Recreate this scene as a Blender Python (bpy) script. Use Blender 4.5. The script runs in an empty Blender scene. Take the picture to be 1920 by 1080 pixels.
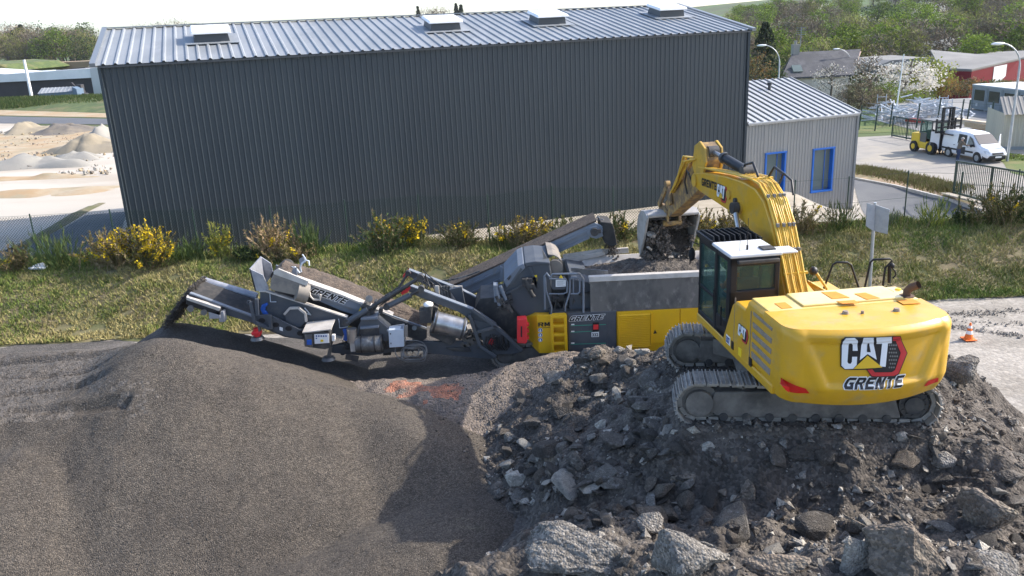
import bpy, math, random
import numpy as np
from mathutils import Vector, Matrix
from mathutils.geometry import delaunay_2d_cdt
R = math.radians
rng = np.random.default_rng(7)
random.seed(7)
scene = bpy.context.scene
COL = scene.collection

# ------------------------------------------------------------------ camera
CAMZ = 9.5
FPX, PITCH, ROLL = 1550.0, R(17.5), R(-2.75)
_f = np.array([0, math.cos(PITCH), -math.sin(PITCH)])
_r = np.array([1.0, 0, 0]); _u = np.cross(_r, _f)
CR = math.cos(ROLL)*_r + math.sin(ROLL)*_u
CU = -math.sin(ROLL)*_r + math.cos(ROLL)*_u
def ray(px, py):
    return _f + CR*(px-960)/FPX - CU*(py-540)/FPX
def at(px, py, Y):
    """the point on the upright plane y = Y that the photograph shows at a pixel"""
    d = ray(px, py); P = d*(Y/d[1]); return Vector((P[0], P[1], P[2]+CAMZ))
def gz(px, py, z):
    d = ray(px, py); P = d*((z-CAMZ)/d[2]); return Vector((P[0], P[1], z))
cd = bpy.data.cameras.new("camera"); cam = bpy.data.objects.new("camera", cd); COL.objects.link(cam)
cd.sensor_width = 36; cd.lens = FPX/1920*36; cd.clip_start = 0.1; cd.clip_end = 9000
M = Matrix((CR, CU, -_f)).transposed().to_4x4(); M.translation = (0, 0, CAMZ)
cam.matrix_world = M
scene.camera = cam

# ------------------------------------------------------------------ light
SUN_AZ, SUN_EL = R(13), R(36)          # azimuth measured from +X towards +Y
w = bpy.data.worlds.new("World"); scene.world = w; w.use_nodes = True
nt = w.node_tree; bg = nt.nodes["Background"]
sky = nt.nodes.new("ShaderNodeTexSky"); sky.sky_type = 'NISHITA'; sky.sun_disc = False
sky.sun_elevation = SUN_EL; sky.sun_rotation = R(90)-SUN_AZ
sky.air_density = 0.75; sky.dust_density = 1.6; sky.ozone_density = 1.0
nt.links.new(sky.outputs[0], bg.inputs[0]); bg.inputs[1].default_value = 0.15
sd = bpy.data.lights.new("sun", 'SUN'); so = bpy.data.objects.new("sun", sd); COL.objects.link(so)
sd.energy = 2.45; sd.angle = R(0.53); sd.color = (1.0, 0.93, 0.83)
sv = Vector((math.cos(SUN_AZ)*math.cos(SUN_EL), math.sin(SUN_AZ)*math.cos(SUN_EL), math.sin(SUN_EL)))
so.rotation_euler = sv.to_track_quat('Z', 'Y').to_euler(); so.location = (60, 20, 60)
scene.view_settings.view_transform = 'Standard'; scene.view_settings.look = 'None'
scene.view_settings.exposure = 1.5; scene.view_settings.gamma = 1.0

# ------------------------------------------------------------------ materials
MATS = {}
def mat(name, c1, c2=None, scale=2.0, rough=0.6, metal=0.0, bump=0.0, bscale=25.0, lo=0.4, hi=0.65, c3=None, s3=0.3, l3=0.5, h3=0.7,
        spec=0.5, coat=0.0, rvar=0.0, voro=0.0, vscale=20.0, detail=6.0, stretch=None, trans=0.0, alpha=1.0, rand=0.0):
    """principled material: two or three base colours mixed by noise, bump by noise / voronoi"""
    m = bpy.data.materials.new(name); m.use_nodes = True; t = m.node_tree; N = t.nodes; L = t.links
    b = N["Principled BSDF"]
    b.inputs["Roughness"].default_value = rough; b.inputs["Metallic"].default_value = metal
    b.inputs["Specular IOR Level"].default_value = spec; b.inputs["Coat Weight"].default_value = coat
    if alpha < 1: b.inputs["Alpha"].default_value = alpha
    tc = N.new("ShaderNodeTexCoord"); src = tc.outputs["Object"]
    if stretch:
        mp = N.new("ShaderNodeMapping"); mp.inputs["Scale"].default_value = stretch; L.new(src, mp.inputs[0]); src = mp.outputs[0]
    def noise(sc, det=detail):
        n = N.new("ShaderNodeTexNoise"); n.inputs["Scale"].default_value = sc; n.inputs["Detail"].default_value = det
        n.inputs["Roughness"].default_value = 0.62; L.new(src, n.inputs["Vector"]); return n.outputs["Fac"]
    def ramp(x, a, c):
        r = N.new("ShaderNodeMapRange"); r.inputs["From Min"].default_value = a; r.inputs["From Max"].default_value = c
        r.interpolation_type = 'SMOOTHSTEP'; L.new(x, r.inputs["Value"]); return r.outputs["Result"]
    def mix(f, A, B, mode='MIX'):
        x = N.new("ShaderNodeMix"); x.data_type = 'RGBA'; x.blend_type = mode
        if hasattr(f, 'is_linked'): L.new(f, x.inputs[0])
        else: x.inputs[0].default_value = f
        for s, v in ((x.inputs[6], A), (x.inputs[7], B)):
            if hasattr(v, 'is_linked'): L.new(v, s)
            else: s.default_value = (*v, 1)
        return x.outputs[2]
    colr = None
    if c2 is not None:
        fac = ramp(noise(scale), lo, hi); colr = mix(fac, c1, c2)
        if rvar:
            r = N.new("ShaderNodeMapRange"); r.inputs["To Min"].default_value = rough-rvar; r.inputs["To Max"].default_value = rough+rvar
            L.new(fac, r.inputs["Value"]); L.new(r.outputs[0], b.inputs["Roughness"])
    if c3 is not None:
        colr = mix(ramp(noise(s3), l3, h3), colr if colr else c1, c3)
    hgt = None
    if voro:
        v = N.new("ShaderNodeTexVoronoi"); v.inputs["Scale"].default_value = vscale; L.new(src, v.inputs["Vector"])
        sep = N.new("ShaderNodeSeparateColor"); L.new(v.outputs["Color"], sep.inputs[0])
        r = N.new("ShaderNodeMapRange"); r.inputs["To Min"].default_value = 1-voro; r.inputs["To Max"].default_value = 1+voro
        pw = N.new("ShaderNodeMath"); pw.operation = 'POWER'; pw.inputs[1].default_value = 1.7
        L.new(sep.outputs[0], pw.inputs[0]); L.new(pw.outputs[0], r.inputs["Value"])
        vm = N.new("ShaderNodeVectorMath"); vm.operation = 'SCALE'
        base = colr if colr else None
        if base: L.new(base, vm.inputs[0])
        else: vm.inputs[0].default_value = c1
        L.new(r.outputs[0], vm.inputs["Scale"]); colr = vm.outputs[0]
        hgt = v.outputs["Distance"]
    if rand:
        oi = N.new("ShaderNodeObjectInfo"); r = N.new("ShaderNodeMapRange")
        r.inputs["To Min"].default_value = 1-rand; r.inputs["To Max"].default_value = 1+rand; L.new(oi.outputs["Random"], r.inputs["Value"])
        vm = N.new("ShaderNodeVectorMath"); vm.operation = 'SCALE'
        if colr: L.new(colr, vm.inputs[0])
        else: vm.inputs[0].default_value = c1
        L.new(r.outputs[0], vm.inputs["Scale"]); colr = vm.outputs[0]
    if colr: L.new(colr, b.inputs["Base Color"])
    else: b.inputs["Base Color"].default_value = (*c1, 1)
    if bump:
        bp = N.new("ShaderNodeBump"); bp.inputs["Strength"].default_value = min(1.0, bump); bp.inputs["Distance"].default_value = 0.03*max(1, bump)
        nz = noise(bscale, 8.0)
        if hgt:
            a = N.new("ShaderNodeMath"); a.operation = 'SUBTRACT'; L.new(nz, a.inputs[0]); L.new(hgt, a.inputs[1]); nz = a.outputs[0]
        L.new(nz, bp.inputs["Height"]); L.new(bp.outputs[0], b.inputs["Normal"])
    if trans:
        tr = N.new("ShaderNodeBsdfTranslucent"); ms = N.new("ShaderNodeMixShader"); ms.inputs[0].default_value = trans
        if colr: L.new(colr, tr.inputs[0])
        else: tr.inputs[0].default_value = (*c1, 1)
        out = N["Material Output"]; L.new(b.outputs[0], ms.inputs[1]); L.new(tr.outputs[0], ms.inputs[2]); L.new(ms.outputs[0], out.inputs[0])
    MATS[name] = m; return m
def glass(name, tint=(0.25, 0.32, 0.3), mixf=0.55, rough=0.03):
    """a pane: part clear, part mirror"""
    m = bpy.data.materials.new(name); m.use_nodes = True; t = m.node_tree; N = t.nodes; L = t.links
    b = N["Principled BSDF"]; b.inputs["Base Color"].default_value = (*tint, 1); b.inputs["Roughness"].default_value = rough
    b.inputs["Specular IOR Level"].default_value = 0.9
    tr = N.new("ShaderNodeBsdfTransparent"); tr.inputs[0].default_value = (0.75, 0.85, 0.82, 1)
    ms = N.new("ShaderNodeMixShader"); ms.inputs[0].default_value = mixf
    L.new(b.outputs[0], ms.inputs[1]); L.new(tr.outputs[0], ms.inputs[2]); L.new(ms.outputs[0], N["Material Output"].inputs[0])
    MATS[name] = m; return m

# ------------------------------------------------------------------ mesh builder
class MB:
    def __init__(s, T=None): s.v = []; s.f = []; s.sm = []; s.mi = []; s.T = T; s.m = 0
    def add(s, vs, fs, smooth=False):
        o = len(s.v)
        for p in vs:
            p = Vector(p)
            s.v.append(s.T @ p if s.T is not None else p)
        for f in fs:
            s.f.append([i+o for i in f]); s.sm.append(smooth); s.mi.append(s.m)
    def box(s, c, d, rot=None):
        x, y, z = d[0]/2, d[1]/2, d[2]/2
        vs = [Vector((a*x, b*y, e*z)) for e in (-1, 1) for b in (-1, 1) for a in (-1, 1)]
        if rot is not None: vs = [rot @ p for p in vs]
        s.add([p+Vector(c) for p in vs], [(0,2,3,1),(4,5,7,6),(0,1,5,4),(2,6,7,3),(0,4,6,2),(1,3,7,5)])
    def hexa(s, p):
        """bottom four then top four"""
        s.add(p, [(3,2,1,0),(4,5,6,7),(0,1,5,4),(1,2,6,5),(2,3,7,6),(3,0,4,7)])
    def bar(s, a, b, wd, h, up=(0,0,1)):
        a = Vector(a); b = Vector(b); d = (b-a).normalized(); u = Vector(up)
        sd = d.cross(u)
        if sd.length < 1e-4: sd = d.cross(Vector((1,0,0)))
        sd.normalize(); u = sd.cross(d)
        q = [sd*x*wd/2+u*y*h/2 for x, y in ((-1,-1),(1,-1),(1,1),(-1,1))]
        s.add([a+k for k in q]+[b+k for k in q], [(0,1,2,3),(7,6,5,4),(0,4,5,1),(1,5,6,2),(2,6,7,3),(3,7,4,0)])
    def tube(s, pts, r, n=8, cap=True):
        pts = [Vector(p) for p in pts]; rs = r if isinstance(r, (list, tuple)) else [r]*len(pts)
        vs = []; prev = None
        for i, p in enumerate(pts):
            d = (pts[min(i+1, len(pts)-1)]-pts[max(i-1, 0)]).normalized()
            if prev is None:
                u = d.orthogonal().normalized()
            else:
                u = (prev - d*prev.dot(d))
                u = u.normalized() if u.length > 1e-5 else d.orthogonal().normalized()
            prev = u; v = d.cross(u)
            for k in range(n):
                a = 2*math.pi*k/n; vs.append(p+(u*math.cos(a)+v*math.sin(a))*rs[i])
        fs = [(i*n+k, i*n+(k+1) % n, (i+1)*n+(k+1) % n, (i+1)*n+k) for i in range(len(pts)-1) for k in range(n)]
        s.add(vs, fs, True)
        if cap:
            s.add(vs[:n], [tuple(range(n))[::-1]]); s.add(vs[-n:], [tuple(range(n))])
    def cyl(s, a, b, r0, r1=None, n=18):
        s.tube([a, b], [r0, r0 if r1 is None else r1], n)
    def prism(s, pts, vec):
        pts = [Vector(p) for p in pts]; vec = Vector(vec); n = len(pts)
        s.add(pts+[p+vec for p in pts], [tuple(range(n)), tuple(range(2*n-1, n-1, -1))]+[(i, i+n, (i+1) % n+n, (i+1) % n) for i in range(n)])
    def pp(s, poly, Y0, Y1):
        """outline traced on the upright plane Y0, given its real depth to Y1"""
        s.prism([at(x, y, Y0) for x, y in poly], (0, Y1-Y0, 0))
    def sphere(s, c, r, nu=10, nv=7, sq=(1,1,1)):
        c = Vector(c); vs = []; fs = []
        for j in range(nv+1):
            t = math.pi*j/nv
            for i in range(nu):
                a = 2*math.pi*i/nu
                vs.append(c+Vector((math.sin(t)*math.cos(a)*r*sq[0], math.sin(t)*math.sin(a)*r*sq[1], math.cos(t)*r*sq[2])))
        for j in range(nv):
            for i in range(nu):
                fs.append((j*nu+i, (j+1)*nu+i, (j+1)*nu+(i+1) % nu, j*nu+(i+1) % nu))
        s.add(vs, fs, True)
    def grid(s, fn, nu, nv, smooth=True):
        vs = [fn(i/(nu-1), j/(nv-1)) for j in range(nv) for i in range(nu)]
        s.add(vs, [(j*nu+i, j*nu+i+1, (j+1)*nu+i+1, (j+1)*nu+i) for j in range(nv-1) for i in range(nu-1)], smooth)
    def build(s, name, m=None, parent=None, bevel=0.0, seg=2, world=True):
        me = bpy.data.meshes.new(name)
        off = Vector((0,0,0))
        if parent is not None and world:
            p = parent
            while p is not None: off = off+p.location; p = p.parent
        me.from_pydata([tuple(v-off) for v in s.v], [], s.f)
        me.polygons.foreach_set("use_smooth", s.sm)
        ms = m if isinstance(m, (list, tuple)) else [m]
        for k in ms: me.materials.append(MATS[k] if isinstance(k, str) else k)
        if len(ms) > 1: me.polygons.foreach_set("material_index", s.mi)
        me.validate(); me.update()
        o = bpy.data.objects.new(name, me); COL.objects.link(o)
        if parent is not None: o.parent = parent
        if bevel:
            b = o.modifiers.new("bevel", 'BEVEL'); b.width = bevel; b.segments = seg; b.limit_method = 'ANGLE'; b.angle_limit = R(35)
        return o
def npmesh(name, V, F, m, parent=None, smooth=False):
    """V (n,3), F (k,3|4) arrays"""
    V = np.asarray(V, np.float32); F = np.asarray(F, np.int32); k = F.shape[1]
    me = bpy.data.meshes.new(name)
    me.vertices.add(len(V)); me.vertices.foreach_set("co", V.ravel())
    me.loops.add(F.size); me.loops.foreach_set("vertex_index", F.ravel())
    me.polygons.add(len(F)); me.polygons.foreach_set("loop_start", np.arange(0, F.size, k, dtype=np.int32))
    try: me.polygons.foreach_set("loop_total", np.full(len(F), k, np.int32))
    except Exception: pass
    me.polygons.foreach_set("use_smooth", np.full(len(F), smooth))
    ms = m if isinstance(m, (list, tuple)) else [m]
    for q in ms: me.materials.append(MATS[q] if isinstance(q, str) else q)
    me.update(calc_edges=True); me.validate()
    o = bpy.data.objects.new(name, me); COL.objects.link(o)
    if parent is not None: o.parent = parent
    return o
def tag(o, label, cat, group=None):
    o["label"] = label; o["category"] = cat
    if group: o["group"] = group
    return o
def struct(o, kind="structure"):
    o["kind"] = kind; return o
def empty(name, loc, label=None, cat=None, group=None, rz=0.0):
    o = bpy.data.objects.new(name, None); COL.objects.link(o); o.location = loc; o.rotation_euler = (0, 0, rz)
    o.empty_display_size = 0.2
    if label: tag(o, label, cat, group)
    return o
def copy_tree(o, parent=None):
    c = o.copy(); COL.objects.link(c); c.parent = parent
    for ch in [k for k in bpy.data.objects if k.parent == o]: copy_tree(ch, c)
    return c
def textobj(name, s, m, parent, o, ex, ey, size, shear=0.0, bold=0.0, depth=0.004, wide=1.0, align='LEFT'):
    """flat lettering standing just proud of a surface: origin o, reading direction ex, up ey (parent space)"""
    cu = bpy.data.curves.new(name, 'FONT'); cu.body = s; cu.size = size; cu.shear = shear; cu.offset = bold; cu.extrude = depth; cu.align_x = align
    cu.resolution_u = 4
    t = bpy.data.objects.new("tmp_text", cu); COL.objects.link(t)
    dg = bpy.context.evaluated_depsgraph_get(); dg.update()
    me = bpy.data.meshes.new_from_object(t.evaluated_get(dg)); bpy.data.objects.remove(t)
    ex = Vector(ex).normalized(); ez = ex.cross(Vector(ey)).normalized(); ey = ez.cross(ex)
    o = Vector(o)
    for v in me.vertices: v.co = o+ex*v.co.x*wide+ey*v.co.y+ez*v.co.z
    me.materials.clear(); me.materials.append(MATS[m]); me.name = name
    ob = bpy.data.objects.new(name, me); COL.objects.link(ob); ob.parent = parent
    return ob
GLY = {
 "G":[[(0,.2),(.18,0),(1,0),(1,.56),(.5,.56),(.5,.36),(.66,.36),(.66,.24),(.34,.24),(.31,.30),(.31,.70),(.36,.76),(1,.76),(1,1),(.18,1),(0,.8)]],
 "R":[[(0,0),(.31,0),(.31,1),(0,1)],[(.31,.78),(.86,1),(.31,1)],[(.31,.78),(.69,.78),(1,.84),(.86,1)],[(.69,.78),(.69,.58),(1,.54),(1,.84)],[(.31,.36),(.52,.36),(.80,.42),(1,.54),(.69,.58),(.31,.58)],[(.52,.36),(.68,0),(1.02,0),(.80,.42)]],
 "E":[[(0,0),(1,0),(1,.24),(.32,.24),(.32,.39),(.9,.39),(.9,.62),(.32,.62),(.32,.76),(1,.76),(1,1),(0,1)]],
 "N":[[(0,0),(.31,0),(.31,.52),(.66,0),(1,0),(1,1),(.69,1),(.69,.48),(.35,1),(0,1)]],
 "T":[[(.34,0),(.66,0),(.66,.75),(1,.75),(1,1),(0,1),(0,.75),(.34,.75)]],
 "M":[[(0,0),(.27,0),(.27,.55),(.43,.12),(.57,.12),(.73,.55),(.73,0),(1,0),(1,1),(.68,1),(.5,.52),(.32,1),(0,1)]]}
def block_text(name, s, m, parent, fn, shear=.22, asp=.17, back=None, eps=(.008,.004), step=None):
    """heavy block capitals: fn(u, v, e) gives the point at u along the word (0..1), v up (0..1), e proud of the surface"""
    n = len(s); wd = 1/(n+.16*(n-1)); gap = wd*.16
    def put(nm, polys, mt, par, e):
        mb = MB()
        for poly in polys:
            de = 0.0
            if isinstance(poly, tuple): poly, de = poly
            nb = len(poly); pts = []
            for i in range(nb):
                a = Vector(poly[i]); b = Vector(poly[(i+1) % nb]); k = 1 if not step else max(1, int((b-a).length/step))
                pts += [a.lerp(b, j/k) for j in range(k)]
            r = delaunay_2d_cdt([Vector(p) for p in pts], [], [list(range(len(pts)))], 1, 1e-5)
            mb.add([fn(p.x, p.y, e-de) for p in r[0]], r[2])
        return mb.build(nm, mt, par)
    sh = shear*asp
    def T(p, k): return (k*(wd+gap)+p[0]*wd+(p[1]-.5)*sh, p[1])
    if back:
        # a thin white contour: the same letters set eight times a hair apart, each a fraction of a millimetre lower
        put("lettering_outline", [([T((q[0]+.10*math.cos(j*math.pi/4), q[1]+.085*math.sin(j*math.pi/4)), k) for q in g_], j*.0005) for j in range(8) for k, ch in enumerate(s) for g_ in GLY[ch]], back, parent, eps[1])
    return put(name, [[T(q, k) for q in g_] for k, ch in enumerate(s) for g_ in GLY[ch]], m, parent, eps[0])
def interp(x, xs, ys): return np.interp(x, xs, ys)
def sstep(a, b, x):
    t = np.clip((x-a)/(b-a), 0, 1); return t*t*(3-2*t)
def vnoise(x, y, seed=0):
    """smooth value noise, vectorised, about -1..1"""
    x = np.asarray(x, float); y = np.asarray(y, float)
    xi = np.floor(x).astype(np.int64); yi = np.floor(y).astype(np.int64); fx = x-xi; fy = y-yi
    fx = fx*fx*(3-2*fx); fy = fy*fy*(3-2*fy)
    def h(i, j):
        n = (i*374761393+j*668265263+seed*974634777) & 0x7fffffff
        n = ((n ^ (n >> 13))*1274126177) & 0x7fffffff
        return ((n ^ (n >> 16)) & 0xffff)/32768.0-1
    return (h(xi, yi)*(1-fx)+h(xi+1, yi)*fx)*(1-fy)+(h(xi, yi+1)*(1-fx)+h(xi+1, yi+1)*fx)*fy
def fbm(x, y, o=4, seed=0, g=0.5):
    s = 0; a = 1
    for k in range(o): s = s+a*vnoise(x*2**k, y*2**k, seed+k); a *= g
    return s
# ------------------------------------------------------------------ terrain
def H(x, y):
    x = np.asarray(x, float); y = np.asarray(y, float)
    wob = 0.25*vnoise(x*0.25, x*0+3, 5)
    bank = 1.4*sstep(26.6, 30.6, y+wob)*(1-sstep(31.9, 34.2, y))
    z = bank + 0.10*bank*fbm(x*0.6, y*0.6, 3, 11)
    z = z-1.3*sstep(36, 52, y)*sstep(15, 24, x+0.1*(y-40))
    z = z-1.0*sstep(52, 110, y)*(1-sstep(15, 24, x))
    z = z-1.0*np.exp(-((y-45.5)/6.0)**2)*sstep(15.5, 19, x)*(1-sstep(24, 29, x))
    z = z-6.5*sstep(98, 150, y)*sstep(28, 52, x)
    z = z+sstep(185, 500, y)*(15.5*sstep(20, 140, x-0.05*(y-150))+11*sstep(150, 290, x))+6*sstep(520, 900, y)*sstep(160, 300, x)
    z = z+10*sstep(600, 1500, y)*sstep(-1300, 200, -x-100)*0.2
    z = z+0.35*np.exp(-((y-118-0.4*(x+60))/6.0)**2)*(x < -30)*0
    return z
def hit(px, py):
    """where the sight line of a pixel meets the terrain"""
    d = ray(px, py); t = 3.0
    ts = np.concatenate([np.arange(20, 140, 0.05), np.arange(140, 900, 0.5)])
    P = ts[:, None]*d[None, :]; zz = P[:, 2]+CAMZ; hh = H(P[:, 0], P[:, 1])
    k = np.argmax((zz <= hh) & (P[:, 1] > 33.0))
    return Vector((P[k, 0], P[k, 1], float(hh[k])))
def hz(x, y): return float(H(x, y))

# base ground
mat("yard_gravel", (0.33,0.30,0.26), (0.25,0.225,0.19), scale=0.5, rough=0.95, bump=0.5, bscale=18, c3=(0.33,0.31,0.28), s3=0.15, voro=0.18, vscale=9)
mat("far_ground", (0.05,0.075,0.02), (0.08,0.085,0.03), scale=0.03, rough=1.0, c3=(0.055,0.11,0.018), s3=0.012, l3=0.45, h3=0.6)
def axis(lims):
    out = []
    for a, b, st in lims: out += list(np.arange(a, b, st))
    return np.array(out)
gx = axis([(-3000,-600,300),(-600,-200,25),(-200,-60,5),(-60,-22,1.5),(-22,22,0.5),(22,60,1.5),(60,200,5),(200,600,25),(600,3001,300)])
gy = axis([(-60,10,5),(10,26,1),(26,35,0.3),(35,60,1.0),(60,150,3),(150,600,15),(600,1600,100),(1600,6001,400)])
X, Y = np.meshgrid(gx, gy); Z = H(X, Y)
Z = Z-0.35*(np.abs(X-(-1)) < 8)*(Y < 27)*0
V = np.stack([X, Y, Z], -1).reshape(-1, 3)
nx, ny = len(gx), len(gy)
I = (np.arange(ny-1)[:, None]*nx+np.arange(nx-1)[None, :]).ravel()
F = np.stack([I, I+1, I+nx+1, I+nx], 1)
g = npmesh("ground", V, F, ["yard_gravel", "far_ground"], smooth=True); struct(g)
cy = V[F].mean(1); g.data.polygons.foreach_set("material_index", ((cy[:, 1] > 60) | (cy[:, 1] < -20) | (np.abs(cy[:, 0]) > 70)).astype(np.int32))

def sheet(name, poly, m, dz, step=1.0, wob=0.0, ws=0.5):
    """a ground surface draped over the terrain, outline in plan"""
    pts = []
    n = len(poly)
    for i in range(n):
        a = Vector(poly[i][:2]); b = Vector(poly[(i+1) % n][:2]); k = max(1, int((b-a).length/step))
        for j in range(k):
            p = a.lerp(b, j/k)
            if wob:
                p = p+Vector((float(fbm(p.x*ws, p.y*ws, 3, 21)), float(fbm(p.x*ws, p.y*ws, 3, 31))))*wob
            pts.append(p)
    nb = len(pts)
    xs = [p.x for p in pts]; ys = [p.y for p in pts]
    inner = []
    for x in np.arange(min(xs), max(xs), step):
        for y in np.arange(min(ys), max(ys), step):
            inner.append(Vector((x+0.01, y+0.013)))
    r = delaunay_2d_cdt(pts+inner, [], [list(range(nb))], 1, 1e-4)
    V = [(p.x, p.y, hz(p.x, p.y)+(dz if name != "grass_bank" else .012+(dz-.012)*float(sstep(26.1, 27.0, p.y)))) for p in r[0]]
    me = bpy.data.meshes.new(name); me.from_pydata(V, [], r[2])
    me.materials.append(MATS[m]); me.polygons.foreach_set("use_smooth", [True]*len(me.polygons)); me.update()
    o = bpy.data.objects.new(name, me); COL.objects.link(o); return struct(o)
def hits(*pp): return [hit(*p) for p in pp]

mat("bank_soil", (0.175,0.138,0.078), (0.105,0.11,0.042), scale=0.55, rough=1.0, bump=0.8, bscale=9, c3=(0.165,0.14,0.07), s3=1.8, l3=0.45, h3=0.65, lo=0.42, hi=0.58)
bank = sheet("grass_bank", [(-75,26.0),(-20,26.2),(0,26.4),(13,26.5),(20,26.1),(75,26.0),(75,33.4),(-75,33.4)], "bank_soil", 0.07, 0.45, 0.22, 0.8)
mat("pale_concrete", (0.40,0.355,0.285), (0.33,0.29,0.225), scale=0.7, rough=0.95, bump=0.3, bscale=12, c3=(0.26,0.22,0.165), s3=0.35, l3=0.55, h3=0.75)
sheet("concrete_strip", [(-17.5,33.3),(13,33.3),(16,38),(16.2,46),(13.0,46),(-17,36)], "pale_concrete", 0.016, 1.0)
mat("asphalt_pale", (0.115,0.12,0.125), (0.095,0.10,0.108), scale=0.6, rough=0.9, bump=0.2, bscale=40, c3=(0.135,0.135,0.135), s3=0.2)
sheet("asphalt_drive", [(16.5,34)]+[p for p in hits((1597,336),(1680,352),(1780,377),(1840,398))]+[(28,37.5),(27,33.6)], "asphalt_pale", 0.02, 1.2)
mat("kerb_stone", (0.45,0.44,0.41), (0.36,0.35,0.32), scale=2, rough=0.9)
kb = MB(); kp = hits((1597,335),(1680,351),(1780,376),(1842,396))
for a, b in zip(kp, kp[1:]): kb.bar(a+Vector((0,0,.03)), b+Vector((0,0,.03)), 0.16, 0.2)
struct(kb.build("kerb", "kerb_stone"))
mat("bare_soil", (0.33,0.235,0.15), (0.22,0.165,0.11), scale=0.8, rough=1, bump=0.8, bscale=4, c3=(0.16,0.15,0.07), s3=0.5, l3=0.5, h3=0.68)
sheet("soil_verge", hits((1597,333),(1680,350),(1780,375),(1845,395),(1790,352),(1700,333),(1605,312)), "bare_soil", 0.024, 1.0, 0.2)
mat("street_concrete", (0.30,0.275,0.24), (0.245,0.23,0.205), scale=0.35, rough=0.95, bump=0.15, bscale=20, c3=(0.36,0.315,0.245), s3=0.12, l3=0.5, h3=0.65)
sheet("street", hits((1600,258),(1680,254),(1760,258),(1920,275),(2050,292),(2050,385),(1920,352),(1790,345),(1700,328),(1600,308)), "street_concrete", 0.02, 2.0)
mat("mown_grass", (0.085,0.125,0.028), (0.15,0.145,0.05), scale=0.7, rough=1, bump=0.6, bscale=9, c3=(0.09,0.13,0.025), s3=0.25)
sheet("grass_verge", hits((1590,250),(1640,250),(1670,248),(1730,254),(1672,233),(1600,238)), "mown_grass", 0.03, 1.5, 0.1)
sheet("grass_strip", hits((1898,325),(1990,348),(1990,302),(1886,286),(1870,296)), "mown_grass", 0.032, 1.0, 0.1)
mat("car_park", (0.24,0.235,0.225), (0.18,0.18,0.178), scale=0.12, rough=0.95, bump=0.1, bscale=20)
sheet("car_park", hits((1640,226),(1740,182),(1840,182),(1960,196),(1990,285),(1880,268),(1760,255)), "car_park", 0.024, 3.0)
# the works site on the left
mat("white_gravel", (0.46,0.415,0.35), (0.36,0.31,0.245), scale=0.09, rough=0.95, bump=0.4, bscale=3, c3=(0.24,0.175,0.11), s3=0.06, l3=0.56, h3=0.68, stretch=(0.5,1,1))
sheet("construction_site", [(-17.3,34.5),(-26,33.5),(-80,33.5),(-140,80),(-110,165),(-45,100),(-22,50)], "white_gravel", 0.03, 4.0)
mat("orange_soil", (0.34,0.235,0.13), (0.38,0.315,0.22), scale=0.25, rough=1, bump=0.9, bscale=2.5, c3=(0.30,0.25,0.16), s3=0.4, l3=0.5, h3=0.62)
sheet("earth_works", hits((0,252),(60,250),(130,245),(205,248),(214,285),(150,280),(95,296),(40,306),(-40,318),(-80,262)), "orange_soil", 0.06, 2.5, 0.8, 0.2)
sheet("asphalt_lane", [(-17.4,34.2)]+hits((236,398),(160,405),(118,430),(60,455))+[(-27,35)], "asphalt_pale", 0.05, 1.5, 0.1)
mat("dark_road", (0.10,0.105,0.115), (0.085,0.09,0.10), scale=0.1, rough=0.95)
sheet("road", hits((-60,218),(0,218.5),(205,223.5),(212,234),(0,232),(-60,231)), "dark_road", 0.05, 4.0)
sheet("soil_strip", hits((-60,206),(0,207),(205,213),(207,221),(0,217),(-60,216)), "orange_soil", 0.045, 4.0)
mat("fresh_grass", (0.055,0.085,0.022), (0.10,0.125,0.035), scale=0.5, rough=1, bump=0.8, bscale=2, c3=(0.13,0.125,0.05), s3=0.16, l3=.5, h3=.6)
gb = MB()
l0 = hits((-60,205),(20,206),(110,209),(206,212)); l1 = hits((-60,196),(20,194),(110,191),(206,186))
for k in range(3):
    gb.hexa([l0[k], l0[k+1], l1[k+1]+Vector((0,0,-.2)), l1[k]+Vector((0,0,-.2)),
             l0[k].lerp(l1[k],.6)+Vector((0,0,1.3)), l0[k+1].lerp(l1[k+1],.6)+Vector((0,0,1.3)), l1[k+1]+Vector((0,0,1.0)), l1[k]+Vector((0,0,1.0))])
struct(gb.build("grass_mound", "fresh_grass"))

# ------------------------------------------------------------------ great hall
def corrugated(mb, a, b, z0, z1, period, depth, topw, slope, outward):
    a = Vector(a); b = Vector(b); L = (b-a).length; u = (b-a)/L; n = Vector(outward)
    prof = []; s = 0.0
    while s < L-period:
        g = period-topw-2*slope
        prof += [(s, 0), (s+g, 0), (s+g+slope, depth), (s+g+slope+topw, depth)]; s += period
    prof += [(s, 0), (L, 0)]
    z0a, z0b = z0 if isinstance(z0, tuple) else (z0, z0); z1a, z1b = z1 if isinstance(z1, tuple) else (z1, z1)
    vs = []
    for t, d in prof:
        p = a+u*t+n*d; k = t/L
        vs += [(p.x, p.y, p.z+z0a+(z0b-z0a)*k), (p.x, p.y, p.z+z1a+(z1b-z1a)*k)]
    mb.add(vs, [(2*i, 2*i+2, 2*i+3, 2*i+1) for i in range(len(prof)-1)])
mat("anthracite_cladding", (0.029,0.039,0.048), (0.034,0.045,0.054), scale=0.5, rough=0.42, spec=0.5, bump=0.02, bscale=3, stretch=(1,1,0.15))
mat("grey_roof_sheet", (0.27,0.285,0.295), (0.23,0.245,0.255), scale=0.4, rough=0.5, metal=0.1, stretch=(1,0.3,1), c3=(0.30,0.31,0.32), s3=1.2)
mat("skylight_lid", (0.80,0.80,0.80), (0.72,0.72,0.72), scale=2, rough=0.35)
mat("skylight_frame", (0.045,0.052,0.06), rough=0.5)
mat("flashing", (0.20,0.22,0.24), rough=0.45, metal=0.3)
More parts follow.
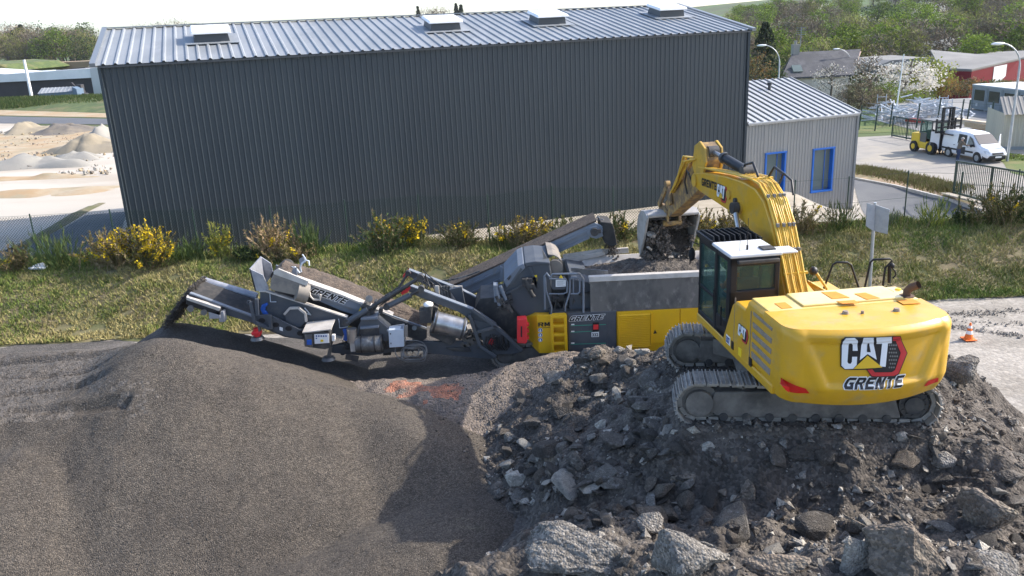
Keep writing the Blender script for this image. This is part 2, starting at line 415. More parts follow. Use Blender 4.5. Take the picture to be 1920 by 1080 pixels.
hl = Vector((-16.4,35.0,0)); hr = Vector((13.1,45.2,0)); hu = (hr-hl).normalized(); hn = Vector((hu.y,-hu.x,0)); hd = -hn
ZE, ZR, DR = 8.8, 10.3, 7.6
hall = empty("great_hall", (hl+hr)/2, "huge dark grey corrugated metal hall with pale ribbed roof", "building")
mb = MB(); corrugated(mb, hl, hr, -0.2, ZE, 0.25, 0.034, 0.035, 0.022, hn)
bl = hl+hd*2*DR; br = hr+hd*2*DR
for a, b in ((hl, bl), (hr, br), (bl, br)):
    mb.add([a+Vector((0,0,-.2)), b+Vector((0,0,-.2)), b+Vector((0,0,ZE)), a+Vector((0,0,ZE))], [(0,1,2,3)])
ml, mr_ = hl+hd*DR, hr+hd*DR
for a, b, m_ in ((hl, bl, ml), (hr, br, mr_)):
    mb.add([a+Vector((0,0,ZE)), b+Vector((0,0,ZE)), m_+Vector((0,0,ZR))], [(0,1,2)])
mb.build("wall", "anthracite_cladding", hall)
mb = MB()
def roofplane(mb, e0, e1, r0, r1, period, hgt):
    """ribbed sheeting from eave e0-e1 to ridge r0-r1"""
    e0, e1, r0, r1 = map(Vector, (e0, e1, r0, r1)); L = (e1-e0).length; n = (e1-e0).cross(r0-e0).normalized()
    if n.z < 0: n = -n
    prof = []; s = 0
    while s < L-period*0.5:
        prof += [(s, 0), (s+period-0.16, 0), (s+period-0.12, hgt), (s+period-0.05, hgt)]; s += period
    prof += [(min(s, L), 0), (L, 0)]
    vs = []
    for t, d in prof:
        t = min(t, L)
        vs += [e0.lerp(e1, t/L)+n*d, r0.lerp(r1, t/L)+n*d]
    mb.add(vs, [(2*i, 2*i+2, 2*i+3, 2*i+1) for i in range(len(prof)-1)])
ov = 0.15; Zv = lambda z: Vector((0,0,z))
roofplane(mb, hl+hn*0.12-hu*ov+Zv(ZE-.02), hr+hn*0.12+hu*ov+Zv(ZE-.02), ml-hu*ov+Zv(ZR), mr_+hu*ov+Zv(ZR), 0.46, 0.06)
roofplane(mb, bl-hn*0.12-hu*ov+Zv(ZE-.02), br-hn*0.12+hu*ov+Zv(ZE-.02), ml-hu*ov+Zv(ZR), mr_+hu*ov+Zv(ZR), 0.46, 0.06)
roof = mb.build("roof", "grey_roof_sheet", hall)
mb = MB()
mb.bar(ml-hu*ov+Zv(ZR+.05), mr_+hu*ov+Zv(ZR+.05), 0.5, 0.05)
for s_, e, r_ in ((-1, hl, ml), (1, hr, mr_)):
    o_ = hu*s_*(ov+.02); mb.bar(e+hn*.14+o_+Zv(ZE), r_+o_+Zv(ZR+.03), 0.22, 0.16)
mb.build("edge_trim", "flashing", hall)
for s_, e in ((-1, hl), (1, hr)): mb = MB(); mb.bar(e+hn*.04+Zv(-.1)-hu*s_*.06, e+hn*.04+Zv(ZE-.12)-hu*s_*.06, 0.12, 0.12); mb.build("corner_trim", "anthracite_cladding", hall)
mb = MB(); mb.bar(hl+hn*0.10+Zv(ZE-.09), hr+hn*0.10+Zv(ZE-.09), 0.10, 0.07); mb.build("gutter", "skylight_frame", hall)
def sky_on_roof(px, py):
    d = ray(px, py); O = Vector((0,0,CAMZ)); D = Vector(d)
    e = hl+Zv(ZE); n = (hr-hl).cross(ml+Zv(ZR)-e).normalized()
    t = (e-O).dot(n)/D.dot(n); return O+D*t, n
sl = (ml+Zv(ZR)-hl-Zv(ZE)).normalized()
for (x, y) in ((397,72),(829,51),(1026,40),(1248,26)):
    c, n = sky_on_roof(x, y+4)
    if n.z < 0: n = -n
    sk = MB(); a, b = 0.80, 0.72
    q = [c+hu*i*a+sl*j*b for i, j in ((-1,-1),(1,-1),(1,1),(-1,1))]
    sk.hexa([p-n*.05 for p in q]+[c+hu*i*(a-.08)+sl*j*(b-.08)+n*.42 for i, j in ((-1,-1),(1,-1),(1,1),(-1,1))])
    fr = sk.build("skylight", "skylight_frame", hall)
    ld = MB(); q = [c+hu*i*(a+.08)+sl*j*(b+.08)+n*.44 for i, j in ((-1,-1),(1,-1),(1,1),(-1,1))]
    ld.hexa(q+[p+n*.14-(p-c-n*.44)*.06 for p in q]); ld.build("lid", "skylight_lid", fr, bevel=0.03)
    bs = MB(); q = [c+hu*i*(a+.35)+sl*(j*(b+.35)) for i, j in ((-1,-1),(1,-1),(1,1),(-1,1))]
    bs.hexa([p+n*.065 for p in q]+[p+n*.085 for p in q]); bs.build("flashing_sheet", "grey_roof_sheet", fr)

# annex
mat("silver_cladding", (0.27,0.265,0.25), (0.25,0.245,0.235), scale=0.8, rough=0.45, metal=0.15, stretch=(1,1,0.2))
mat("annex_roof", (0.46,0.47,0.475), (0.42,0.43,0.44), scale=0.5, rough=0.35, metal=0.0)
mat("annex_rib", (0.17,0.18,0.185), rough=0.5)
mat("blue_frame", (0.012,0.11,0.42), rough=0.35, spec=0.5)
glass("window_glass", (0.20,0.24,0.22), 0.35)
mat("room_wall", (0.55,0.53,0.48), rough=0.9)
def onwall(px, py, p0, n):
    D = Vector(ray(px, py)); O = Vector((0,0,CAMZ)); t = (p0-O).dot(n)/D.dot(n); return O+D*t
a0 = hr-hu*0.3+hn*0.06
# ------------------------------------------------------------------ annex
wl_, wr_ = onwall(1400,300,a0,hn), onwall(1609,212,a0,hn)
ZA = wr_.z; ZB = -2.3; wl_ = Vector((hr.x+hn.x*.06+hu.x*.02, hr.y+hn.y*.06+hu.y*.02, 0)); wr_ = Vector((wr_.x, wr_.y, 0))
annex = empty("annex_building", (wl_+wr_)/2, "light grey corrugated annex with pale ribbed roof and two blue framed windows", "building")
LW = (wr_-wl_).length
def wpos(px, py):
    p = onwall(px, py, a0, hn); return (Vector((p.x, p.y, 0))-wl_).dot(hu), p.z
wins = []
for c in (((1434,288),(1473,286),(1434,362),(1468,364)), ((1524,281),(1562,277),(1521,359),(1559,356))):
    q = [wpos(*p) for p in c]; wins.append(((q[0][0]+q[2][0])/2, (q[1][0]+q[3][0])/2, (q[2][1]+q[3][1])/2, (q[0][1]+q[1][1])/2))
mb = MB(); cur = 0.0
def W(t, z=0.0): p = wl_+hu*t; return Vector((p.x, p.y, z))
per = (0.2, 0.03, 0.03, 0.025)
for (t0, t1, z0, z1) in wins:
    corrugated(mb, W(cur), W(t0), ZB, ZA, *per, hn)
    corrugated(mb, W(t0), W(t1), ZB, z0, *per, hn); corrugated(mb, W(t0), W(t1), z1, ZA, *per, hn); cur = t1
corrugated(mb, W(cur), W(LW), ZB, ZA, *per, hn)
DA = 6.3; rz_ = at(1487,147,wr_.y+.945*DA).z
ra = W(LW)+hd*DA; rb = W(LW)+hd*2*DA
mb.add([W(LW,ZB), rb+Zv(ZB), rb+Zv(ZA), ra+Zv(rz_), W(LW,ZA)], [(0,1,2,3,4)])
mb.add([W(0)+hd*2*DA+Zv(ZB), rb+Zv(ZB), rb+Zv(ZA), W(0)+hd*2*DA+Zv(ZA)], [(0,1,2,3)])
mb.build("wall", "silver_cladding", annex)
mb = MB()
e0, e1 = W(0,ZA-.02)+hn*.1, W(LW,ZA-.02)+hn*.1+hu*.12; r0, r1 = W(0)+hd*DA+Zv(rz_), ra+hu*.12+Zv(rz_)
mb.hexa([e0,e1,r1,r0,e0+Zv(.05),e1+Zv(.05),r1+Zv(.05),r0+Zv(.05)])
f0, f1 = W(0,ZA)+hd*2*DA, rb+hu*.12+Zv(ZA)
mb.hexa([r0,r1,f1,f0,r0+Zv(.05),r1+Zv(.05),f1+Zv(.05),f0+Zv(.05)])
rf = mb.build("roof", "annex_roof", annex)
mb = MB(); n_ = 17
for k in range(n_):
    t = k/(n_-1); mb.bar(e0.lerp(e1,t)+Zv(.08)-hn*.02, r0.lerp(r1,t)+Zv(.08), .10, .07)
mb.build("rib", "annex_rib", rf)
mb = MB(); p = e0.lerp(e1,.62).lerp(r0.lerp(r1,.62),.72); mb.cyl(p, p+Zv(.35), .09, n=12); mb.cyl(p+Zv(.35), p+Zv(.5), .15, n=12); mb.build("vent", "skylight_frame", rf)
mb = MB(); mb.bar(W(LW,ZA-.1)+hn*.02, W(LW,ZB)+hn*.02, .12, .12); mb.bar(W(0,ZA-.07)+hn*.1, W(LW,ZA-.07)+hn*.1, .1, .1); mb.build("edge_trim", "silver_cladding", annex)
mb = MB(); mb.add([W(.2)+hd*4+Zv(ZB+1.0), W(LW-.2)+hd*4+Zv(ZB+1.0), W(LW-.2)+hd*4+Zv(ZA-.2), W(.2)+hd*4+Zv(ZA-.2)], [(0,1,2,3)])
mb.add([W(.2)+hd*.4+Zv(ZB+1.0), W(LW-.2)+hd*.4+Zv(ZB+1.0), W(LW-.2)+hd*4+Zv(ZB+1.0), W(.2)+hd*4+Zv(ZB+1.0)], [(0,1,2,3)])
mb.build("room", "room_wall", annex)
for (t0, t1, z0, z1) in wins:
    fr = MB(); dp = .26
    for (aa, bb) in ((t0-.04, t0+.06), (t1-.06, t1+.04)): fr.hexa([W(aa,z0-.05)+hn*.06, W(bb,z0-.05)+hn*.06, W(bb,z0-.05)+hd*dp, W(aa,z0-.05)+hd*dp, W(aa,z1+.05)+hn*.06, W(bb,z1+.05)+hn*.06, W(bb,z1+.05)+hd*dp, W(aa,z1+.05)+hd*dp])
    for (z_, z2) in ((z0-.06, z0+.03), (z1-.03, z1+.06)): fr.hexa([W(t0-.06,z_)+hn*.09, W(t1+.06,z_)+hn*.09, W(t1+.06,z_)+hd*dp, W(t0-.06,z_)+hd*dp, W(t0-.06,z2)+hn*.09, W(t1+.06,z2)+hn*.09, W(t1+.06,z2)+hd*dp, W(t0-.06,z2)+hd*dp])
    tm = t0+(t1-t0)*.70
    fr.bar(W(tm,z0)+hd*.2, W(tm,z1)+hd*.2, .04, .04)
    win = fr.build("window", "blue_frame", annex)
    pn = MB(); pn.hexa([W(t0,z0)+hd*.22, W(t1,z0)+hd*.22, W(t1,z0)+hd*.235, W(t0,z0)+hd*.235, W(t0,z1)+hd*.22, W(t1,z1)+hd*.22, W(t1,z1)+hd*.235, W(t0,z1)+hd*.235])
    pn.build("pane", "window_glass", win)

# ------------------------------------------------------------------ far left: black works building, shed, pole
mat("black_render", (0.035,0.033,0.036), (0.045,0.043,0.047), scale=.2, rough=.8)
mat("white_fascia", (0.62,0.64,0.65), (0.55,0.57,0.58), scale=.3, rough=.6)
mat("pier_grey", (0.42,0.43,0.44), rough=.7)
def trace(poly, Y): return [at(x, y, Y) for x, y in poly]
bb = empty("works_building", (-98,188,-1), "long low black building with a white fascia beyond the works site", "building")
mb = MB(); mb.pp([(-70,158),(8,153),(171,145),(180,186),(0,192),(-70,196)], 188, 202); mb.build("wall", "black_render", bb)
mb = MB(); mb.pp([(-70,134),(10,139),(172,128),(170,146),(9,154),(-70,158)], 187.4, 202.5); mb.build("fascia", "white_fascia", bb)
mb = MB(); mb.pp([(168,128),(196,124),(204,184),(178,186)], 187.2, 199); mb.build("pier", "pier_grey", bb)
mb = MB(); mb.pp([(105,131),(160,126),(160,128),(105,133)], 192, 200); mb.build("roof_edge", "black_render", bb)
mat("blue_shed", (0.10,0.15,0.22), (0.085,0.13,0.19), scale=1, rough=.6)
sh = empty("site_shed", at(110,188,178), "small blue shed with a ribbed grey roof in front of the black building", "shed")
mb = MB(); mb.pp([(72,176),(135,171),(137,188),(75,190)], 178, 182); mb.pp([(135,163),(143,167),(147,188),(137,188)], 178, 181); mb.build("wall", "blue_shed", sh)
A, B, Cc, D_ = at(70,176,177.8), at(136,171.5,177.8), at(141,162,182), at(78,165,182)
mb = MB(); roofplane(mb, A, B, D_, Cc, .8, .08); mb.build("roof", "grey_roof_sheet", sh)
mat("white_paint", (0.75,0.76,0.77), (0.68,0.69,0.70), scale=2, rough=.4)
mb = MB(); mb.tube([at(60,185,176), at(45,112,176)], [.34,.26], 8); tag(mb.build("site_pole", "white_paint"), "tall plain white pole in front of the black building", "pole")
mb = MB(); c = at(152,182,181); mb.box(c+Zv(.6), (1.5,1.8,1.3)); mb.cyl(c+Vector((-.8,-1,.3)), c+Vector((-.8,1,.3)), .5); mb.cyl(c+Vector((.9,-1,.3)), c+Vector((.9,1,.3)), .5); mb.bar(c+Vector((0,0,1.2)), c+Vector((-1.5,0,3.0)), .4,.4); mb.box(c+Vector((.2,0,1.9)), (1.1,1.4,1.4))
tag(mb.build("loader", "black_render", bevel=.05), "small dark loader parked beside the blue shed", "loader")
# heaps on the works site
def heap(name, c, r, h, m, label, seed, ell=1.0, group=None):
    mb = MB(); c = Vector(c)
    def fn(u, v):
        rr = v; a = u*2*math.pi
        wob = 1+.40*float(fbm(math.cos(a)*1.3+seed, math.sin(a)*1.3, 3, seed))
        x, y = rr*r*wob*math.cos(a), rr*r*ell*wob*math.sin(a)
        z = h*max(0, (1-rr))**.85*(1+.55*float(fbm(x*.9/r*3+seed, y*.9/r*3, 3, seed+1)))
        return Vector((c.x+x, c.y+y, hz(c.x+x, c.y+y)+z-.03))
    mb.grid(fn, 33, 12); return tag(mb.build(name, m), label, "heap", group)
mat("pale_sand", (0.27,0.23,0.165), (0.22,0.19,0.14), scale=.6, rough=1, bump=.5, bscale=5)
mat("grey_spoil", (0.27,0.255,0.225), (0.26,0.25,0.22), scale=.5, rough=1, bump=.9, bscale=3)
mat("dark_spoil", (0.13,0.115,0.10), (0.2,0.17,0.13), scale=.5, rough=1, bump=.9, bscale=3)
heap("sand_heap", hit(165,284), 5.0, 1.6, "pale_sand", "smooth conical heap of pale sand close to the hall corner", 3)
heap("sand_heap", hit(50,247), 4.2, 1.3, "pale_sand", "pale sand heap standing just below the dark road", 5)
heap("spoil_heap", hit(128,247), 5.0, 1.1, "dark_spoil", "low dark spoil heap beside the pale sand heap near the road", 8)
heap("spoil_heap", hit(196,262), 4.0, 1.4, "grey_spoil", "grey rubble heap against the edge of the hall", 12)
heap("spoil_heap", hit(80,312), 5.5, 1.2, "grey_spoil", "broad low grey heap in the middle of the white works site", 17, .5)
heap("spoil_heap", hit(140,299), 3.6, .9, "grey_spoil", "small grey heap on the white works site nearest the sand heap", 23, .6)
heap("soil_ridge", hit(110,360), 6.5, .35, "orange_soil", "thin brown ridge of soil across the white ground", 29, .25)
heap("soil_ridge", hit(55,335), 6.5, .4, "orange_soil", "longer brown soil ridge farther back on the white ground", 31, .2)
mb = MB()
for a, b in (((95,413),(140,388)),((140,388),(185,372))):
    pass
vb = MB(); l0 = hits((30,468),(70,448),(110,425),(145,403),(180,386)); 
def fnv(u, v):
    i = min(int(u*4), 3); p = l0[i].lerp(l0[i+1], u*4-i); q = p+Vector((.6,1,0)).normalized()*(v-.5)*1.4
    return Vector((q.x, q.y, hz(q.x,q.y)+.05+.10*math.sin(math.pi*v)*(1+.9*float(fbm(q.x*1.5,q.y*1.5,3,41)))))
mat("verge_soil", (0.165,0.15,0.10), (0.115,0.12,0.055), scale=1.2, rough=1, bump=.9, bscale=5)
vb.grid(fnv, 40, 7); struct(vb.build("grass_edge", "verge_soil"))
mat("far_bank", (0.33,0.24,0.15), (0.25,0.18,0.11), scale=.05, rough=1); mat("far_sand", (0.50,0.40,0.24), rough=1)
mb = MB(); mb.pp([(-40,122),(10,121),(180,114),(182,128),(0,134),(-40,136)], 330, 345); struct(mb.build("earth_bank", "far_bank"))
mb = MB(); mb.pp([(165,122),(190,106),(200,103),(230,112),(230,130),(160,130)], 300, 325); tag(mb.build("sand_heap", "far_sand", bevel=2.0), "far yellow sand heap beside the hall roof edge", "heap")
mb = MB(); mb.pp([(-60,118),(0,121),(28,133),(10,138),(-60,138)], 290, 330); tag(mb.build("grassy_heap", "fresh_grass", bevel=2.0), "grass grown heap above the roof of the black building", "heap")

# ------------------------------------------------------------------ right background buildings
mat("slate", (0.045,0.047,0.055), (0.085,0.085,0.092), scale=1.2, rough=.75, bump=.4, bscale=10, c3=(0.045,0.047,0.05), s3=.6)
mat("cream_render", (0.55,0.50,0.42), (0.48,0.43,0.36), scale=.6, rough=.9)
mat("pink_render", (0.62,0.44,0.36), (0.55,0.39,0.32), scale=.6, rough=.9)
YH = 122
ho = empty("slate_house", at(1545,165,YH), "house with a steep dark slate roof and pink gable behind blossoming trees", "house")
R0, R1 = at(1487,97,YH), at(1613,99,YH); E0, E1 = at(1464,141,YH-5), at(1600,151,YH-5); zb = hz(60,YH)-.3
R0.z = R1.z = (R0.z+R1.z)/2; E0.z = E1.z = (E0.z+E1.z)/2
F0, F1 = Vector((R0.x, 2*YH-E0.y, E0.z)), Vector((R1.x+1, 2*YH-E1.y, E1.z))
mb = MB(); th = Zv(.22)
mb.hexa([E0,E1,R1,R0,E0+th,E1+th,R1+th,R0+th]); mb.hexa([R0,R1,F1,F0,R0+th,R1+th,F1+th,F0+th]); rf = mb.build("roof", "slate", ho)
mb = MB(); mb.bar(R0+Vector((.3,0,-.2)), R0+Vector((.3,0,1.3)), .9, 1.0, (0,1,0)); mb.cyl(R0+Vector((.3,0,1.3)), R0+Vector((.3,0,1.8)), .2); mb.build("chimney", "grey_spoil", rf)
an = MB(); q = R0+Vector((1.0,0,1.0)); an.tube([q, q+Zv(2.6)], .05, 5)
for k in range(4): an.bar(q+Vector((-.7,0,1.6+.3*k)), q+Vector((.7,0,1.6+.3*k)), .05, .05)
an.build("aerial", "flashing", rf)
mb = MB(); p = E0.lerp(E1,.17).lerp(R0.lerp(R1,.17),.3); mb.box(p+Vector((0,-.1,.3)), (1.3,1.3,.3), Matrix.Rotation(R(40),3,'X')); mb.build("roof_window", "window_glass", rf)
mb = MB(); mb.hexa([Vector((p.x,p.y+.4*s,z_)) for z_ in (zb, E0.z+.1) for p, s in ((E0+Vector((.6,0,0)),1),(E1-Vector((.5,0,0)),1),(F1-Vector((.5,0,0)),-1),(F0+Vector((.6,0,0)),-1))]); mb.build("wall", "cream_render", ho)
mb = MB(); gq = [Vector((E1.x-.3,E1.y+.4,E1.z)), Vector((F1.x-.3,F1.y-.4,F1.z)), Vector((R1.x-.1,R1.y,R1.z-.1))]; mb.prism(gq, (.25,0,0)); mb.add([gq[0]+Vector((.25,0,0)), gq[1]+Vector((.25,0,0)), Vector((gq[1].x+.25,gq[1].y,zb)), Vector((gq[0].x+.25,gq[0].y,zb))], [(0,3,2,1)]); mb.build("gable", "pink_render", ho)

mat("red_cladding", (0.15,0.005,0.012), (0.13,0.0045,0.011), scale=.15, rough=.8, spec=.2, stretch=(1,1,.2))
mat("fibre_cement", (0.20,0.195,0.18), (0.16,0.155,0.145), scale=.12, rough=.85, c3=(0.26,0.25,0.23), s3=.05)
YW = 150
rw = empty("red_warehouse", at(1830,160,YW), "red clad warehouse with low grey roofs and a white door", "building")
A = at(1762,130,YW+6); B = at(1822,133,YW-2); K1 = at(1912,112,YW+8); K2 = at(2000,108,YW+14); zg_ = -9
mb = MB(); dn = lambda p: Vector((p.x, p.y, zg_))
mb.add([A,B,dn(B),dn(A)], [(0,3,2,1)]); mb.add([B,K1,K2,dn(K2),dn(B)], [(0,4,3,2,1)])
mb.build("wall", "red_cladding", rw)
mb = MB(); lift = Zv(.15); A2, K0 = A+Vector((9,22,2.2)), K1+Vector((-2,26,1.6))
mb.hexa([A-lift,B-lift,K1-lift,A2-lift,A+lift*2,B+lift*2,K1+lift*2,A2+lift*2]); 
P0, P1, P2, P3 = at(1785,107,175), at(1898,113,165), at(2010,92,170), at(1870,98,190)
mb.hexa([P0-lift,P1-lift,P2-lift,P3-lift,P0+lift,P1+lift,P2+lift,P3+lift]); 
mb.build("roof", "fibre_cement", rw)
mb = MB(); dd = (K1-B); q0 = B+dd*.45; q1 = B+dd*.72; nrm = Vector((dd.y,-dd.x,0)).normalized()*.08
q0 = Vector((q0.x,q0.y,B.z+.2))+nrm; q1 = Vector((q1.x,q1.y,B.z+.35))+nrm
mb.hexa([dn(q0),dn(q1),dn(q1)-nrm*.7,dn(q0)-nrm*.7,q0,q1,q1-nrm*.7,q0-nrm*.7]); mb.build("door", "white_paint", rw)
lw = empty("low_shed", at(1680,120,150), "low pale roofed shed half hidden by the blossoming trees", "shed")
mb = MB(); mb.pp([(1646,124),(1672,113),(1742,108),(1770,118),(1760,122)], 160, 176); mb.build("roof", "fibre_cement", lw)
mb = MB(); mb.pp([(1648,125),(1755,122),(1755,140),(1648,140)], 161, 175); mb.build("wall", "fibre_cement", lw)
mb = MB(); mb.pp([(1748,97),(1835,103),(1834,106),(1748,100)], 205, 217); mb.pp([(1748,100),(1834,106),(1834,125),(1748,125)], 206, 216); tag(mb.build("barn", "fibre_cement"), "long low grey barn roof in front of the wooded hill", "building")

mat("cabin_grey", (0.21,0.245,0.25), (0.185,0.215,0.22), scale=.8, rough=.6)
mat("dark_glass", (0.03,0.033,0.038), rough=.12, spec=.8)
mat("cabin_roof", (0.62,0.63,0.62), (0.52,0.53,0.52), scale=.5, rough=.6)
c0 = gz(1820,205,-1.3); c1 = gz(1925,222,-1.3); cu_ = (c1-c0).normalized(); cn_ = Vector((cu_.y,-cu_.x,0));
if cn_.x > 0: cn_ = -cn_
LC = 13.0
cb = empty("site_cabin", c0, "row of joined grey site cabins with dark windows", "cabin")
mb = MB(); cc = lambda t, d, z: c0+cu_*t-cn_*d+Zv(z)
for k in range(5):
    a, b = k*2.6+.02, k*2.6+2.58
    mb.hexa([cc(a,0,.15),cc(b,0,.15),cc(b,5,.15),cc(a,5,.15),cc(a,0,2.55),cc(b,0,2.55),cc(b,5,2.55),cc(a,5,2.55)])
    for t in (a+.08, b-.08): mb.bar(cc(t,-.03,0), cc(t,-.03,2.6), .14, .1)
mb.bar(cc(0,-.04,2.5), cc(LC,-.04,2.5), .12, .22); mb.bar(cc(0,-.04,.2), cc(LC,-.04,.2), .12, .14)
mb.build("wall", "cabin_grey", cb)
mb = MB(); mb.hexa([cc(-.05,-.1,2.6),cc(LC,-.1,2.6),cc(LC,5.1,2.6),cc(-.05,5.1,2.6),cc(-.05,-.1,2.68),cc(LC,-.1,2.68),cc(LC,5.1,2.68),cc(-.05,5.1,2.68)]); mb.build("roof", "cabin_roof", cb)
for k in range(5):
    t = k*2.6+.45; wb = MB(); wb.hexa([cc(t,-.05,1.05),cc(t+1.75,-.05,1.05),cc(t+1.75,.05,1.05),cc(t,.05,1.05),cc(t,-.05,2.15),cc(t+1.75,-.05,2.15),cc(t+1.75,.05,2.15),cc(t,.05,2.15)]); wb.build("window", "dark_glass", cb)
    vb = MB(); vb.box(cc(t+.6,-.04,.6), (.06,.3,.3), None); vb.build("vent", "cabin_roof", cb)
mat("cream_boards", (0.42,0.40,0.31), (0.36,0.34,0.27), scale=1.5, rough=.8, stretch=(4,4,.2))
h0 = gz(1876,281,-1.3)
hut = empty("cream_hut", h0, "cream boarded hut with grey ribbed roof at the street edge", "hut")
hq = lambda x, y, z: h0+Vector((x,y,z))
mb = MB(); corrugated(mb, hq(0,0,0), hq(7,-2.2,0), .25, 2.75, .3, .025, .1, .02, Vector((-.3,-.95,0))); mb.add([hq(0,0,.2),hq(1.5,5,.2),hq(1.5,5,2.75),hq(0,0,2.75)], [(0,1,2,3)]); mb.build("wall", "cream_boards", hut)
mb = MB(); roofplane(mb, hq(-.3,-.4,2.72), hq(7.3,-2.8,2.72), hq(.9,2.5,3.8), hq(8.5,.2,3.8), .35, .04); mb.build("roof", "fibre_cement", hut)
mb = MB(); mb.hexa([hq(0,-.06,-.4),hq(7,-2.26,-.4),hq(7,0,-.4),hq(.2,.2,-.4),hq(0,-.06,.26),hq(7,-2.26,.26),hq(7,0,.26),hq(.2,.2,.26)]); mb.build("plinth", "cabin_grey", hut)
mb = MB(); mb.hexa([hq(2.2,-.8,.9),hq(3.3,-1.14,.9),hq(3.3,-.95,.9),hq(2.2,-.6,.9),hq(2.2,-.8,2.2),hq(3.3,-1.14,2.2),hq(3.3,-.95,2.2),hq(2.2,-.6,2.2)]); mb.build("window", "dark_glass", hut)

# ------------------------------------------------------------------ lamps, sign, gates, fences
mat("galvanised", (0.42,0.44,0.45), (0.34,0.36,0.375), scale=3, rough=.45, metal=.5)
def lamp(base, hgt, arm, label):
    b = Vector(base); r_ = empty("street_lamp", b, label, "street lamp", "tall street lamps with curved arms")
    mb = MB(); pts = [b, b+Zv(hgt*.8)]
    for k in range(1, 9):
        a = k/8*R(80); pts.append(b+Vector((arm.x*(1-math.cos(a)), arm.y*(1-math.cos(a)), hgt*.8+hgt*.2*math.sin(a))))
    mb.tube(pts, [.10]+[.075]*1+[.05]*8, 8); mb.build("pole", "galvanised", r_)
    e = pts[-1]; d = Vector((arm.x, arm.y, 0)).normalized(); hb = MB()
    ang = math.atan2(d.y, d.x); hb.sphere(e+d*.35, .5, 12, 8, (1.0,.34,.22) if abs(d.x) > abs(d.y) else (.34,1.0,.22)); hb.build("lamp_head", "white_paint", r_)
lamp(gz(1888,303,-1.3), 8.2, Vector((-1.5,.2,0)), "street lamp on the grass strip beside the cream hut")
pL = gz(1446,84,6.7); lamp((pL.x+.9, pL.y, -2.0), 8.7, Vector((-1.7,.2,0)), "street lamp standing behind the pale annex roof")
p = gz(1597,90,4.5); lamp((p.x, p.y, -6), 10.5, Vector((-2.2,0,0)), "far street lamp showing above the slate roof ridge")
mb = MB(); b = hit(1677,232); mb.tube([b, Vector((b.x+.3,b.y,b.z+6.6))], [.07,.05], 6); tag(mb.build("plain_post", "white_paint"), "thin pale post among the scaffolding in the yard", "post")
mb = MB(); b = at(1829,112,210); mb.tube([b-Zv(2), at(1831,74,210)], .18, 6); tag(mb.build("plain_post", "white_paint"), "tall thin mast beside the long barn roof", "post")
sg = empty("road_sign", (0,0,0), "grey road sign seen from behind on a leaning galvanised pole", "sign")
sb = Vector((at(1630,545,27.4).x, 27.4, hz(12.6,27.4))); sg.location = sb
mb = MB(); st_ = at(1641,380,27.4); mb.tube([sb, st_], .055, 10); mb.build("pole", "galvanised", sg)
mat("sign_back", (0.36,0.38,0.40), (0.31,0.33,0.35), scale=4, rough=.55, metal=.2)
mb = MB(); mb.pp([(1626,381),(1641,385),(1639,434),(1624,424)], 27.3, 27.34); mb.build("panel", "sign_back", sg)
mb = MB(); q = [at(1641,384,27.32), at(1668,393,26.9), at(1664,439,26.9), at(1639,433,27.32)]; mb.prism(q, (.02,.04,0)); mb.build("panel", "sign_back", sg)
mat("green_metal", (0.010,0.034,0.024), (0.013,0.042,0.03), scale=2, rough=.5)
def gate(p0, p1, h, n, label, frame=.09):
    p0 = Vector(p0); p1 = Vector(p1); gt = empty("metal_gate", p0, label, "gate")
    f = MB(); f.bar(p0+Zv(h), p1+Zv(h), frame*.7, frame); f.bar(p0+Zv(.12), p1+Zv(.12), frame*.8, frame*1.3)
    for t in (0, .45, 1): f.bar(p0.lerp(p1,t), p0.lerp(p1,t)+Zv(h+.04), frame, frame)
    f.build("frame", "green_metal", gt); b = MB()
    for k in range(1, n): q = p0.lerp(p1,k/n); b.bar(q+Zv(.15), q+Zv(h-.02), .03, .03)
    b.build("bars", "green_metal", gt)
gA = hit(1787,364); gB = hit(1960,412); gate(gA, gB, 2.0, 46, "dark green barred sliding gate beside the ditch and drive")
ga, gb_ = gz(1672,256,-1.25), gz(1735,268,-1.25); gate(ga, gb_, 1.75, 22, "green barred gate on the street just behind the yellow forklift")
mb = MB(); mb.bar(gA+Vector((-.4,.2,.03)), gB+Vector((0,.2,.03)), .5, .08); struct(mb.build("gate_kerb", "pale_concrete"))

def chain_mesh(name, pts, h, parent, m="green_metal", cell=.10, t=.008):
    """woven wire: two families of thin crossing ribbons"""
    V = []; F = []
    for a, b in zip(pts, pts[1:]):
        a = Vector(a); b = Vector(b); L = (b-a).length; u = (b-a)/L; n = int(L/cell)
        for s_ in (1, -1):
            for k in range(-int(h/cell), n+int(h/cell)):
                x0 = k*cell; x1 = x0+s_*h
                q0, q1 = 0.0, 1.0
                lo_, hi_ = min(x0,x1), max(x0,x1)
                if hi_ <= 0 or lo_ >= L: continue
                def cl(x): return (x-x0)/(x1-x0)
                ts = sorted((cl(max(0,lo_)), cl(min(L,hi_)))); q0, q1 = ts
                P = a+u*(x0+(x1-x0)*q0)+Zv(h*q0); Q = a+u*(x0+(x1-x0)*q1)+Zv(h*q1)
                za = a.z+(b.z-a.z)*((P-a).dot(u)/L); zb_ = a.z+(b.z-a.z)*((Q-a).dot(u)/L)
                P.z = za+h*q0; Q.z = zb_+h*q1
                d = (Q-P).normalized(); w_ = Vector((-d.z*u.x, -d.z*u.y, math.hypot(d.x,d.y)*s_))*t
                w_ = (u*(-d.z)+Zv(d.dot(u)))*t*.5; i = len(V)
                V += [P-w_, P+w_, Q+w_, Q-w_]; F.append((i,i+1,i+2,i+3))
    off = parent.location
    return npmesh(name, [tuple(v-off) for v in V], F, m, parent)
fl = empty("chain_link_fence", (0,31.2,1.4), "long green chain link fence along the top of the grass bank", "fence")
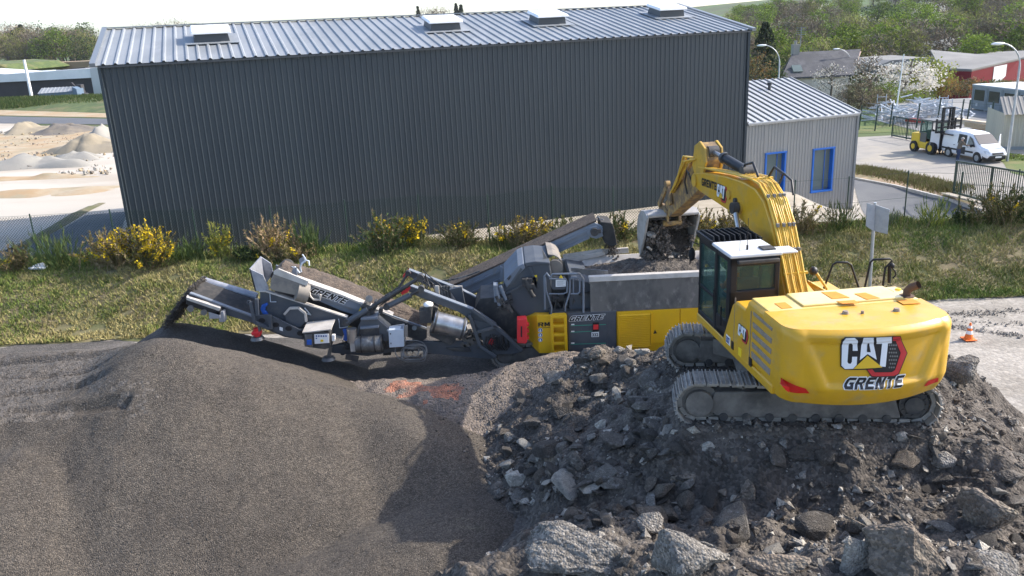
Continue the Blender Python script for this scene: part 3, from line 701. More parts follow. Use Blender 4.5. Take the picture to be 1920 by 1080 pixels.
fx = [-31.0]+[at(px, py, 31.2).x for px, py in ((66,450),(216,450),(369,450),(513,450),(652,440),(788,430),(917,430),(1036,410),(1150,405))]
fx += [fx[-1]+2.9, fx[-1]+5.6, at(1488,400,31.2).x, at(1588,390,31.2).x, at(1697,390,31.2).x, at(1797,390,31.2).x, 19.6, 22.4, 25.2]
tops = []
for x in fx:
    z = hz(x, 31.2)+.05; pm = MB(); pm.tube([(x,31.2,z-.2), (x,31.2,z+2.05)], .026, 7); pm.build("post", "green_metal", fl); tops.append(Vector((x,31.2,z)))
for (a, b, hh, cell) in ((0, 10, 1.95, .11), (10, 18, 1.95, .11)):
    if a == 0: chain_mesh("wire_mesh", tops[a:b+1], hh, fl, cell=cell, t=.011)
mb = MB()
for h_ in (1.98, 1.0, .1): mb.tube([t+Zv(h_) for t in tops], .006, 4)
mb.build("line_wire", "green_metal", fl)
yf = empty("yard_fence", gz(1740,240,-1.3), "dark wire fence with posts along the scaffolding yard", "fence")
yp = [gz(*p, -1.3) for p in ((1610,244),(1640,246),(1668,238),(1718,240),(1757,231),(1800,232),(1812,234),(1855,238),(1905,246))]
for p in yp:
    pm = MB(); pm.bar(p, p+Vector((.12,0,2.3)), .1, .1); pm.build("post", "green_metal", yf)
mb = MB()
for h_ in (.2, .8, 1.4, 2.0): mb.tube([p+Vector((h_*.05,0,h_)) for p in yp], .012, 4)
mb.build("line_wire", "green_metal", yf)
# scaffolding
sc_ = empty("scaffolding_heap", gz(1715,225,-1.3), "jumbled heap of galvanised scaffolding frames in the fenced yard", "scaffolding")
rs = random.Random(3); c = Vector(sc_.location); mb = MB()
for k in range(190):
    x = rs.uniform(-4.5,4.5); y = rs.uniform(-3,4); h_ = rs.uniform(.1,2.4)*(1-abs(x)/7)
    a = rs.choice((0, .15, 1.2, rs.uniform(0,3.1))); l_ = rs.uniform(.5,1.4); d = Vector((math.cos(a), math.sin(a), rs.uniform(-.35,.35)))
    p = c+Vector((x,y,h_)); mb.bar(p-d*l_, p+d*l_, .10, .10)
for k in range(9):
    p = c+Vector((rs.uniform(-4.4,3.5), rs.uniform(-2,3.5), 0)); hh = rs.uniform(1.5,2.7)
    for dx in (0,.9): mb.bar(p+Vector((dx,0,0)), p+Vector((dx,0,hh)), .06,.06)
    for j in range(5): mb.bar(p+Vector((0,0,hh*(j+.5)/5)), p+Vector((.9,0,hh*(j+.5)/5)), .05,.05)
mat("scaffold_silver", (0.52,0.55,0.58), (0.40,0.43,0.46), scale=3, rough=.5)
mb.build("scaffold_frame", "scaffold_silver", sc_)
mat("red_beam", (0.5,0.05,0.04), rough=.5)
mb = MB(); mb.bar(gz(1698,230,-1.3)+Zv(.3), gz(1732,233,-1.3)+Zv(.3), .25, .35); tag(mb.build("steel_beam", "red_beam"), "red steel beam lying at the front of the scaffolding", "beam")
mat("timber", (0.50,0.36,0.22), (0.42,0.29,0.17), scale=3, rough=.85, stretch=(.3,3,3)); mat("timber_pale", (0.62,0.50,0.36), (0.55,0.43,0.3), scale=3, rough=.85)
tq = [gz(*p,-1.3) for p in ((1822,250),(1884,264))]
for k, (z, dy, m_, lb) in enumerate(((.25,0,"timber","lower brown timber beam of the stack behind the van"), (.75,.6,"timber","upper brown timber beam of the stack behind the van"), (.9,2.2,"timber_pale","pale long beam lying behind the brown timber"))):
    mb = MB(); mb.bar(tq[0]+Vector((-.2*k,dy,z)), tq[1]+Vector((.8,dy,z)), .5, .42); tag(mb.build("timber_beam", m_), lb, "beam")
# ------------------------------------------------------------------ mobile crusher
mat("machine_slate", (0.068,0.077,0.090), (0.090,0.097,0.105), scale=1.6, rough=.45, c3=(0.13,0.12,0.105), s3=2.6, l3=.58, h3=.8, bump=.03, bscale=8)
mat("machine_light", (0.175,0.20,0.235), (0.15,0.17,0.20), scale=1.5, rough=.5, c3=(0.20,0.185,0.16), s3=3, l3=.56, h3=.75)
mat("dark_steel", (0.035,0.035,0.037), (0.07,0.066,0.06), scale=4, rough=.6, c3=(0.11,0.10,0.085), s3=2, l3=.55, h3=.75)
mat("worn_steel", (0.20,0.20,0.195), (0.12,0.12,0.118), scale=1.4, rough=.45, metal=.45, c3=(0.30,0.295,0.28), s3=3.2, l3=.52, h3=.7, rvar=.1, stretch=(1.3,1,.8))
mat("pale_steel", (0.50,0.465,0.42), (0.40,0.37,0.33), scale=3, rough=.55, c3=(0.38,0.33,0.28), s3=7, l3=.6, h3=.75)
mat("machine_yellow", (0.76,0.43,0.008), (0.70,0.39,0.012), scale=1.2, rough=.42, c3=(0.52,0.33,0.06), s3=3, l3=.62, h3=.85)
mat("red_plastic", (0.72,0.035,0.04), (0.62,0.03,0.035), scale=3, rough=.4)
mat("rubber_belt", (0.028,0.027,0.026), (0.05,0.045,0.04), scale=6, rough=.85)
mat("dusty_belt", (0.115,0.088,0.068), (0.075,0.06,0.049), scale=4, rough=1, bump=.6, bscale=22, voro=.3, vscale=22)
mat("dusty_metal", (0.25,0.22,0.185), (0.21,0.19,0.165), scale=5, rough=.7, c3=(0.15,0.14,0.13), s3=2, metal=.1)
mat("chrome_steel", (0.42,0.42,0.42), (0.30,0.295,0.29), scale=5, rough=.3, metal=.8)
mat("white_sheet", (0.80,0.79,0.77), rough=.5); mat("black_paint", (0.012,0.012,0.014), rough=.5)
mat("blue_paint", (0.02,0.10,0.42), rough=.45); mat("light_cabinet", (0.50,0.55,0.60), (0.46,0.51,0.56), scale=2, rough=.45)
mat("sticker_green", (0.05,0.30,0.20), rough=.5); mat("warn_yellow", (0.85,0.60,0.02), rough=.5); mat("navy_sign", (0.02,0.06,0.25), rough=.4)
mat("track_steel", (0.30,0.275,0.24), (0.19,0.172,0.15), scale=6, rough=.65, metal=.1, c3=(0.38,0.35,0.305), s3=12, l3=.5, h3=.7)
mat("track_dirt", (0.115,0.105,0.093), (0.175,0.16,0.14), scale=3, rough=.9, c3=(0.06,0.056,0.05), s3=1.3, bump=.4, bscale=14)
mat("hose_black", (0.015,0.015,0.016), rough=.5); mat("cable_grey", (0.17,0.17,0.165), rough=.6)
YN, YF = 22.0, 24.5
cr = empty("mobile_crusher", (2.0,23.2,0), "grey and yellow tracked rock crusher with hopper, long screening conveyors and return belt", "crusher")
def part(name, m, parent=None, bevel=.012, **k):
    def fin(mb): return mb.build(name, m, parent if parent is not None else cr, bevel=bevel, **k)
    return fin
def ppart(name, m, polys, Y0, Y1, parent=None, bevel=.012):
    mb = MB()
    for q in (polys if isinstance(polys[0], list) else [polys]): mb.pp(q, Y0, Y1)
    return mb.build(name, m, parent if parent is not None else cr, bevel=bevel)
def wloc(p):
    o = Vector((0,0,0))
    while p is not None: o = o+p.location; p = p.parent
    return o
def wtext(name, s, m, parent, p0, p1, hgt, up=(0,0,1), shear=0.0, bold=0.0, depth=.002, fit=None):
    """lettering between two world points, cap height hgt (m)"""
    p0 = Vector(p0); p1 = Vector(p1); ex = (p1-p0); L = ex.length
    o = textobj(name, s, m, parent, (0,0,0), (1,0,0), (0,1,0), 1.0, shear, bold, 0.0)
    me = o.data; xs = [v.co.x for v in me.vertices]; ys = [v.co.y for v in me.vertices]
    x0, x1, y0, y1 = min(xs), max(xs), 0.0, 0.72
    ex.normalize(); ez = ex.cross(Vector(up)).normalized(); ey = ez.cross(ex); off = p0-wloc(parent)
    if fit: x0, x1 = fit
    for v in me.vertices:
        v.co = off+ex*((v.co.x-x0)/(x1-x0)*L)+ey*((v.co.y-y0)/(y1-y0)*hgt)+ez*depth
    o["fit"] = 0; del o["fit"]
    return o, (x0, x1)
def on_plane(p0, p1, hgt, up=(0,0,1)):
    p0 = Vector(p0); p1 = Vector(p1); ex = p1-p0; ez = ex.normalized().cross(Vector(up)).normalized(); ey = ez.cross(ex.normalized())
    return lambda u, v, e: p0+ex*u+ey*(v*hgt)+ez*e
def grente(parent, p0, p1, hgt, up=(0,0,1)):
    return block_text("company_lettering", "GRENTE", "black_paint", parent, on_plane(p0, p1, hgt, up), .55, hgt/(Vector(p1)-Vector(p0)).length, "white_sheet")

# -- undercarriage
def track_set(parent, T, Lw, r, wdt, n, mats=("track_steel","track_dirt","dark_steel"), rollers=6, frame_h=.5, idler_flip=False, out=-1):
    ch = MB(T); per = 2*Lw+2*math.pi*r; p = per/n
    for k in range(n):
        s = k*p
        if s < Lw: pos = (-Lw/2+s, r*2); ang = 0
        elif s < Lw+math.pi*r: a = (s-Lw)/r; pos = (Lw/2+r*math.sin(a), r+r*math.cos(a)); ang = -a
        elif s < 2*Lw+math.pi*r: pos = (Lw/2-(s-Lw-math.pi*r), 0); ang = -math.pi
        else: a = (s-2*Lw-math.pi*r)/r; pos = (-Lw/2-r*math.sin(a), r-r*math.cos(a)); ang = -math.pi-a
        sag = -.045*math.sin(math.pi*(s/Lw))**2 if s < Lw else 0
        Rm = Matrix.Rotation(-ang, 3, 'Y'); c = Vector((pos[0], 0, pos[1]+sag))
        ch.box(c, (p*.93, wdt, .03), Rm)
        for dx in (-.36, 0.0, .36): ch.box(c+Rm @ Vector((dx*p, 0, .03)), (.018, wdt, .045), Rm)
        ch.box(c+Rm @ Vector((0, 0, -.07)), (p*.8, .09, .10), Rm); ch.box(c+Rm @ Vector((0, .12, -.07)), (p*.8, .05, .08), Rm); ch.box(c+Rm @ Vector((0, -.12, -.07)), (p*.8, .05, .08), Rm)
    ch.build("track_chain", mats[0], parent)
    fr = MB(T); y0, y1 = -wdt*.32, wdt*.32
    prof = [(-Lw/2+.15, .30*r*2), (-Lw/2+.28, 1.52*r), (Lw*.12, 1.62*r), (Lw/2-.35, 1.5*r), (Lw/2-.2, .36*r), (Lw/2-.5,.30*r), (-Lw/2+.4, .30*r)]
    fr.prism([Vector((x, y0, z)) for x, z in prof], (0, y1-y0, 0)); fr.build("track_frame", mats[1], parent, bevel=.03)
    for k in range(rollers):
        x = -Lw/2+.45+(Lw-.9)*k/(rollers-1); ro = MB(T); ro.cyl((x, out*wdt*.36, r*.34), (x, -out*wdt*.36, r*.34), r*.19, n=14); ro.build("track_roller", mats[2], parent)
    i = MB(T); i.cyl((-Lw/2, out*wdt*.40, r), (-Lw/2, -out*wdt*.34, r), r*.60, n=26); i.cyl((-Lw/2, out*wdt*.22, r), (-Lw/2, -out*wdt*.22, r), r*.86, n=26); i.build("idler_wheel", mats[1], parent, bevel=.015)
    s_ = MB(T); s_.cyl((Lw/2, out*wdt*.30, r), (Lw/2, -out*wdt*.25, r), r*.62, n=26); s_.cyl((Lw/2, out*wdt*.38, r), (Lw/2, out*wdt*.30, r), r*.40, n=20)
    for k in range(19):
        a = 2*math.pi*k/19; s_.box((Lw/2+math.cos(a)*r*.76, 0, r+math.sin(a)*r*.76), (.10, wdt*.25, .06), Matrix.Rotation(-a, 3, 'Y'))
    for k in range(12):
        a = 2*math.pi*k/12; s_.cyl((Lw/2+math.cos(a)*r*.5, out*wdt*.33, r+math.sin(a)*r*.5), (Lw/2+math.cos(a)*r*.5, out*wdt*.29, r+math.sin(a)*r*.5), .025, n=6)
    s_.build("drive_sprocket", mats[2], parent, bevel=.01)
for yy, ot in ((22.45, -1), (24.1, 1)):
    track_set(cr, Matrix.Translation((1.45, yy, .06)), 3.5, .36, .42, 54, rollers=7, out=ot)

# -- feed hopper and body
ZT = 2.78; XL, XR = at(1106,520,YN).x, 5.95
mb = MB(); mb.hexa([(XL,YN,1.72),(XR,YN,1.72),(XR,YN+.05,1.72),(XL,YN+.05,1.72),(XL,YN,ZT-.06),(XR,YN,ZT-.06),(XR,YN+.05,ZT-.06),(XL,YN+.05,ZT-.06)])
hop = mb.build("hopper_wall", "worn_steel", cr, bevel=.01)
mb = MB()   # bent pale lip along the near rim and its inner slope
mb.hexa([(XL-.02,YN-.05,ZT-.14),(XR,YN-.05,ZT-.14),(XR,YN-.015,ZT-.14),(XL-.02,YN-.015,ZT-.14),(XL-.04,YN-.03,ZT),(XR,YN-.03,ZT),(XR,YN+.10,ZT+.02),(XL-.04,YN+.10,ZT+.02)])
mb.build("hopper_lip", "pale_steel", cr, bevel=.008)
mb = MB()
mb.hexa([(XL,YN+.1,ZT),(XR,YN+.1,ZT),(XR-.2,YN+.75,1.9),(XL,YN+.75,1.9),(XL,YN+.07,ZT-.03),(XR,YN+.07,ZT-.03),(XR-.2,YN+.7,1.85),(XL,YN+.7,1.85)])
mb.hexa([(XL,YF,2.68),(XR,YF,2.68),(XR-.2,YF-.7,1.9),(XL,YF-.7,1.9),(XL,YF+.05,2.68),(XR,YF+.05,2.68),(XR-.2,YF-.65,1.85),(XL,YF-.65,1.85)])
mb.build("hopper_slope", "pale_steel", cr, bevel=.006)
mb = MB(); mb.hexa([(XL-.9,YF,1.7),(XR,YF,1.7),(XR,YF+.06,1.7),(XL-.9,YF+.06,1.7),(XL-.9,YF,2.62),(XR,YF,2.66),(XR,YF+.06,2.66),(XL-.9,YF+.06,2.62)])
mb.pp([(1052,487),(1130,471),(1135,478),(1060,496)], YF-.1, YF+.1); mb.pp([(1055,478),(1128,467),(1131,478),(1058,496)], YF-.02, YF+.05); mb.pp([(1128,468),(1178,465),(1179,474),(1128,480)], YF+.1, YF+.2)
mb.build("hopper_wall", "pale_steel", cr, bevel=.006)
mb = MB(); mb.hexa([(XR-.05,YN,1.7),(XR+.03,YN,1.7),(XR+.03,YF,1.7),(XR-.05,YF,1.7),(XR-.05,YN,ZT),(XR+.03,YN,ZT),(XR+.03,YF,ZT-.1),(XR-.05,YF,ZT-.1)])
mb.prism([(XR-.06,YN+.05,2.75),(XR-.06,YN+1.25,3.05),(XR-.06,YF,2.66),(XR-.06,YF-.6,1.9),(XR-.06,YN+.7,1.9)], (.05,0,0))
mb.build("hopper_end", "pale_steel", cr, bevel=.006)
mb = MB(); mb.pp([(1107,530),(1090,527),(1072,524),(1068,528),(1068,580),(1107,583)], YN+.25, YF-.1); mb.build("feeder_body", "machine_slate", cr)
mb = MB(); mb.pp([(1071,502),(1140,508),(1141,517),(1110,519),(1071,508)], YN+.5, YN+.56); mb.build("feed_plate", "worn_steel", cr)
# engine house
zt, zb0 = at(1157,583,YN).z, at(1157,655,YN).z-.12
xg, xc, xp = at(1063,583,YN).x, at(1142,583,YN).x, at(1156,583,YN).x
mb = MB(); mb.hexa([(xp,YN+.02,zb0),(5.6,YN+.02,zb0),(5.6,YF-.05,zb0),(xp,YF-.05,zb0),(xp,YN+.02,zt),(5.6,YN+.02,zt),(5.6,YF-.05,zt),(xp,YF-.05,zt)])
eng = mb.build("engine_hood", "machine_yellow", cr, bevel=.02)
mb = MB()
for x0, x1 in ((xp+.02, at(1275,580,YN).x-.01), (at(1275,580,YN).x+.01, 5.55)):
    mb.hexa([(x0,YN-.012,zb0+.25),(x1,YN-.012,zb0+.25),(x1,YN+.02,zb0+.25),(x0,YN+.02,zb0+.25),(x0,YN-.012,zt-.03),(x1,YN-.012,zt-.03),(x1,YN+.02,zt-.03),(x0,YN+.02,zt-.03)])
dr_ = mb.build("engine_door", "machine_yellow", eng, bevel=.01)
mb = MB(); g0, g1 = at(1161,590,YN), at(1219,649,YN)
for k in range(19):
    z = g0.z+(g1.z-g0.z)*(k+.5)/19
    mb.hexa([(g0.x,YN-.045,z-.022),(g1.x,YN-.045,z-.022),(g1.x,YN-.012,z-.01),(g0.x,YN-.012,z-.01),(g0.x,YN-.045,z-.005),(g1.x,YN-.045,z-.005),(g1.x,YN-.012,z+.022),(g0.x,YN-.012,z+.022)])
for x in (g0.x-.03, g1.x+.01): mb.hexa([(x,YN-.05,g1.z),(x+.03,YN-.05,g1.z),(x+.03,YN-.01,g1.z),(x,YN-.01,g1.z),(x,YN-.05,g0.z),(x+.03,YN-.05,g0.z),(x+.03,YN-.01,g0.z),(x,YN-.01,g0.z)])
mb.build("louvre_grille", "machine_yellow", eng)
mb = MB(); mb.pp([(1225,626),(1228,618),(1232,625)], YN-.018, YN-.012); mb.build("warning_sticker", "black_paint", eng, bevel=0)
mb = MB(); mb.hexa([(xg,YN-.01,zb0-.05),(xp-.01,YN-.01,zb0-.05),(xp-.01,YF,zb0-.05),(xg,YF,zb0-.05),(xg,YN-.01,zt+.01),(xp-.01,YN-.01,zt+.01),(xp-.01,YF,zt+.01),(xg,YF,zt+.01)])
ctl = mb.build("control_housing", "machine_slate", cr, bevel=.02)
mb = MB(); mb.pp([(1066,592),(1139,588),(1139,652),(1066,658)], YN-.025, YN-.01); mb.build("control_door", "machine_slate", ctl, bevel=.008)
grente(ctl, at(1069,602.5,YN-.026), at(1132,598.5,YN-.026), .15)
mb = MB()
for y in (609.5, 622, 644.5): mb.pp([(1070,y+.6),(1136 if y > 640 or y < 612 else 1110,y-1.6),(1136 if y > 640 or y < 612 else 1110,y-.4),(1070,y+1.8)], YN-.03, YN-.024)
mb.build("marking_line", "sticker_green", ctl, bevel=0)
for y in (607.5, 620.5, 642.5): 
    mb = MB(); mb.pp([(1071,y),(1077,y-.2),(1077,y+2),(1071,y+2.2)], YN-.031, YN-.024); mb.build("label_plate", "white_sheet", ctl, bevel=0)
mb = MB(); mb.pp([(1111.5,605),(1123,604.5),(1123,621),(1111.5,622)], YN-.05, YN-.024); pl = mb.build("switch_panel", "black_paint", ctl)
mb = MB(); mb.pp([(1112.5,609),(1122,608.5),(1122,617.5),(1112.5,618)], YN-.06, YN-.05); mb.build("main_switch", "red_plastic", pl)
mb = MB(); mb.pp([(1109,623.2),(1123,622.6),(1123,631.5),(1109,632.1)], YN-.04, YN-.024); np_ = mb.build("number_plate", "white_sheet", ctl, bevel=0)
wtext("plate_number", "332", "black_paint", np_, at(1110.3,630.6,YN-.042), at(1121.8,630.1,YN-.042), .092, bold=.03)
# ladder box
bx = MB(); YB = YN-.15
P_ = [(1007,591),(1034,591),(1034,662),(1011,662)]
f4 = [at(x,y,YB) for x,y in P_]; b4 = [Vector((p.x, YN+1.0, p.z)) for p in f4]; l2 = [at(982,594,YN+.55), at(990,641,YN+.55)]
top2 = [at(1000,580,YN+1.1), at(1023,580,YN+1.1)]
bx.add([f4[0],f4[1],f4[2],f4[3],l2[0],l2[1],top2[0],top2[1],Vector((l2[0].x,YN+1.1,l2[0].z)),Vector((l2[1].x,YN+1.1,l2[1].z)),Vector((top2[1].x,YN+1.1,f4[2].z))],
       [(3,2,1,0),(0,4,5,3),(0,1,7,6),(0,6,4),(1,2,10,7),(4,6,8),(4,8,9,5)])
yb = bx.build("service_box", "machine_yellow", cr, bevel=.01)
block_text("model_lettering", "RM", "black_paint", yb, on_plane(at(1009,612.5,YB), at(1031,611.5,YB), .125), 0)
mb = MB(); mb.pp([(1009,614.6),(1031,613.8),(1031,614.6),(1009,615.4)], YB-.006, YB); mb.build("marking_line", "black_paint", yb, bevel=0)
for y in (619, 628, 637):
    mb = MB(); c = at(1013,y,YB); mb.cyl(c, c-Vector((0,.012,0)), .062, n=20); st = mb.build("safety_sign", "white_sheet", yb)
    mb = MB(); c = c-Vector((0,.012,0)); mb.cyl(c, c-Vector((0,.004,0)), .054, n=20); mb.build("sign_disc", "navy_sign", st)
    mb = MB(); mb.sphere(c+Vector((0,-.006,.022)), .018, 8, 6, (1,.2,1)); mb.box(c+Vector((0,-.006,-.018)), (.045,.006,.045)); mb.build("pictogram", "white_sheet", st)
ld = MB(); x0, x1 = at(1034.5,600,YB).x, at(1060,600,YB).x; z0, z1 = at(1047,661,YB).z, at(1047,591,YB).z
for x in (x0, x1): ld.hexa([(x-.04,YB-.07,z0),(x+.04,YB-.07,z0),(x+.04,YB+.25,z0),(x-.04,YB+.25,z0),(x-.04,YB-.07,z1),(x+.04,YB-.07,z1),(x+.04,YB+.25,z1),(x-.04,YB+.25,z1)])
for k in range(5):
    z = z0+.03+(z1-z0-.06)*k/4; ld.hexa([(x0,YB-.06,z-.05),(x1,YB-.06,z-.05),(x1,YB+.2,z-.03),(x0,YB+.2,z-.03),(x0,YB-.06,z+.03),(x1,YB-.06,z+.03),(x1,YB+.2,z+.05),(x0,YB+.2,z+.05)])
ld.hexa([(x0,YB+.14,z0),(x1,YB+.14,z0),(x1,YB+.18,z0),(x0,YB+.18,z0),(x0,YB+.14,z1),(x1,YB+.14,z1),(x1,YB+.18,z1),(x0,YB+.18,z1)])
ld.build("ladder", "machine_yellow", cr, bevel=.008)
rb = MB(); rb.pp([(969.5,598),(987,597),(988.5,601),(988.5,641),(986,645),(969.5,644)], YN-.25, YN+.02); rbx = rb.build("red_case", "red_plastic", cr, bevel=.03, seg=3)
mb = MB(); mb.pp([(976.5,612),(979,612),(979,632),(976.5,632)], YN-.262, YN-.24); mb.build("case_slot", "black_paint", rbx, bevel=0)
mb = MB()
for y in (608, 620, 632): mb.pp([(987,y),(992,y),(992,y+4),(987,y+4)], YN-.2, YN); 
mb.build("case_latch", "red_plastic", rbx)
# crusher housing
YC0, YC1 = YN+.45, YF-.3
hs = ppart("crusher_housing", "machine_slate", [(944,528),(972,500),(984,494),(1005,491),(1031,493),(1034,512),(1034,586),(1000,590),(978,596),(944,560)], YC0, YC1, bevel=.04)
ppart("housing_cover", "machine_light", [(945,527),(971,499),(982,494),(985,502),(950,540)], YC0-.05, YC1+.05, hs, .02)
ppart("housing_cover", "machine_slate", [(984,493),(1004,490),(1031,492),(1032,497),(1005,497),(985,501)], YC0-.04, YC1+.05, hs, .02)
mb = MB()
for a, b in (((957,534),(978,503)),((948,551),(985,531)),((985,531),(1004,520)),((1004,520),(1004,560)),((993,500),(1008,540))): mb.bar(at(*a,YC0-.03), at(*b,YC0-.03), .05, .07)
mb.build("housing_rib", "machine_slate", hs)
mb = MB(); q = [(951,523),(957,516),(958,518),(953,525)]; mb.tube([at(*p,YC0-.06) for p in q], .015, 6); mb.build("grab_handle", "dark_steel", hs)
mb = MB(); mb.pp([(1000,517),(1007,516),(1007,527),(1000,528)], YC0-.03, YC0); mb.build("warning_light", "warn_yellow", hs)
mb = MB()
for k, (a, b, r_) in enumerate((((982,524),(1000,556),.06),((984,522),(992,540),.09),((996,548),(1003,556),.035))): mb.cyl(at(*a,YC0-.15), at(*b,YC0-.15), r_, n=12)
mb.box(at(988,528,YC0-.12), (.28,.2,.22)); mb.box(at(994,535,YC0-.12), (.22,.24,.12)); mb.build("hydraulic_ram", "dark_steel", hs, bevel=.01)
rc = random.Random(5); mb = MB()
for k in range(26):
    p = at(rc.uniform(932,958), rc.uniform(556,580), YC0-.2); mb.box(p+Vector((0,rc.uniform(-.1,.2),0)), (rc.uniform(.04,.18),rc.uniform(.05,.2),rc.uniform(.04,.13)), Matrix.Rotation(rc.uniform(-.6,-.3),3,'Y'))
for k in range(5): mb.cyl(at(930+k*6,555+k*5,YC0-.25), at(936+k*6,566+k*5,YC0-.25), .05, n=10)
mb.build("valve_block", "dark_steel", hs, bevel=.008)
mb = MB()
for a, b, r_ in (((929,540),(938,572),.07),((938,536),(950,566),.05)): mb.cyl(at(*a,YC0-.2), at(*b,YC0-.2), r_, n=12)
mb.box(at(930,548,YC0-.1), (.12,.3,.5)); mb.build("cover_ram", "machine_light", hs)
# deflector flaps above the inlet
mb = MB(); a = [at(1017,468,YN+.9), at(1031,511,YN+.9), at(1023,500,YN+.9)]
mb.pp([(1016,467),(1034,498),(1030,511),(1022,500)], YN+.8, YN+.84)
qs = [at(1030+28*math.sin(t)*.9, 500-24*math.cos(t)*.9, YN+.9) for t in (-.1,.3,.7,1.1,1.5)]
for p, q in zip(qs, qs[1:]): mb.hexa([p, q, q+Vector((0,1.4,0)), p+Vector((0,1.4,0)), p+Zv(.03), q+Zv(.03), q+Vector((0,1.4,.03)), p+Vector((0,1.4,.03))])
mb.build("inlet_flap", "dusty_metal", cr)
mb = MB(); c = at(1040,503,YN+.8); mb.cyl(c, c+Vector((0,.05,0)), .24, n=24); mb.build("inlet_disc", "dusty_metal", cr)
# platform rails and sign
mb = MB(); YP = YN-.02
mb.tube([at(*p,YP) for p in ((1022,580),(1021,517),(1025,512),(1031,520))], .028); mb.tube([at(*p,YP) for p in ((1034,590),(1034,575),(1024,545),(1022,520))], .024)
mb.tube([at(*p,YP) for p in ((1029,551),(1057,551),(1063,548),(1064,530),(1061,523),(1030,523))], .022)
mb.tube([at(*p,YP) for p in ((1094,586),(1094,523),(1087,513),(1036,514),(1033,520))], .030)
mb.tube([at(*p,YP) for p in ((1060,583),(1060,575),(1068,548),(1069,523),(1072,520),(1083,520),(1087,524),(1087,547),(1083,551),(1070,551))], .024)
mb.tube([at(*p,YP) for p in ((1075,521),(1075,550))], .018)
mb.build("guard_rail", "machine_light", cr)
sgp = ppart("sign_board", "machine_slate", [(1036,519),(1058,519),(1061,522),(1061,541),(1057,543),(1037,543),(1034,540),(1034,522)], YP+.03, YP+.06, bevel=.008)
mb = MB(); mb.pp([(1042,524.5),(1061,523.5),(1061,537),(1042,538)], YP+.01, YP+.03); nt_ = mb.build("notice_sheet", "white_sheet", sgp, bevel=0)
mb = MB()
for k in range(5): mb.pp([(1044,527+k*2),(1059-(k % 2)*3,526.4+k*2),(1059-(k % 2)*3,527+k*2),(1044,527.6+k*2)], YP+.006, YP+.01)
mb.build("notice_text", "cable_grey", nt_, bevel=0)
mb = MB(); mb.pp([(1048,522.5),(1051.8,514.5),(1055.6,522.3)], YP+.0, YP+.03); mb.build("warning_sticker", "warn_yellow", sgp, bevel=0)
ppart("platform", "dark_steel", [(1030,586),(1108,583),(1108,588),(1030,592)], YN+.0, YN+1.0)
rc = random.Random(8); mb = MB()
for k in range(24): mb.box(at(rc.uniform(1036,1102), rc.uniform(556,582), YN+.5)+Vector((0,rc.uniform(-.2,.5),0)), (rc.uniform(.05,.3),.2,rc.uniform(.05,.2)))
for k in range(4): mb.tube([at(1040+k*16,580,YN+.3), at(1044+k*16,560,YN+.25), at(1050+k*15,575,YN+.3)], .03, 6)
mb.build("drive_unit", "dark_steel", cr, bevel=.01)
ppart("inner_wall", "dark_steel", [(1030,510),(1108,520),(1108,586),(1030,588)], YN+.9, YN+1.0)

# -- chassis below the discharge belt
ppart("chassis_beam", "machine_slate", [(742,642),(900,640),(908,652),(930,662),(930,672),(915,673),(828,665),(742,657)], YN+.2, YN+.32)
ppart("chassis_beam", "machine_slate", [(742,642),(900,640),(930,662),(915,673),(742,657)], YF-.4, YF-.28)
ppart("chassis_plate", "dark_steel", [(835,653),(880,652),(884,660),(850,659)], YN+.14, YN+.2)
ppart("side_frame", "machine_slate", [(884,600),(929,608),(981,659),(962,664),(924,664),(908,650),(900,620)], YN+.12, YN+.2)
mb = MB()
for a, b in (((886,580),(930,612)),((930,612),(979,656)),((895,622),(932,611)),((880,590),(900,648)),((900,648),(930,668))): mb.bar(at(*a,YN+.06), at(*b,YN+.06), .12, .1)
mb.build("side_brace", "machine_slate", cr, bevel=.01)
ppart("hose_bracket", "red_plastic", [(914,645),(921,635),(929,637),(923,648)], YN+.02, YN+.1)
mb = MB(); rc = random.Random(11)
for k in range(9):
    x = 912+k*4; pts = [at(x,630+rc.uniform(-4,6),YN+.0), at(x-6+rc.uniform(-4,10),645,YN-.05), at(x+4+rc.uniform(-4,6),657,YN+.0), at(x+rc.uniform(6,16),650,YN+.05), at(x+rc.uniform(2,14),633,YN+.08)]
    mb.tube(pts, .018, 6)
mb.build("hydraulic_hose", "hose_black", cr)
ppart("front_bulkhead", "dark_steel", [(900,560),(946,556),(982,596),(980,655),(930,612),(890,580)], YN+.7, YF-.5)

# -- gantry arms
for nm, poly, tip, Y0 in (("gantry_arm", [(765,545),(768,535),(776,538),(887,580),(930,609),(931,617),(895,624),(884,606),(871,592),(862,586),(776,553)], [(751,548),(758,541),(766,535),(770,540),(765,548),(754,553)], YN+.15),
                          ("gantry_arm", [(766,517),(767,506),(775,509),(869,545),(918,571),(925,584),(900,590),(868,566),(776,524)], [(755,518),(760,512),(767,506),(771,512),(764,520),(757,522)], YF-.55)):
    mb = MB(); mb.pp(poly, Y0, Y0+.14); am = mb.build(nm, "machine_slate", cr, bevel=.012)
    mb = MB(); n_ = 4 if Y0 < 23 else 3; tp = [poly[1], poly[3], poly[4]]
    for a, b in zip(tp, tp[1:]): mb.bar(at(*a,Y0+.06)+Zv(.015), at(*b,Y0+.06)+Zv(.015), .2, .03)
    mb.build("flange", "machine_light", am)
    mb = MB(); mb.pp(tip, Y0-.03, Y0+.17); mb.build("arm_tip", "red_plastic", am)
mb = MB(); rc = random.Random(4)
for k in range(14):
    a = at(rc.uniform(775,815), rc.uniform(518,548), YN+.6+rc.uniform(-.3,.5)); mb.tube([a, a+Vector((rc.uniform(-.1,.2),0,rc.uniform(.1,.35))), a+Vector((rc.uniform(.1,.4),rc.uniform(-.1,.1),-.15))], .014, 5)
mb.build("hydraulic_hose", "hose_black", cr)
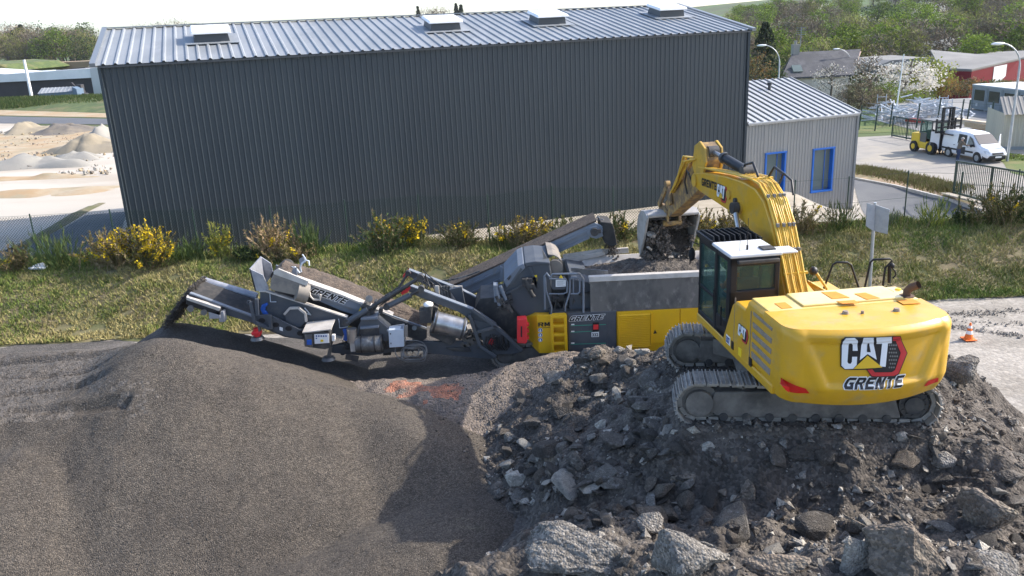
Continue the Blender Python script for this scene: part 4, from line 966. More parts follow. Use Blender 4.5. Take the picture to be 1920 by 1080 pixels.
for px in (832, 853, 862):
    mb = MB(); w_ = .26 if px == 832 else .16; c = at(px+5, 553, YN+1.2)
    for k in range(5 if px == 832 else 2): mb.cyl(c+Vector((k*.09-.1,0,-.35)), c+Vector((k*.09-.16,.1,.25)), .05 if px == 832 else .075, n=10)
    mb.build("oil_cooler" if px == 832 else "air_filter", "pale_steel" if px != 832 else "worn_steel", cr)
ppart("valve_panel", "pale_steel", [(815,536),(823,536),(824,556),(815,552)], YN+.5, YN+.55)
ppart("cross_frame", "machine_slate", [(842,543),(866,538),(873,575),(866,580)], YN+.9, YN+1.0)
# magnet drum with motor
mb = MB(); mb.cyl(at(812,602,YN-.15), at(871,617,YN-.1), .30, n=30); dm = mb.build("magnet_drum", "chrome_steel", cr, bevel=.02)
for t in (.03, .90):
    mb = MB(); p, q = at(812,602,YN-.15), at(871,617,YN-.1); mb.cyl(p.lerp(q,t), p.lerp(q,t+.06), .33, n=30); mb.build("drum_band", "dark_steel", dm)
mb = MB(); mb.box(at(799,590,YN-.15), (.34,.34,.4)); mb.cyl(at(802,584,YN-.2), at(804,572,YN-.2), .13, n=16); mt_ = mb.build("drum_motor", "dark_steel", dm, bevel=.015)
mb = MB(); mb.sphere(at(803,571,YN-.2), .14, 14, 8, (1,1,.6)); mb.build("motor_cap", "white_sheet", mt_)
ppart("belt_scraper", "dark_steel", [(805,620),(855,632),(854,640),(845,648),(806,630)], YN-.05, YN+1.2)
ppart("drum_guard", "dark_steel", [(812,573),(822,578),(815,600),(806,598)], YN-.02, YN+1.3)

# -- discharge belt with lettering
YM0, YM1 = YN+.55, YN+1.75
bt = [(523,496),(600,519),(700,556),(800,600)]
mb = MB(); l = [at(x,y+18,YM0) for x,y in bt]; r_ = [p+Vector((0,YM1-YM0,.02)) for p in l]
def fb(u, v):
    i = min(int(u*3), 2); p = l[i].lerp(l[i+1], u*3-i); q = r_[i].lerp(r_[i+1], u*3-i); c = p.lerp(q, v)
    return c+Zv(.17*math.sin(math.pi*v)**1.2+.035*float(fbm(c.x*5,c.y*5,3,77)))
mb.grid(fb, 90, 13); belt = mb.build("discharge_belt", "dusty_belt", cr)
ct = MB(); ct.pp([(517,516),(523,512),(640,553),(735,592),(800,615),(800,630),(735,612),(640,583),(578,556),(517,536)], YM0-.12, YM0-.04); ct.build("conveyor_side", "machine_light", cr, bevel=.01)
ct = MB(); ct.pp([(517,497),(640,533),(735,573),(800,600),(800,612),(735,587),(640,553),(517,512)], YM1+.03, YM1+.09); ct.build("conveyor_side", "machine_light", cr, bevel=.01)
ct = MB(); 
for a, b in (((524,511),(640,552)),((640,552),(737,592))): ct.bar(at(*a,YM0-.1)+Zv(.03), at(*b,YM0-.1)+Zv(.03), .30, .05)
ct.build("belt_skirt", "pale_steel", cr)
sd_ = ppart("lettering_panel", "machine_light", [(576,533),(640,556),(692,577),(690,588),(640,572),(578,550)], YM0-.2, YM0-.12, bevel=.008)
grente(sd_, at(583,549,YM0-.205), at(648,571,YM0-.205), .19)
mb = MB(); mb.pp([(672,584),(676,576),(680,585)], YM0-.215, YM0-.2); mb.build("warning_sticker", "warn_yellow", sd_, bevel=0)
ppart("belt_underside", "dark_steel", [(565,548),(600,560),(735,612),(735,640),(690,626),(560,572)], YM0+.05, YM1)
# head drum, motor box and hose rack
gbx = MB(); gbx.pp([(508,523),(514,513),(572,535),(570,548),(563,556),(512,545),(506,541)], YM0-.55, YM0-.1); gx_ = gbx.build("drive_box", "dusty_metal", cr, bevel=.02)
mb = MB(); mb.cyl(at(556,546,YM0-.5), at(577,551,YM0-.4), .26, n=24); mb.build("drive_motor", "dusty_metal", gx_, bevel=.02)
mb = MB(); mb.pp([(513,509),(522,504),(579,528),(575,536),(513,514)], YM0-.56, YM0-.5); mb.build("box_lid", "pale_steel", gx_)
mb = MB(); mb.tube([at(*p,YM0-.45) for p in ((578,540),(582,556),(588,562),(600,562),(601,552))], .03, 8); mb.build("pipe_bow", "pale_steel", cr)
mb = MB(); mb.tube([at(*p,YM0+.3) for p in ((565,510),(563,502),(566,494),(573,488),(579,489),(580,498))], .022, 8); mb.tube([at(*p,YM0+.3) for p in ((567,477),(572,484),(574,489))], .022, 8)
mb.tube([at(*p,YM0-.1) for p in ((552,500),(562,512))], .03, 6); mb.tube([at(*p,YM0-.1) for p in ((547,500),(553,502))], .014, 6)
hr_ = mb.build("hose_rack", "light_cabinet", cr)
for q, d in (([(548,505),(556,501),(557,518),(551,527),(545,523)], -.3), ([(561,486),(569,482),(573,492),(562,500)], .5)):
    mb = MB(); mb.pp(q, YM0+d, YM0+d+.05); mb.build("bracket_plate", "machine_light", hr_)
# chute head
mat("galv_plate", (0.36,0.37,0.40), (0.28,0.29,0.32), scale=5, rough=.45, metal=.35, c3=(0.12,0.16,0.32), s3=3, l3=.62, h3=.75)
mb = MB(); mb.pp([(467,504),(493,516),(504,541),(500,545),(478,546)], YM0-.5, YM0-.46); mb.pp([(488,481),(508,494),(512,512),(500,530),(492,510)], YM1+.1, YM1+.14)
a0_, a1_ = at(467,504,YM0-.5), at(478,546,YM0-.5); b0_, b1_ = at(488,481,YM1+.14), at(494,520,YM1+.14)
mb.hexa([a0_,b0_,b1_,a1_,a0_+Vector((.04,0,0)),b0_+Vector((.04,0,0)),b1_+Vector((.04,0,0)),a1_+Vector((.04,0,0))])
mb.build("chute_head", "galv_plate", cr, bevel=.004)
mb = MB(); mb.cyl(at(520,516,YM0)+Zv(-.05), at(520,516,YM0)+Vector((0,YM1-YM0,-.05)), .2, n=20); mb.build("head_drum", "rubber_belt", cr)
# -- screen box
YS0, YS1 = YN+.1, YN+1.9
sb_ = MB(); poly = [(487,545),(499,545),(652,594),(652,618),(642,632),(536,611),(489,592)]
sb_.pp(poly, YS0, YS0+.06); scr = sb_.build("screen_box", "machine_slate", cr, bevel=.01)
sb_ = MB(); sb_.pp([(500,552),(652,600),(640,628),(500,590)], YS1-.06, YS1); sb_.build("screen_side", "machine_slate", scr, bevel=.01)
mb = MB(); 
for a, b in (((499,545),(652,594)),((487,545),(499,545))): mb.bar(at(*a,YS0-.02), at(*b,YS0-.02), .16, .035)
mb.bar(at(536,612,YS0-.02), at(642,633,YS0-.02), .1, .05); mb.build("flange", "pale_steel", scr)
mb = MB(); a, b = at(500,566,YS0+.06), at(648,614,YS0+.06); e = Vector((0,1.7,0)); mb.hexa([a,b,b+e,a+e,a+Zv(.03),b+Zv(.03),b+e+Zv(.03),a+e+Zv(.03)]); mb.build("screen_deck", "dark_steel", scr)
mb = MB(); c = at(556,593,YS0); oc = [c+Vector((.30*math.cos(R(22.5+45*k)),0,.30*math.sin(R(22.5+45*k)))) for k in range(8)]; mb.prism([p-Vector((0,.14,0)) for p in oc], (0,.14,0)); ed = mb.build("exciter_cover", "machine_slate", scr, bevel=.006)
mb = MB(); od = [c+(p-c)*1.06-Vector((0,.16,0)) for p in oc]
for k in (7,0,1,2): mb.bar(od[k]+Vector((0,.03,0)), od[(k+1) % 8]+Vector((0,.03,0)), .06, .09, (0,1,0))
mb.build("cover_rim", "pale_steel", ed)
mb = MB(); mb.tube([at(*p,YS0-.06) for p in ((571,577),(583,591),(576,588))], .018, 6); mb.tube([at(*p,YS0-.06) for p in ((506,549),(507,566),(518,566))], .014, 6); mb.tube([at(*p,YS0-.06) for p in ((635,598),(637,615),(652,613))], .014, 6); mb.build("grab_handle", "light_cabinet", scr)
for q in ([(490,573),(499,569),(502,572),(497,577),(496,582),(502,590),(500,592),(492,588),(488,580)], [(642,618),(649,617),(653,628),(650,640),(643,638),(645,628)]):
    ppart("spring_bracket", "blue_paint", q, YS0-.12, YS0-.02, scr)
for q in ((588,604),(565,621)):
    mb = MB(); c = at(*q,YS0-.01); mb.cyl(c, c-Vector((0,.02,0)), .035, n=12); mb.build("yellow_dot", "warn_yellow", scr)
# -- fines belt below
YL0, YL1 = YN-.05, YN+1.35
mb = MB()
for q in ([(349,557),(357,549),(475,596),(475,606),(412,587),(349,570)], [(475,590),(505,596),(570,625),(570,637),(533,632),(475,607)]): mb.pp(q, YL0, YL0+.08)
cb_ = mb.build("fines_conveyor", "machine_slate", cr, bevel=.008)
mb = MB(); a, b = at(356,556,YL0), at(570,632,YL0); e = Vector((0,YL1-YL0,0))
def fb2(u, v):
    c = a.lerp(b, u)+e*v; return c+Zv(.02+.10*math.sin(math.pi*v)+.012*float(fbm(c.x*6,c.y*6,2,9)))
mb.grid(fb2, 60, 10); mb.build("fines_belt", "rubber_belt", cb_)
mb = MB(); p, q = at(357,551,YL0), at(476,595,YL0); mb.bar(p+Zv(.03), q+Zv(.03), .12, .04); mb.build("flange", "machine_light", cb_)
mb = MB(); p, q = at(377,526,YL1), at(482,557,YL1); mb.cyl(p, q, .13, n=20); mb.build("belt_cover", "galv_plate", cb_)
mb = MB(); mb.pp([(349,558),(413,582),(412,592),(352,573),(349,568)], YL0-.3, YL0-.02); db = mb.build("belt_drive", "black_paint", cb_, bevel=.015)
mb = MB(); mb.hexa([at(349,557,YL0-.32), at(413,578,YL0-.32), at(411,588,YL0-.32)+Vector((0,.02,.06)), at(350,567,YL0-.32)+Vector((0,.02,.06)), at(352,554,YL0-.02)+Zv(.03), at(415,576,YL0-.02)+Zv(.03), at(413,581,YL0-.02), at(351,562,YL0-.02)]); mb.build("drive_cover", "pale_steel", db, bevel=.008)
for q, r1 in (((358,578),.09),((383,585),.08)):
    mb = MB(); c = at(*q,YL0-.3); mb.cyl(c, c-Vector((0,.06,0)), r1, n=18); mb.build("drive_gauge", "worn_steel", db, bevel=.01)
mb = MB(); mb.box(at(404,589,YL0-.2), (.3,.2,.2)); mb.box(at(417,592,YL0-.15), (.16,.2,.3)); mb.build("belt_motor", "galv_plate", db, bevel=.01)
wb_ = ppart("web_beam", "machine_slate", [(475,592),(504,590),(566,620),(568,637),(533,629),(506,616),(477,608)], YL0-.12, YL0-.06, bevel=.006)
for q in ((491,601),(517,609),(541,616),(563,625)):
    mb = MB(); c = at(*q,YL0-.125); mb.prism([c+Vector((.1*math.cos(R(22.5+45*k)),0,.075*math.sin(R(22.5+45*k)))) for k in range(8)], (0,.01,0)); mb.build("web_opening", "black_paint", wb_, bevel=0)
mb = MB(); mb.pp([(524,613),(530,615),(530,621),(524,619)], YL0-.135, YL0-.12); mb.build("label_plate", "white_sheet", wb_, bevel=0)
mb = MB()
for a, b in (((470,566),(478,604)),((478,604),(505,616)),((481,560),(483,590)),((505,590),(508,616))): mb.bar(at(*a,YL0-.2), at(*b,YL0-.2), .09, .09)
c = at(467,567,YL0-.2); mb.tube([c+Vector((.05*math.cos(t),0,.05*math.sin(t))) for t in np.linspace(0,6.28,13)], .016, 6); mb.build("hanger_frame", "machine_slate", cr, bevel=.006)
# support feet
for (px, py, pb), mm in (((487,612,634),"red_plastic"), ((620,650,672),"worn_steel")):
    mb = MB(); t_ = at(px,py,YL0-.15); b_ = at(px-4,pb,YL0-.15); mb.tube([t_, b_], .05, 10); ft = mb.build("support_leg", mm if mm != "red_plastic" else "worn_steel", cr)
    mb = MB(); mb.cyl(b_-Zv(.03), b_+Zv(.05), .20, .15, n=20); pdm = mb.build("foot_pad", "worn_steel", ft)
    if mm == "red_plastic":
        mb = MB(); mb.tube([b_+Zv(.3), b_+Zv(.06)], .085, 10); mb.box(b_+Zv(.16), (.26,.2,.1)); mb.build("foot_clamp", mm, ft, bevel=.02)
# control box
kx = ppart("control_box", "dark_steel", [(569,623),(618,622),(620,652),(608,655),(571,650)], YL0-.45, YL0-.1, bevel=.008)
mb = MB(); a, b = at(567,625,YL0-.5), at(621,619,YL0-.5); mb.hexa([a,b,b+Vector((.02,.55,.1)),a+Vector((.02,.55,.1)),a+Zv(.03),b+Zv(.03),b+Vector((.02,.55,.13)),a+Vector((.02,.55,.13))]); mb.build("box_roof", "pale_steel", kx)
mb = MB(); mb.pp([(589,627),(616.5,626),(617,643),(590,645)], YL0-.47, YL0-.45); wp = mb.build("control_panel", "white_sheet", kx, bevel=.004)
mb = MB()
for k in range(5): mb.pp([(592+k*4.5,629),(594.5+k*4.5,629),(594.5+k*4.5,631.5),(592+k*4.5,631.5)], YL0-.48, YL0-.47)
mb.pp([(592,633.5),(594.5,633.5),(594.5,635.5),(592,635.5)], YL0-.48, YL0-.47); mb.build("push_buttons", "navy_sign", wp, bevel=0)
mb = MB(); mb.pp([(601,637),(606,637),(606,641),(601,641)], YL0-.485, YL0-.47); mb.build("emergency_stop", "warn_yellow", wp, bevel=0)
ppart("meter_case", "worn_steel", [(571,628),(585,627.5),(586,651),(572,650)], YL0-.5, YL0-.44, kx)
ppart("socket", "blue_paint", [(575,638),(584,638),(584,647),(575,647)], YL0-.56, YL0-.5, kx)
ppart("switch_box", "white_sheet", [(622,628),(628,628),(628,640),(622,640)], YL0-.4, YL0-.3, kx)
# genset and cabinet group
ppart("motor_hood", "machine_slate", [(666,625),(677,600),(706,597),(730,617),(728,640),(712,640),(708,614),(676,615),(670,640)], YN-.1, YN+.6)
ppart("motor_hood_lid", "machine_light", [(676,597),(707,594),(708,599),(676,601)], YN-.2, YN+.5)
ppart("radiator", "dark_steel", [(674,617),(710,614),(711,632),(674,634)], YN-.15, YN+.3)
ppart("radiator_lid", "machine_light", [(675,614),(710,611),(710,615),(675,618)], YN-.2, YN+.3)
mb = MB(); mb.cyl(at(668,646,YN-.2), at(718,643,YN-.2), .235, n=26); 
mo = mb.build("electric_motor", "worn_steel", cr, bevel=.02)
for t in (.22, .72, .97): mb = MB(); p, q = at(668,646,YN-.2), at(718,643,YN-.2); mb.cyl(p.lerp(q,t-.02), p.lerp(q,t+.03), .255, n=26); mb.build("motor_band", "dark_steel", mo)
mb = MB(); mb.cyl(at(661,641,YN-.25), at(659,616,YN-.25), .14, n=20); sl_ = mb.build("silencer", "chrome_steel", cr, bevel=.02)
mb = MB(); mb.box(at(663,649,YN-.25), (.16,.2,.26)); mb.build("silencer_foot", "pale_steel", sl_, bevel=.01)
cab_ = ppart("switch_cabinet", "light_cabinet", [(728,619),(757,617.5),(757.5,650),(730,652)], YN-.3, YN, bevel=.008)
mb = MB()
for q in ((732,626),(733,644)): mb.pp([(q[0]-.8,q[1]-1.2),(q[0]+.8,q[1]-1.2),(q[0]+.8,q[1]+1.2),(q[0]-.8,q[1]+1.2)], YN-.315, YN-.3)
mb.build("cabinet_lock", "black_paint", cab_, bevel=0)
mb = MB(); mb.bar(at(706,598,YN+.1), at(727,617,YN+.1), .35, .05); mb.bar(at(727,617,YN-.05), at(757,613,YN-.05), .4, .05); mb.build("cabinet_roof", "machine_light", cr)
mb = MB(); mb.pp([(757,612),(764,611),(764.5,631),(758,632)], YN-.3, YN-.2); mb.build("lamp_box", "dusty_metal", cr, bevel=.01)
mb = MB()
for k in range(7):
    rr = .20+.035*(k*3 % 7); c = at(775,662,YN-.2)+Vector((.05*math.sin(k*2.3), -.03*k, -.05*math.cos(k*1.7)+.05)); mb.tube([c+Vector((rr*math.cos(t)*(1+.12*math.sin(2*t+k)), .08*math.sin(3*t), rr*(.75+.1*math.sin(k))*math.sin(t))) for t in np.linspace(0,6.283,25)], .014, 6)
mb.tube([at(*p,YN-.2) for p in ((760,632),(758,650),(752,668),(760,676))], .014, 6); mb.build("cable_coil", "cable_grey", cr)
mb = MB(); rc = random.Random(9)
for k in range(30): mb.sphere(at(rc.uniform(764,792),rc.uniform(660,667),YN-.25), rc.uniform(.03,.06), 6, 4)
mb.build("rope_bundle", "timber_pale", cr)
ppart("base_frame", "machine_slate", [(620,648),(745,640),(745,658),(690,668),(622,662)], YN+.15, YN+.25)
ppart("mud_flap", "dark_steel", [(648,664),(673,668),(671,679),(647,674)], YN-.3, YN-.27)
ppart("belt_side", "dark_steel", [(705,585),(800,618),(800,634),(790,640),(730,620),(700,600)], YN+.3, YN+.38)
mb = MB(); mb.cyl(at(777,615,YN+.25), at(777,615,YN+.3), .07, n=14); mb.cyl(at(692,560,YN+.2), at(692,560,YN+.4), .1, n=14); mb.build("pulley", "worn_steel", cr)
# folding rams
for (a, b, c_, yy, r0_) in (((650,604),(690,580),(788,520),YN-.05,.085), ((725,575),(770,553),(790,541),YN+.0,.08), ((700,570),(745,545),(765,512),YF-.7,.07)):
    mb = MB(); mb.tube([at(*a,yy), at(*b,yy)], r0_, 12); rmn = mb.build("folding_ram", "machine_slate", cr, bevel=0)
    mb = MB(); mb.tube([at(*b,yy), at(*c_,yy)], r0_*.6, 12); mb.build("ram_rod", "dark_steel", rmn)
    for q in (a, c_):
        mb = MB(); p = at(*q,yy); mb.cyl(p-Vector((0,.08,0)), p+Vector((0,.08,0)), r0_*1.15, n=14); mb.build("pivot_pin", "dark_steel", rmn)
mb = MB(); rc = random.Random(12)
for k in range(22):
    p = at(rc.uniform(683,715), rc.uniform(565,590), YN+.1); mb.box(p, (rc.uniform(.05,.2),rc.uniform(.1,.3),rc.uniform(.05,.2)), Matrix.Rotation(rc.uniform(-.6,.6),3,'Y'))
for k in range(10):
    p = at(690+k*6, 578-k*4, YN+.05); mb.tube([p, p+Vector((.15,rc.uniform(-.1,.1),.12)), p+Vector((.3,0,.02)), p+Vector((.5,0,.2))], .015, 5)
mb.build("valve_block", "dark_steel", cr, bevel=.006)
mb = MB(); rc = random.Random(14)
for k in range(34):
    p = at(rc.uniform(628,800), rc.uniform(640,662), YN+.3+rc.uniform(0,.6)); mb.box(p, (rc.uniform(.1,.5),rc.uniform(.1,.3),rc.uniform(.05,.18)), Matrix.Rotation(rc.uniform(-.3,.3),3,'Y'))
for k in range(14):
    x = rc.uniform(630,790); mb.tube([at(x,rc.uniform(628,640),YN+.1), at(x+rc.uniform(-10,10),655,YN), at(x+rc.uniform(0,26),rc.uniform(640,660),YN+.1)], .016, 5)
mb.build("drive_unit", "dark_steel", cr, bevel=.006)
mb = MB(); rc = random.Random(15)
for k in range(20):
    p = at(rc.uniform(868,905), rc.uniform(615,650), YN+.3); mb.box(p, (rc.uniform(.05,.25),.2,rc.uniform(.04,.15)), Matrix.Rotation(rc.uniform(-.8,.8),3,'Y'))
mb.build("drive_unit", "track_dirt", cr, bevel=.006)
# -- return belt on the far side
def YR(px): return 25.2-(px-860)/290*.95
def atr(px, py, dy=0): return at(px, py, YR(px)+dy)
rt = MB()
def rprism(poly, d0, d1): 
    f_ = [atr(x,y,d0) for x,y in poly]; rt.prism(f_, (0,d1-d0,0))
rprism([(838,544),(1092,424),(1115,418),(1131,424),(1131,436),(1112,440),(908,545),(870,556)], 0, .09)
rc_ = rt.build("return_conveyor", "machine_light", cr, bevel=.012)
rt = MB(); rt.bar(atr(850,548,-.03), atr(1115,427,-.03), .05, .06); rt.bar(atr(868,556,-.03), atr(1105,445,-.03), .05, .06); rt.build("frame_rail", "machine_light", rc_)
rt = MB(); rprism([(838,538),(1093,420),(1097,425),(842,545)], .9, .98); rt.build("conveyor_side", "machine_slate", rc_)
rt = MB(); a, b = atr(840,541), atr(1118,416)
rt.hexa([a,b,b+Vector((0,.9,.04)),a+Vector((0,.9,.04)),a+Zv(.06),b+Zv(.06),b+Vector((0,.9,.10)),a+Vector((0,.9,.10))]); rt.build("return_belt", "dusty_belt", rc_)
rt = MB(); rprism([(1126,416),(1147,418),(1152,428),(1157,459),(1147,464),(1134,456),(1128,440)], .0, .95); rt.build("rubber_hood", "rubber_belt", rc_, bevel=.03)
rt = MB(); rprism([(1099,428),(1119,424),(1129,434),(1131,443),(1118,448),(1103,444)], -.06, .02); rt.build("drive_plate", "machine_light", rc_, bevel=.01)
rt = MB(); c = atr(1114,434,-.06); rt.cyl(c, c-Vector((0,.12,0)), .12, n=16); rt.box(c+Vector((.1,-.05,.02)), (.2,.12,.12)); rt.build("belt_motor", "dark_steel", rc_, bevel=.01)
for q in ((1121,410),(1129,414)):
    rt = MB(); c = atr(*q,.3); rt.tube([c+Vector((.05*math.cos(t),0,.05*math.sin(t))) for t in np.linspace(0,6.28,13)], .014, 6); rt.build("lifting_eye", "machine_light", rc_)
rt = MB(); rprism([(938,500),(946,503),(958,521),(938,530)], -.15, 0); rt.build("support_bracket", "machine_light", rc_, bevel=.01)
rt = MB(); rprism([(955,511),(958,504),(961,511)], -.012, 0); rt.build("warning_sticker", "warn_yellow", rc_, bevel=0)
rt = MB(); pts = [at(822,527,24.6), at(850,524,24.6), at(880,516,24.6), at(900,508,24.6)]
for i in range(3):
    for k in range(9):
        p = pts[i].lerp(pts[i+1], k/9); rt.box(p, (.07,.03,.03) if k % 2 else (.07,.015,.05), Matrix.Rotation(-.25,3,'Y'))
rt.build("tension_chain", "worn_steel", cr)
# ------------------------------------------------------------------ excavator
mat("digger_yellow", (0.62,0.34,0.012), (0.57,0.315,0.016), scale=1.4, rough=.45, coat=.12, c3=(0.43,0.29,0.09), s3=2.6, l3=.47, h3=.8, rvar=.1)
mat("digger_yellow_worn", (0.60,0.35,0.03), (0.45,0.28,0.05), scale=2.5, rough=.5, c3=(0.20,0.14,0.07), s3=4, l3=.56, h3=.72)
mat("pipe_yellow", (0.68,0.42,0.045), (0.60,0.37,0.05), scale=5, rough=.45)
mat("sunlit_hood", (0.74,0.55,0.20), (0.70,0.50,0.15), scale=2.0, rough=.3, coat=.3, c3=(0.66,0.42,0.06), s3=1.0, l3=.55, h3=.8)  # hood yellow paled in the base colour to stand for sun glare
mat("grip_patch", (0.66,0.26,0.03), (0.58,0.23,0.03), scale=10, rough=.9)
mat("cab_black", (0.016,0.017,0.019), (0.022,0.022,0.024), scale=3, rough=.5, spec=.25)
mat("cab_roof_white", (0.62,0.63,0.64), (0.55,0.56,0.57), scale=3, rough=.45)
mat("vent_grey", (0.27,0.22,0.17), (0.21,0.17,0.13), scale=12, rough=.7)
mat("reflector_red", (0.60,0.02,0.015), rough=.25)
mat("logo_red", (0.50,0.03,0.035), rough=.4); mat("logo_yellow", (0.72,0.46,0.03), rough=.4); mat("logo_white", (0.74,0.76,0.78), rough=.4)
mat("bucket_grey", (0.42,0.41,0.39), (0.30,0.29,0.275), scale=3, rough=.5, metal=.2, c3=(0.20,0.18,0.16), s3=5, l3=.56, h3=.75)
mat("rusty_arm", (0.40,0.25,0.08), (0.16,0.11,0.065), scale=5, rough=.75, lo=.35, hi=.6, bump=.3, bscale=20)
mat("exhaust_rust", (0.10,0.06,0.04), rough=.9)
glass("cab_glass", (0.08,0.15,0.14), .74, .02)
EC = Vector((5.575,15.211,2.217)); HA = R(95.66)
ex_ = empty("excavator", EC, "large yellow tracked excavator with black cab on the rubble, tipping its bucket", "excavator")
TH = Matrix.Translation(EC) @ Matrix.Rotation(HA, 4, 'Z'); THI = TH.inverted()
TB = Matrix.Translation(EC) @ Matrix.Rotation(R(97), 4, 'Z'); TBI = TB.inverted()
TT = Matrix.Translation(EC) @ Matrix.Rotation(R(-7.7), 4, 'Z')
def onp(px, py, T, axis, val):
    """sight line meets the plane axis = val of a local frame, in local coordinates"""
    I = T.inverted(); o = I @ Vector((0,0,CAMZ)); d = I.to_3x3() @ Vector(ray(px, py)); return o+d*((val-o[axis])/d[axis])
for yy, ot in ((-1.3,-1), (1.3,1)):
    track_set(ex_, TT @ Matrix.Translation((-.11,yy,.03)), 3.80, .42, .60, 45, rollers=8, out=ot)
mb = MB(TT); mb.hexa([(-1.1,-1.1,.35),(1.1,-1.1,.35),(1.1,1.1,.35),(-1.1,1.1,.35),(-.8,-.95,.95),(.8,-.95,.95),(.8,.95,.95),(-.8,.95,.95)])
mb.cyl((0,0,.9), (0,0,1.14), .72, n=30)
for sx in (-1,1):
    for sy in (-1,1): mb.bar((sx*.6,sy*.5,.6), (sx*1.35,sy*1.25,.55), .4, .35)
mb.build("carbody", "track_dirt", ex_, bevel=.02)
# deck
mb = MB(TH); mb.hexa([(-2.2,-1.42,1.08),(1.75,-1.42,1.06),(1.75,1.46,1.06),(-2.2,1.46,1.08),(-2.2,-1.42,1.26),(1.75,-1.42,1.24),(1.75,1.46,1.24),(-2.2,1.46,1.26)]); mb.build("deck_frame", "digger_yellow", ex_, bevel=.04, seg=3)
# counterweight
def cw_plan(u):
    """u -1..1 from the left front edge round the rear to the right front edge (local x, y)"""
    W_ = 1.455; a = abs(u); s = 1 if u < 0 else -1
    if a > .72: t = (a-.72)/.28; return -2.42+t*.68, s*W_
    if a > .5: t = (a-.5)/.22; an = t*math.pi/2; return -2.76+.34*(1-math.cos(an)), s*(W_-.30+.30*math.sin(an))
    y = a/.5*(W_-.30); return -2.76-.22*(1-(y/(W_-.30))**2), s*y
CZ0, CZ1 = 1.06, 2.42
def cw_pt(u, v):
    x, y = cw_plan(u); z = CZ0+(CZ1-CZ0)*v
    zz = z-.10*max(0, 1-v*8)*0
    k = 1.0
    if v < .28: k -= .055*(1-v/.28)**1.5
    if v > .90: k -= .035*((v-.90)/.10)**2
    hw = .80+.34*(v-.25)/.6
    ins = max(0, min(1, (hw-abs(y))/.05))*max(0, min(1, (v-.27)/.05))*max(0, min(1, (.885-v)/.05))
    d = -.055*ins
    hb = 1-abs(abs(y)-hw-.11)/.11
    if abs(u) < .6 and .22 < v < .9: d += .018*max(0, hb)
    if .865 < v < .915: d -= .025*math.sin((v-.865)/.05*math.pi)*max(0, min(1, (1.18-abs(y))/.1))
    n = Vector((x+.9, y*.55, 0)).normalized()
    # lower edge rises to the sides at the rear
    z += .10*max(0, 1-v*2.2)*(abs(y)/1.455)**2*.6
    return Vector((x*k-(1-k)*.0, y*(1-(1-k)*.6), z))+n*d
mb = MB(TH); mb.grid(lambda u, v: cw_pt(u*2-1, v), 121, 45)
top = [cw_pt(k/30-1, 1.0) for k in range(61)]; mb.add(top, [tuple(range(61))]); bot = [cw_pt(k/30-1, 0) for k in range(61)]; mb.add(bot, [tuple(range(60,-1,-1))])
cw = mb.build("counterweight", "digger_yellow", ex_)
from mathutils.bvhtree import BVHTree
_g = [cw_pt(i/160*2-1, j/90) for j in range(91) for i in range(161)]
CWB = BVHTree.FromPolygons(_g, [(j*161+i, j*161+i+1, (j+1)*161+i+1, (j+1)*161+i) for j in range(90) for i in range(160)])
def cw_surf(y, z):
    h = CWB.ray_cast(Vector((-6, y, z)), Vector((1, 0, 0)))
    return h[0].x if h[0] is not None else -2.9
def drape(poly, eps, step=.035):
    """an outline in local (y, z) laid on the counterweight's rear skin"""
    n = len(poly); pts = []
    for i in range(n):
        a = Vector(poly[i]); b = Vector(poly[(i+1) % n]); k = max(1, int((b-a).length/step)); pts += [a.lerp(b, j/k) for j in range(k)]
    nb = len(pts); ys = [p.x for p in pts]; zs = [p.y for p in pts]
    inner = [Vector((y+.003, z+.004)) for y in np.arange(min(ys), max(ys), step) for z in np.arange(min(zs), max(zs), step)]
    r = delaunay_2d_cdt(pts+inner, [], [list(range(nb))], 1, 1e-5)
    return [Vector((cw_surf(p.x, p.y)-eps, p.x, p.y)) for p in r[0]], r[2]
def flat_on_rear(name, polys, m, parent, eps):
    mb = MB(TH)
    for poly in polys:
        q = []
        for (x, y) in poly:
            p = onp(x, y, TH, 0, -3.0)
            for _ in range(3): p = onp(x, y, TH, 0, cw_surf(p.y, p.z)-eps)
            q.append((p.y, p.z))
        mb.add(*drape(q, eps))
    return mb.build(name, m, parent)
def sc(poly, x0=1380, y0=480, k=3.6): return [(x0+x/k, y0+y/k) for x, y in poly]
# logo outline read off the photograph, in the crop's own grid
LOGO = dict(
 plate=[(704,600),(712,565),(735,545),(1060,541),(1112,541),(1158,655),(1100,800),(1070,815),(915,818),(880,768),(735,768),(704,745)],
 redband=[(1062,545),(1108,545),(1153,655),(1096,795),(1066,809),(918,812),(886,768),(920,765),(938,786),(1052,784),(1074,770),(1112,655),(1080,574),(1058,574)],
 C=[(722,580),(742,556),(800,553),(822,570),(822,640),(788,640),(788,600),(778,590),(765,592),(760,602),(752,715),(760,727),(775,727),(782,715),(784,680),(818,680),(815,735),(790,761),(735,763),(712,740)],
 A=[(862,553),(930,552),(950,700),(888,662),(836,704)],
 T=[(948,551),(1052,546),(1052,588),(1026,590),(1010,748),(970,745),(986,592),(948,594)],
 tri=[(888,672),(988,752),(792,762)])
pl_ = flat_on_rear("logo_plate", [sc(LOGO["plate"])], "black_paint", cw, .016)
flat_on_rear("logo_band", [sc(LOGO["redband"])], "logo_red", pl_, .021)
for k in "CAT": flat_on_rear("logo_letter", [sc(LOGO[k])], "logo_white", pl_, .025)
flat_on_rear("logo_hole", [sc([(890,590),(900,590),(910,650),(884,648)])], "black_paint", pl_, .030)
flat_on_rear("logo_triangle", [sc(LOGO["tri"])], "logo_yellow", pl_, .029)
hx = []
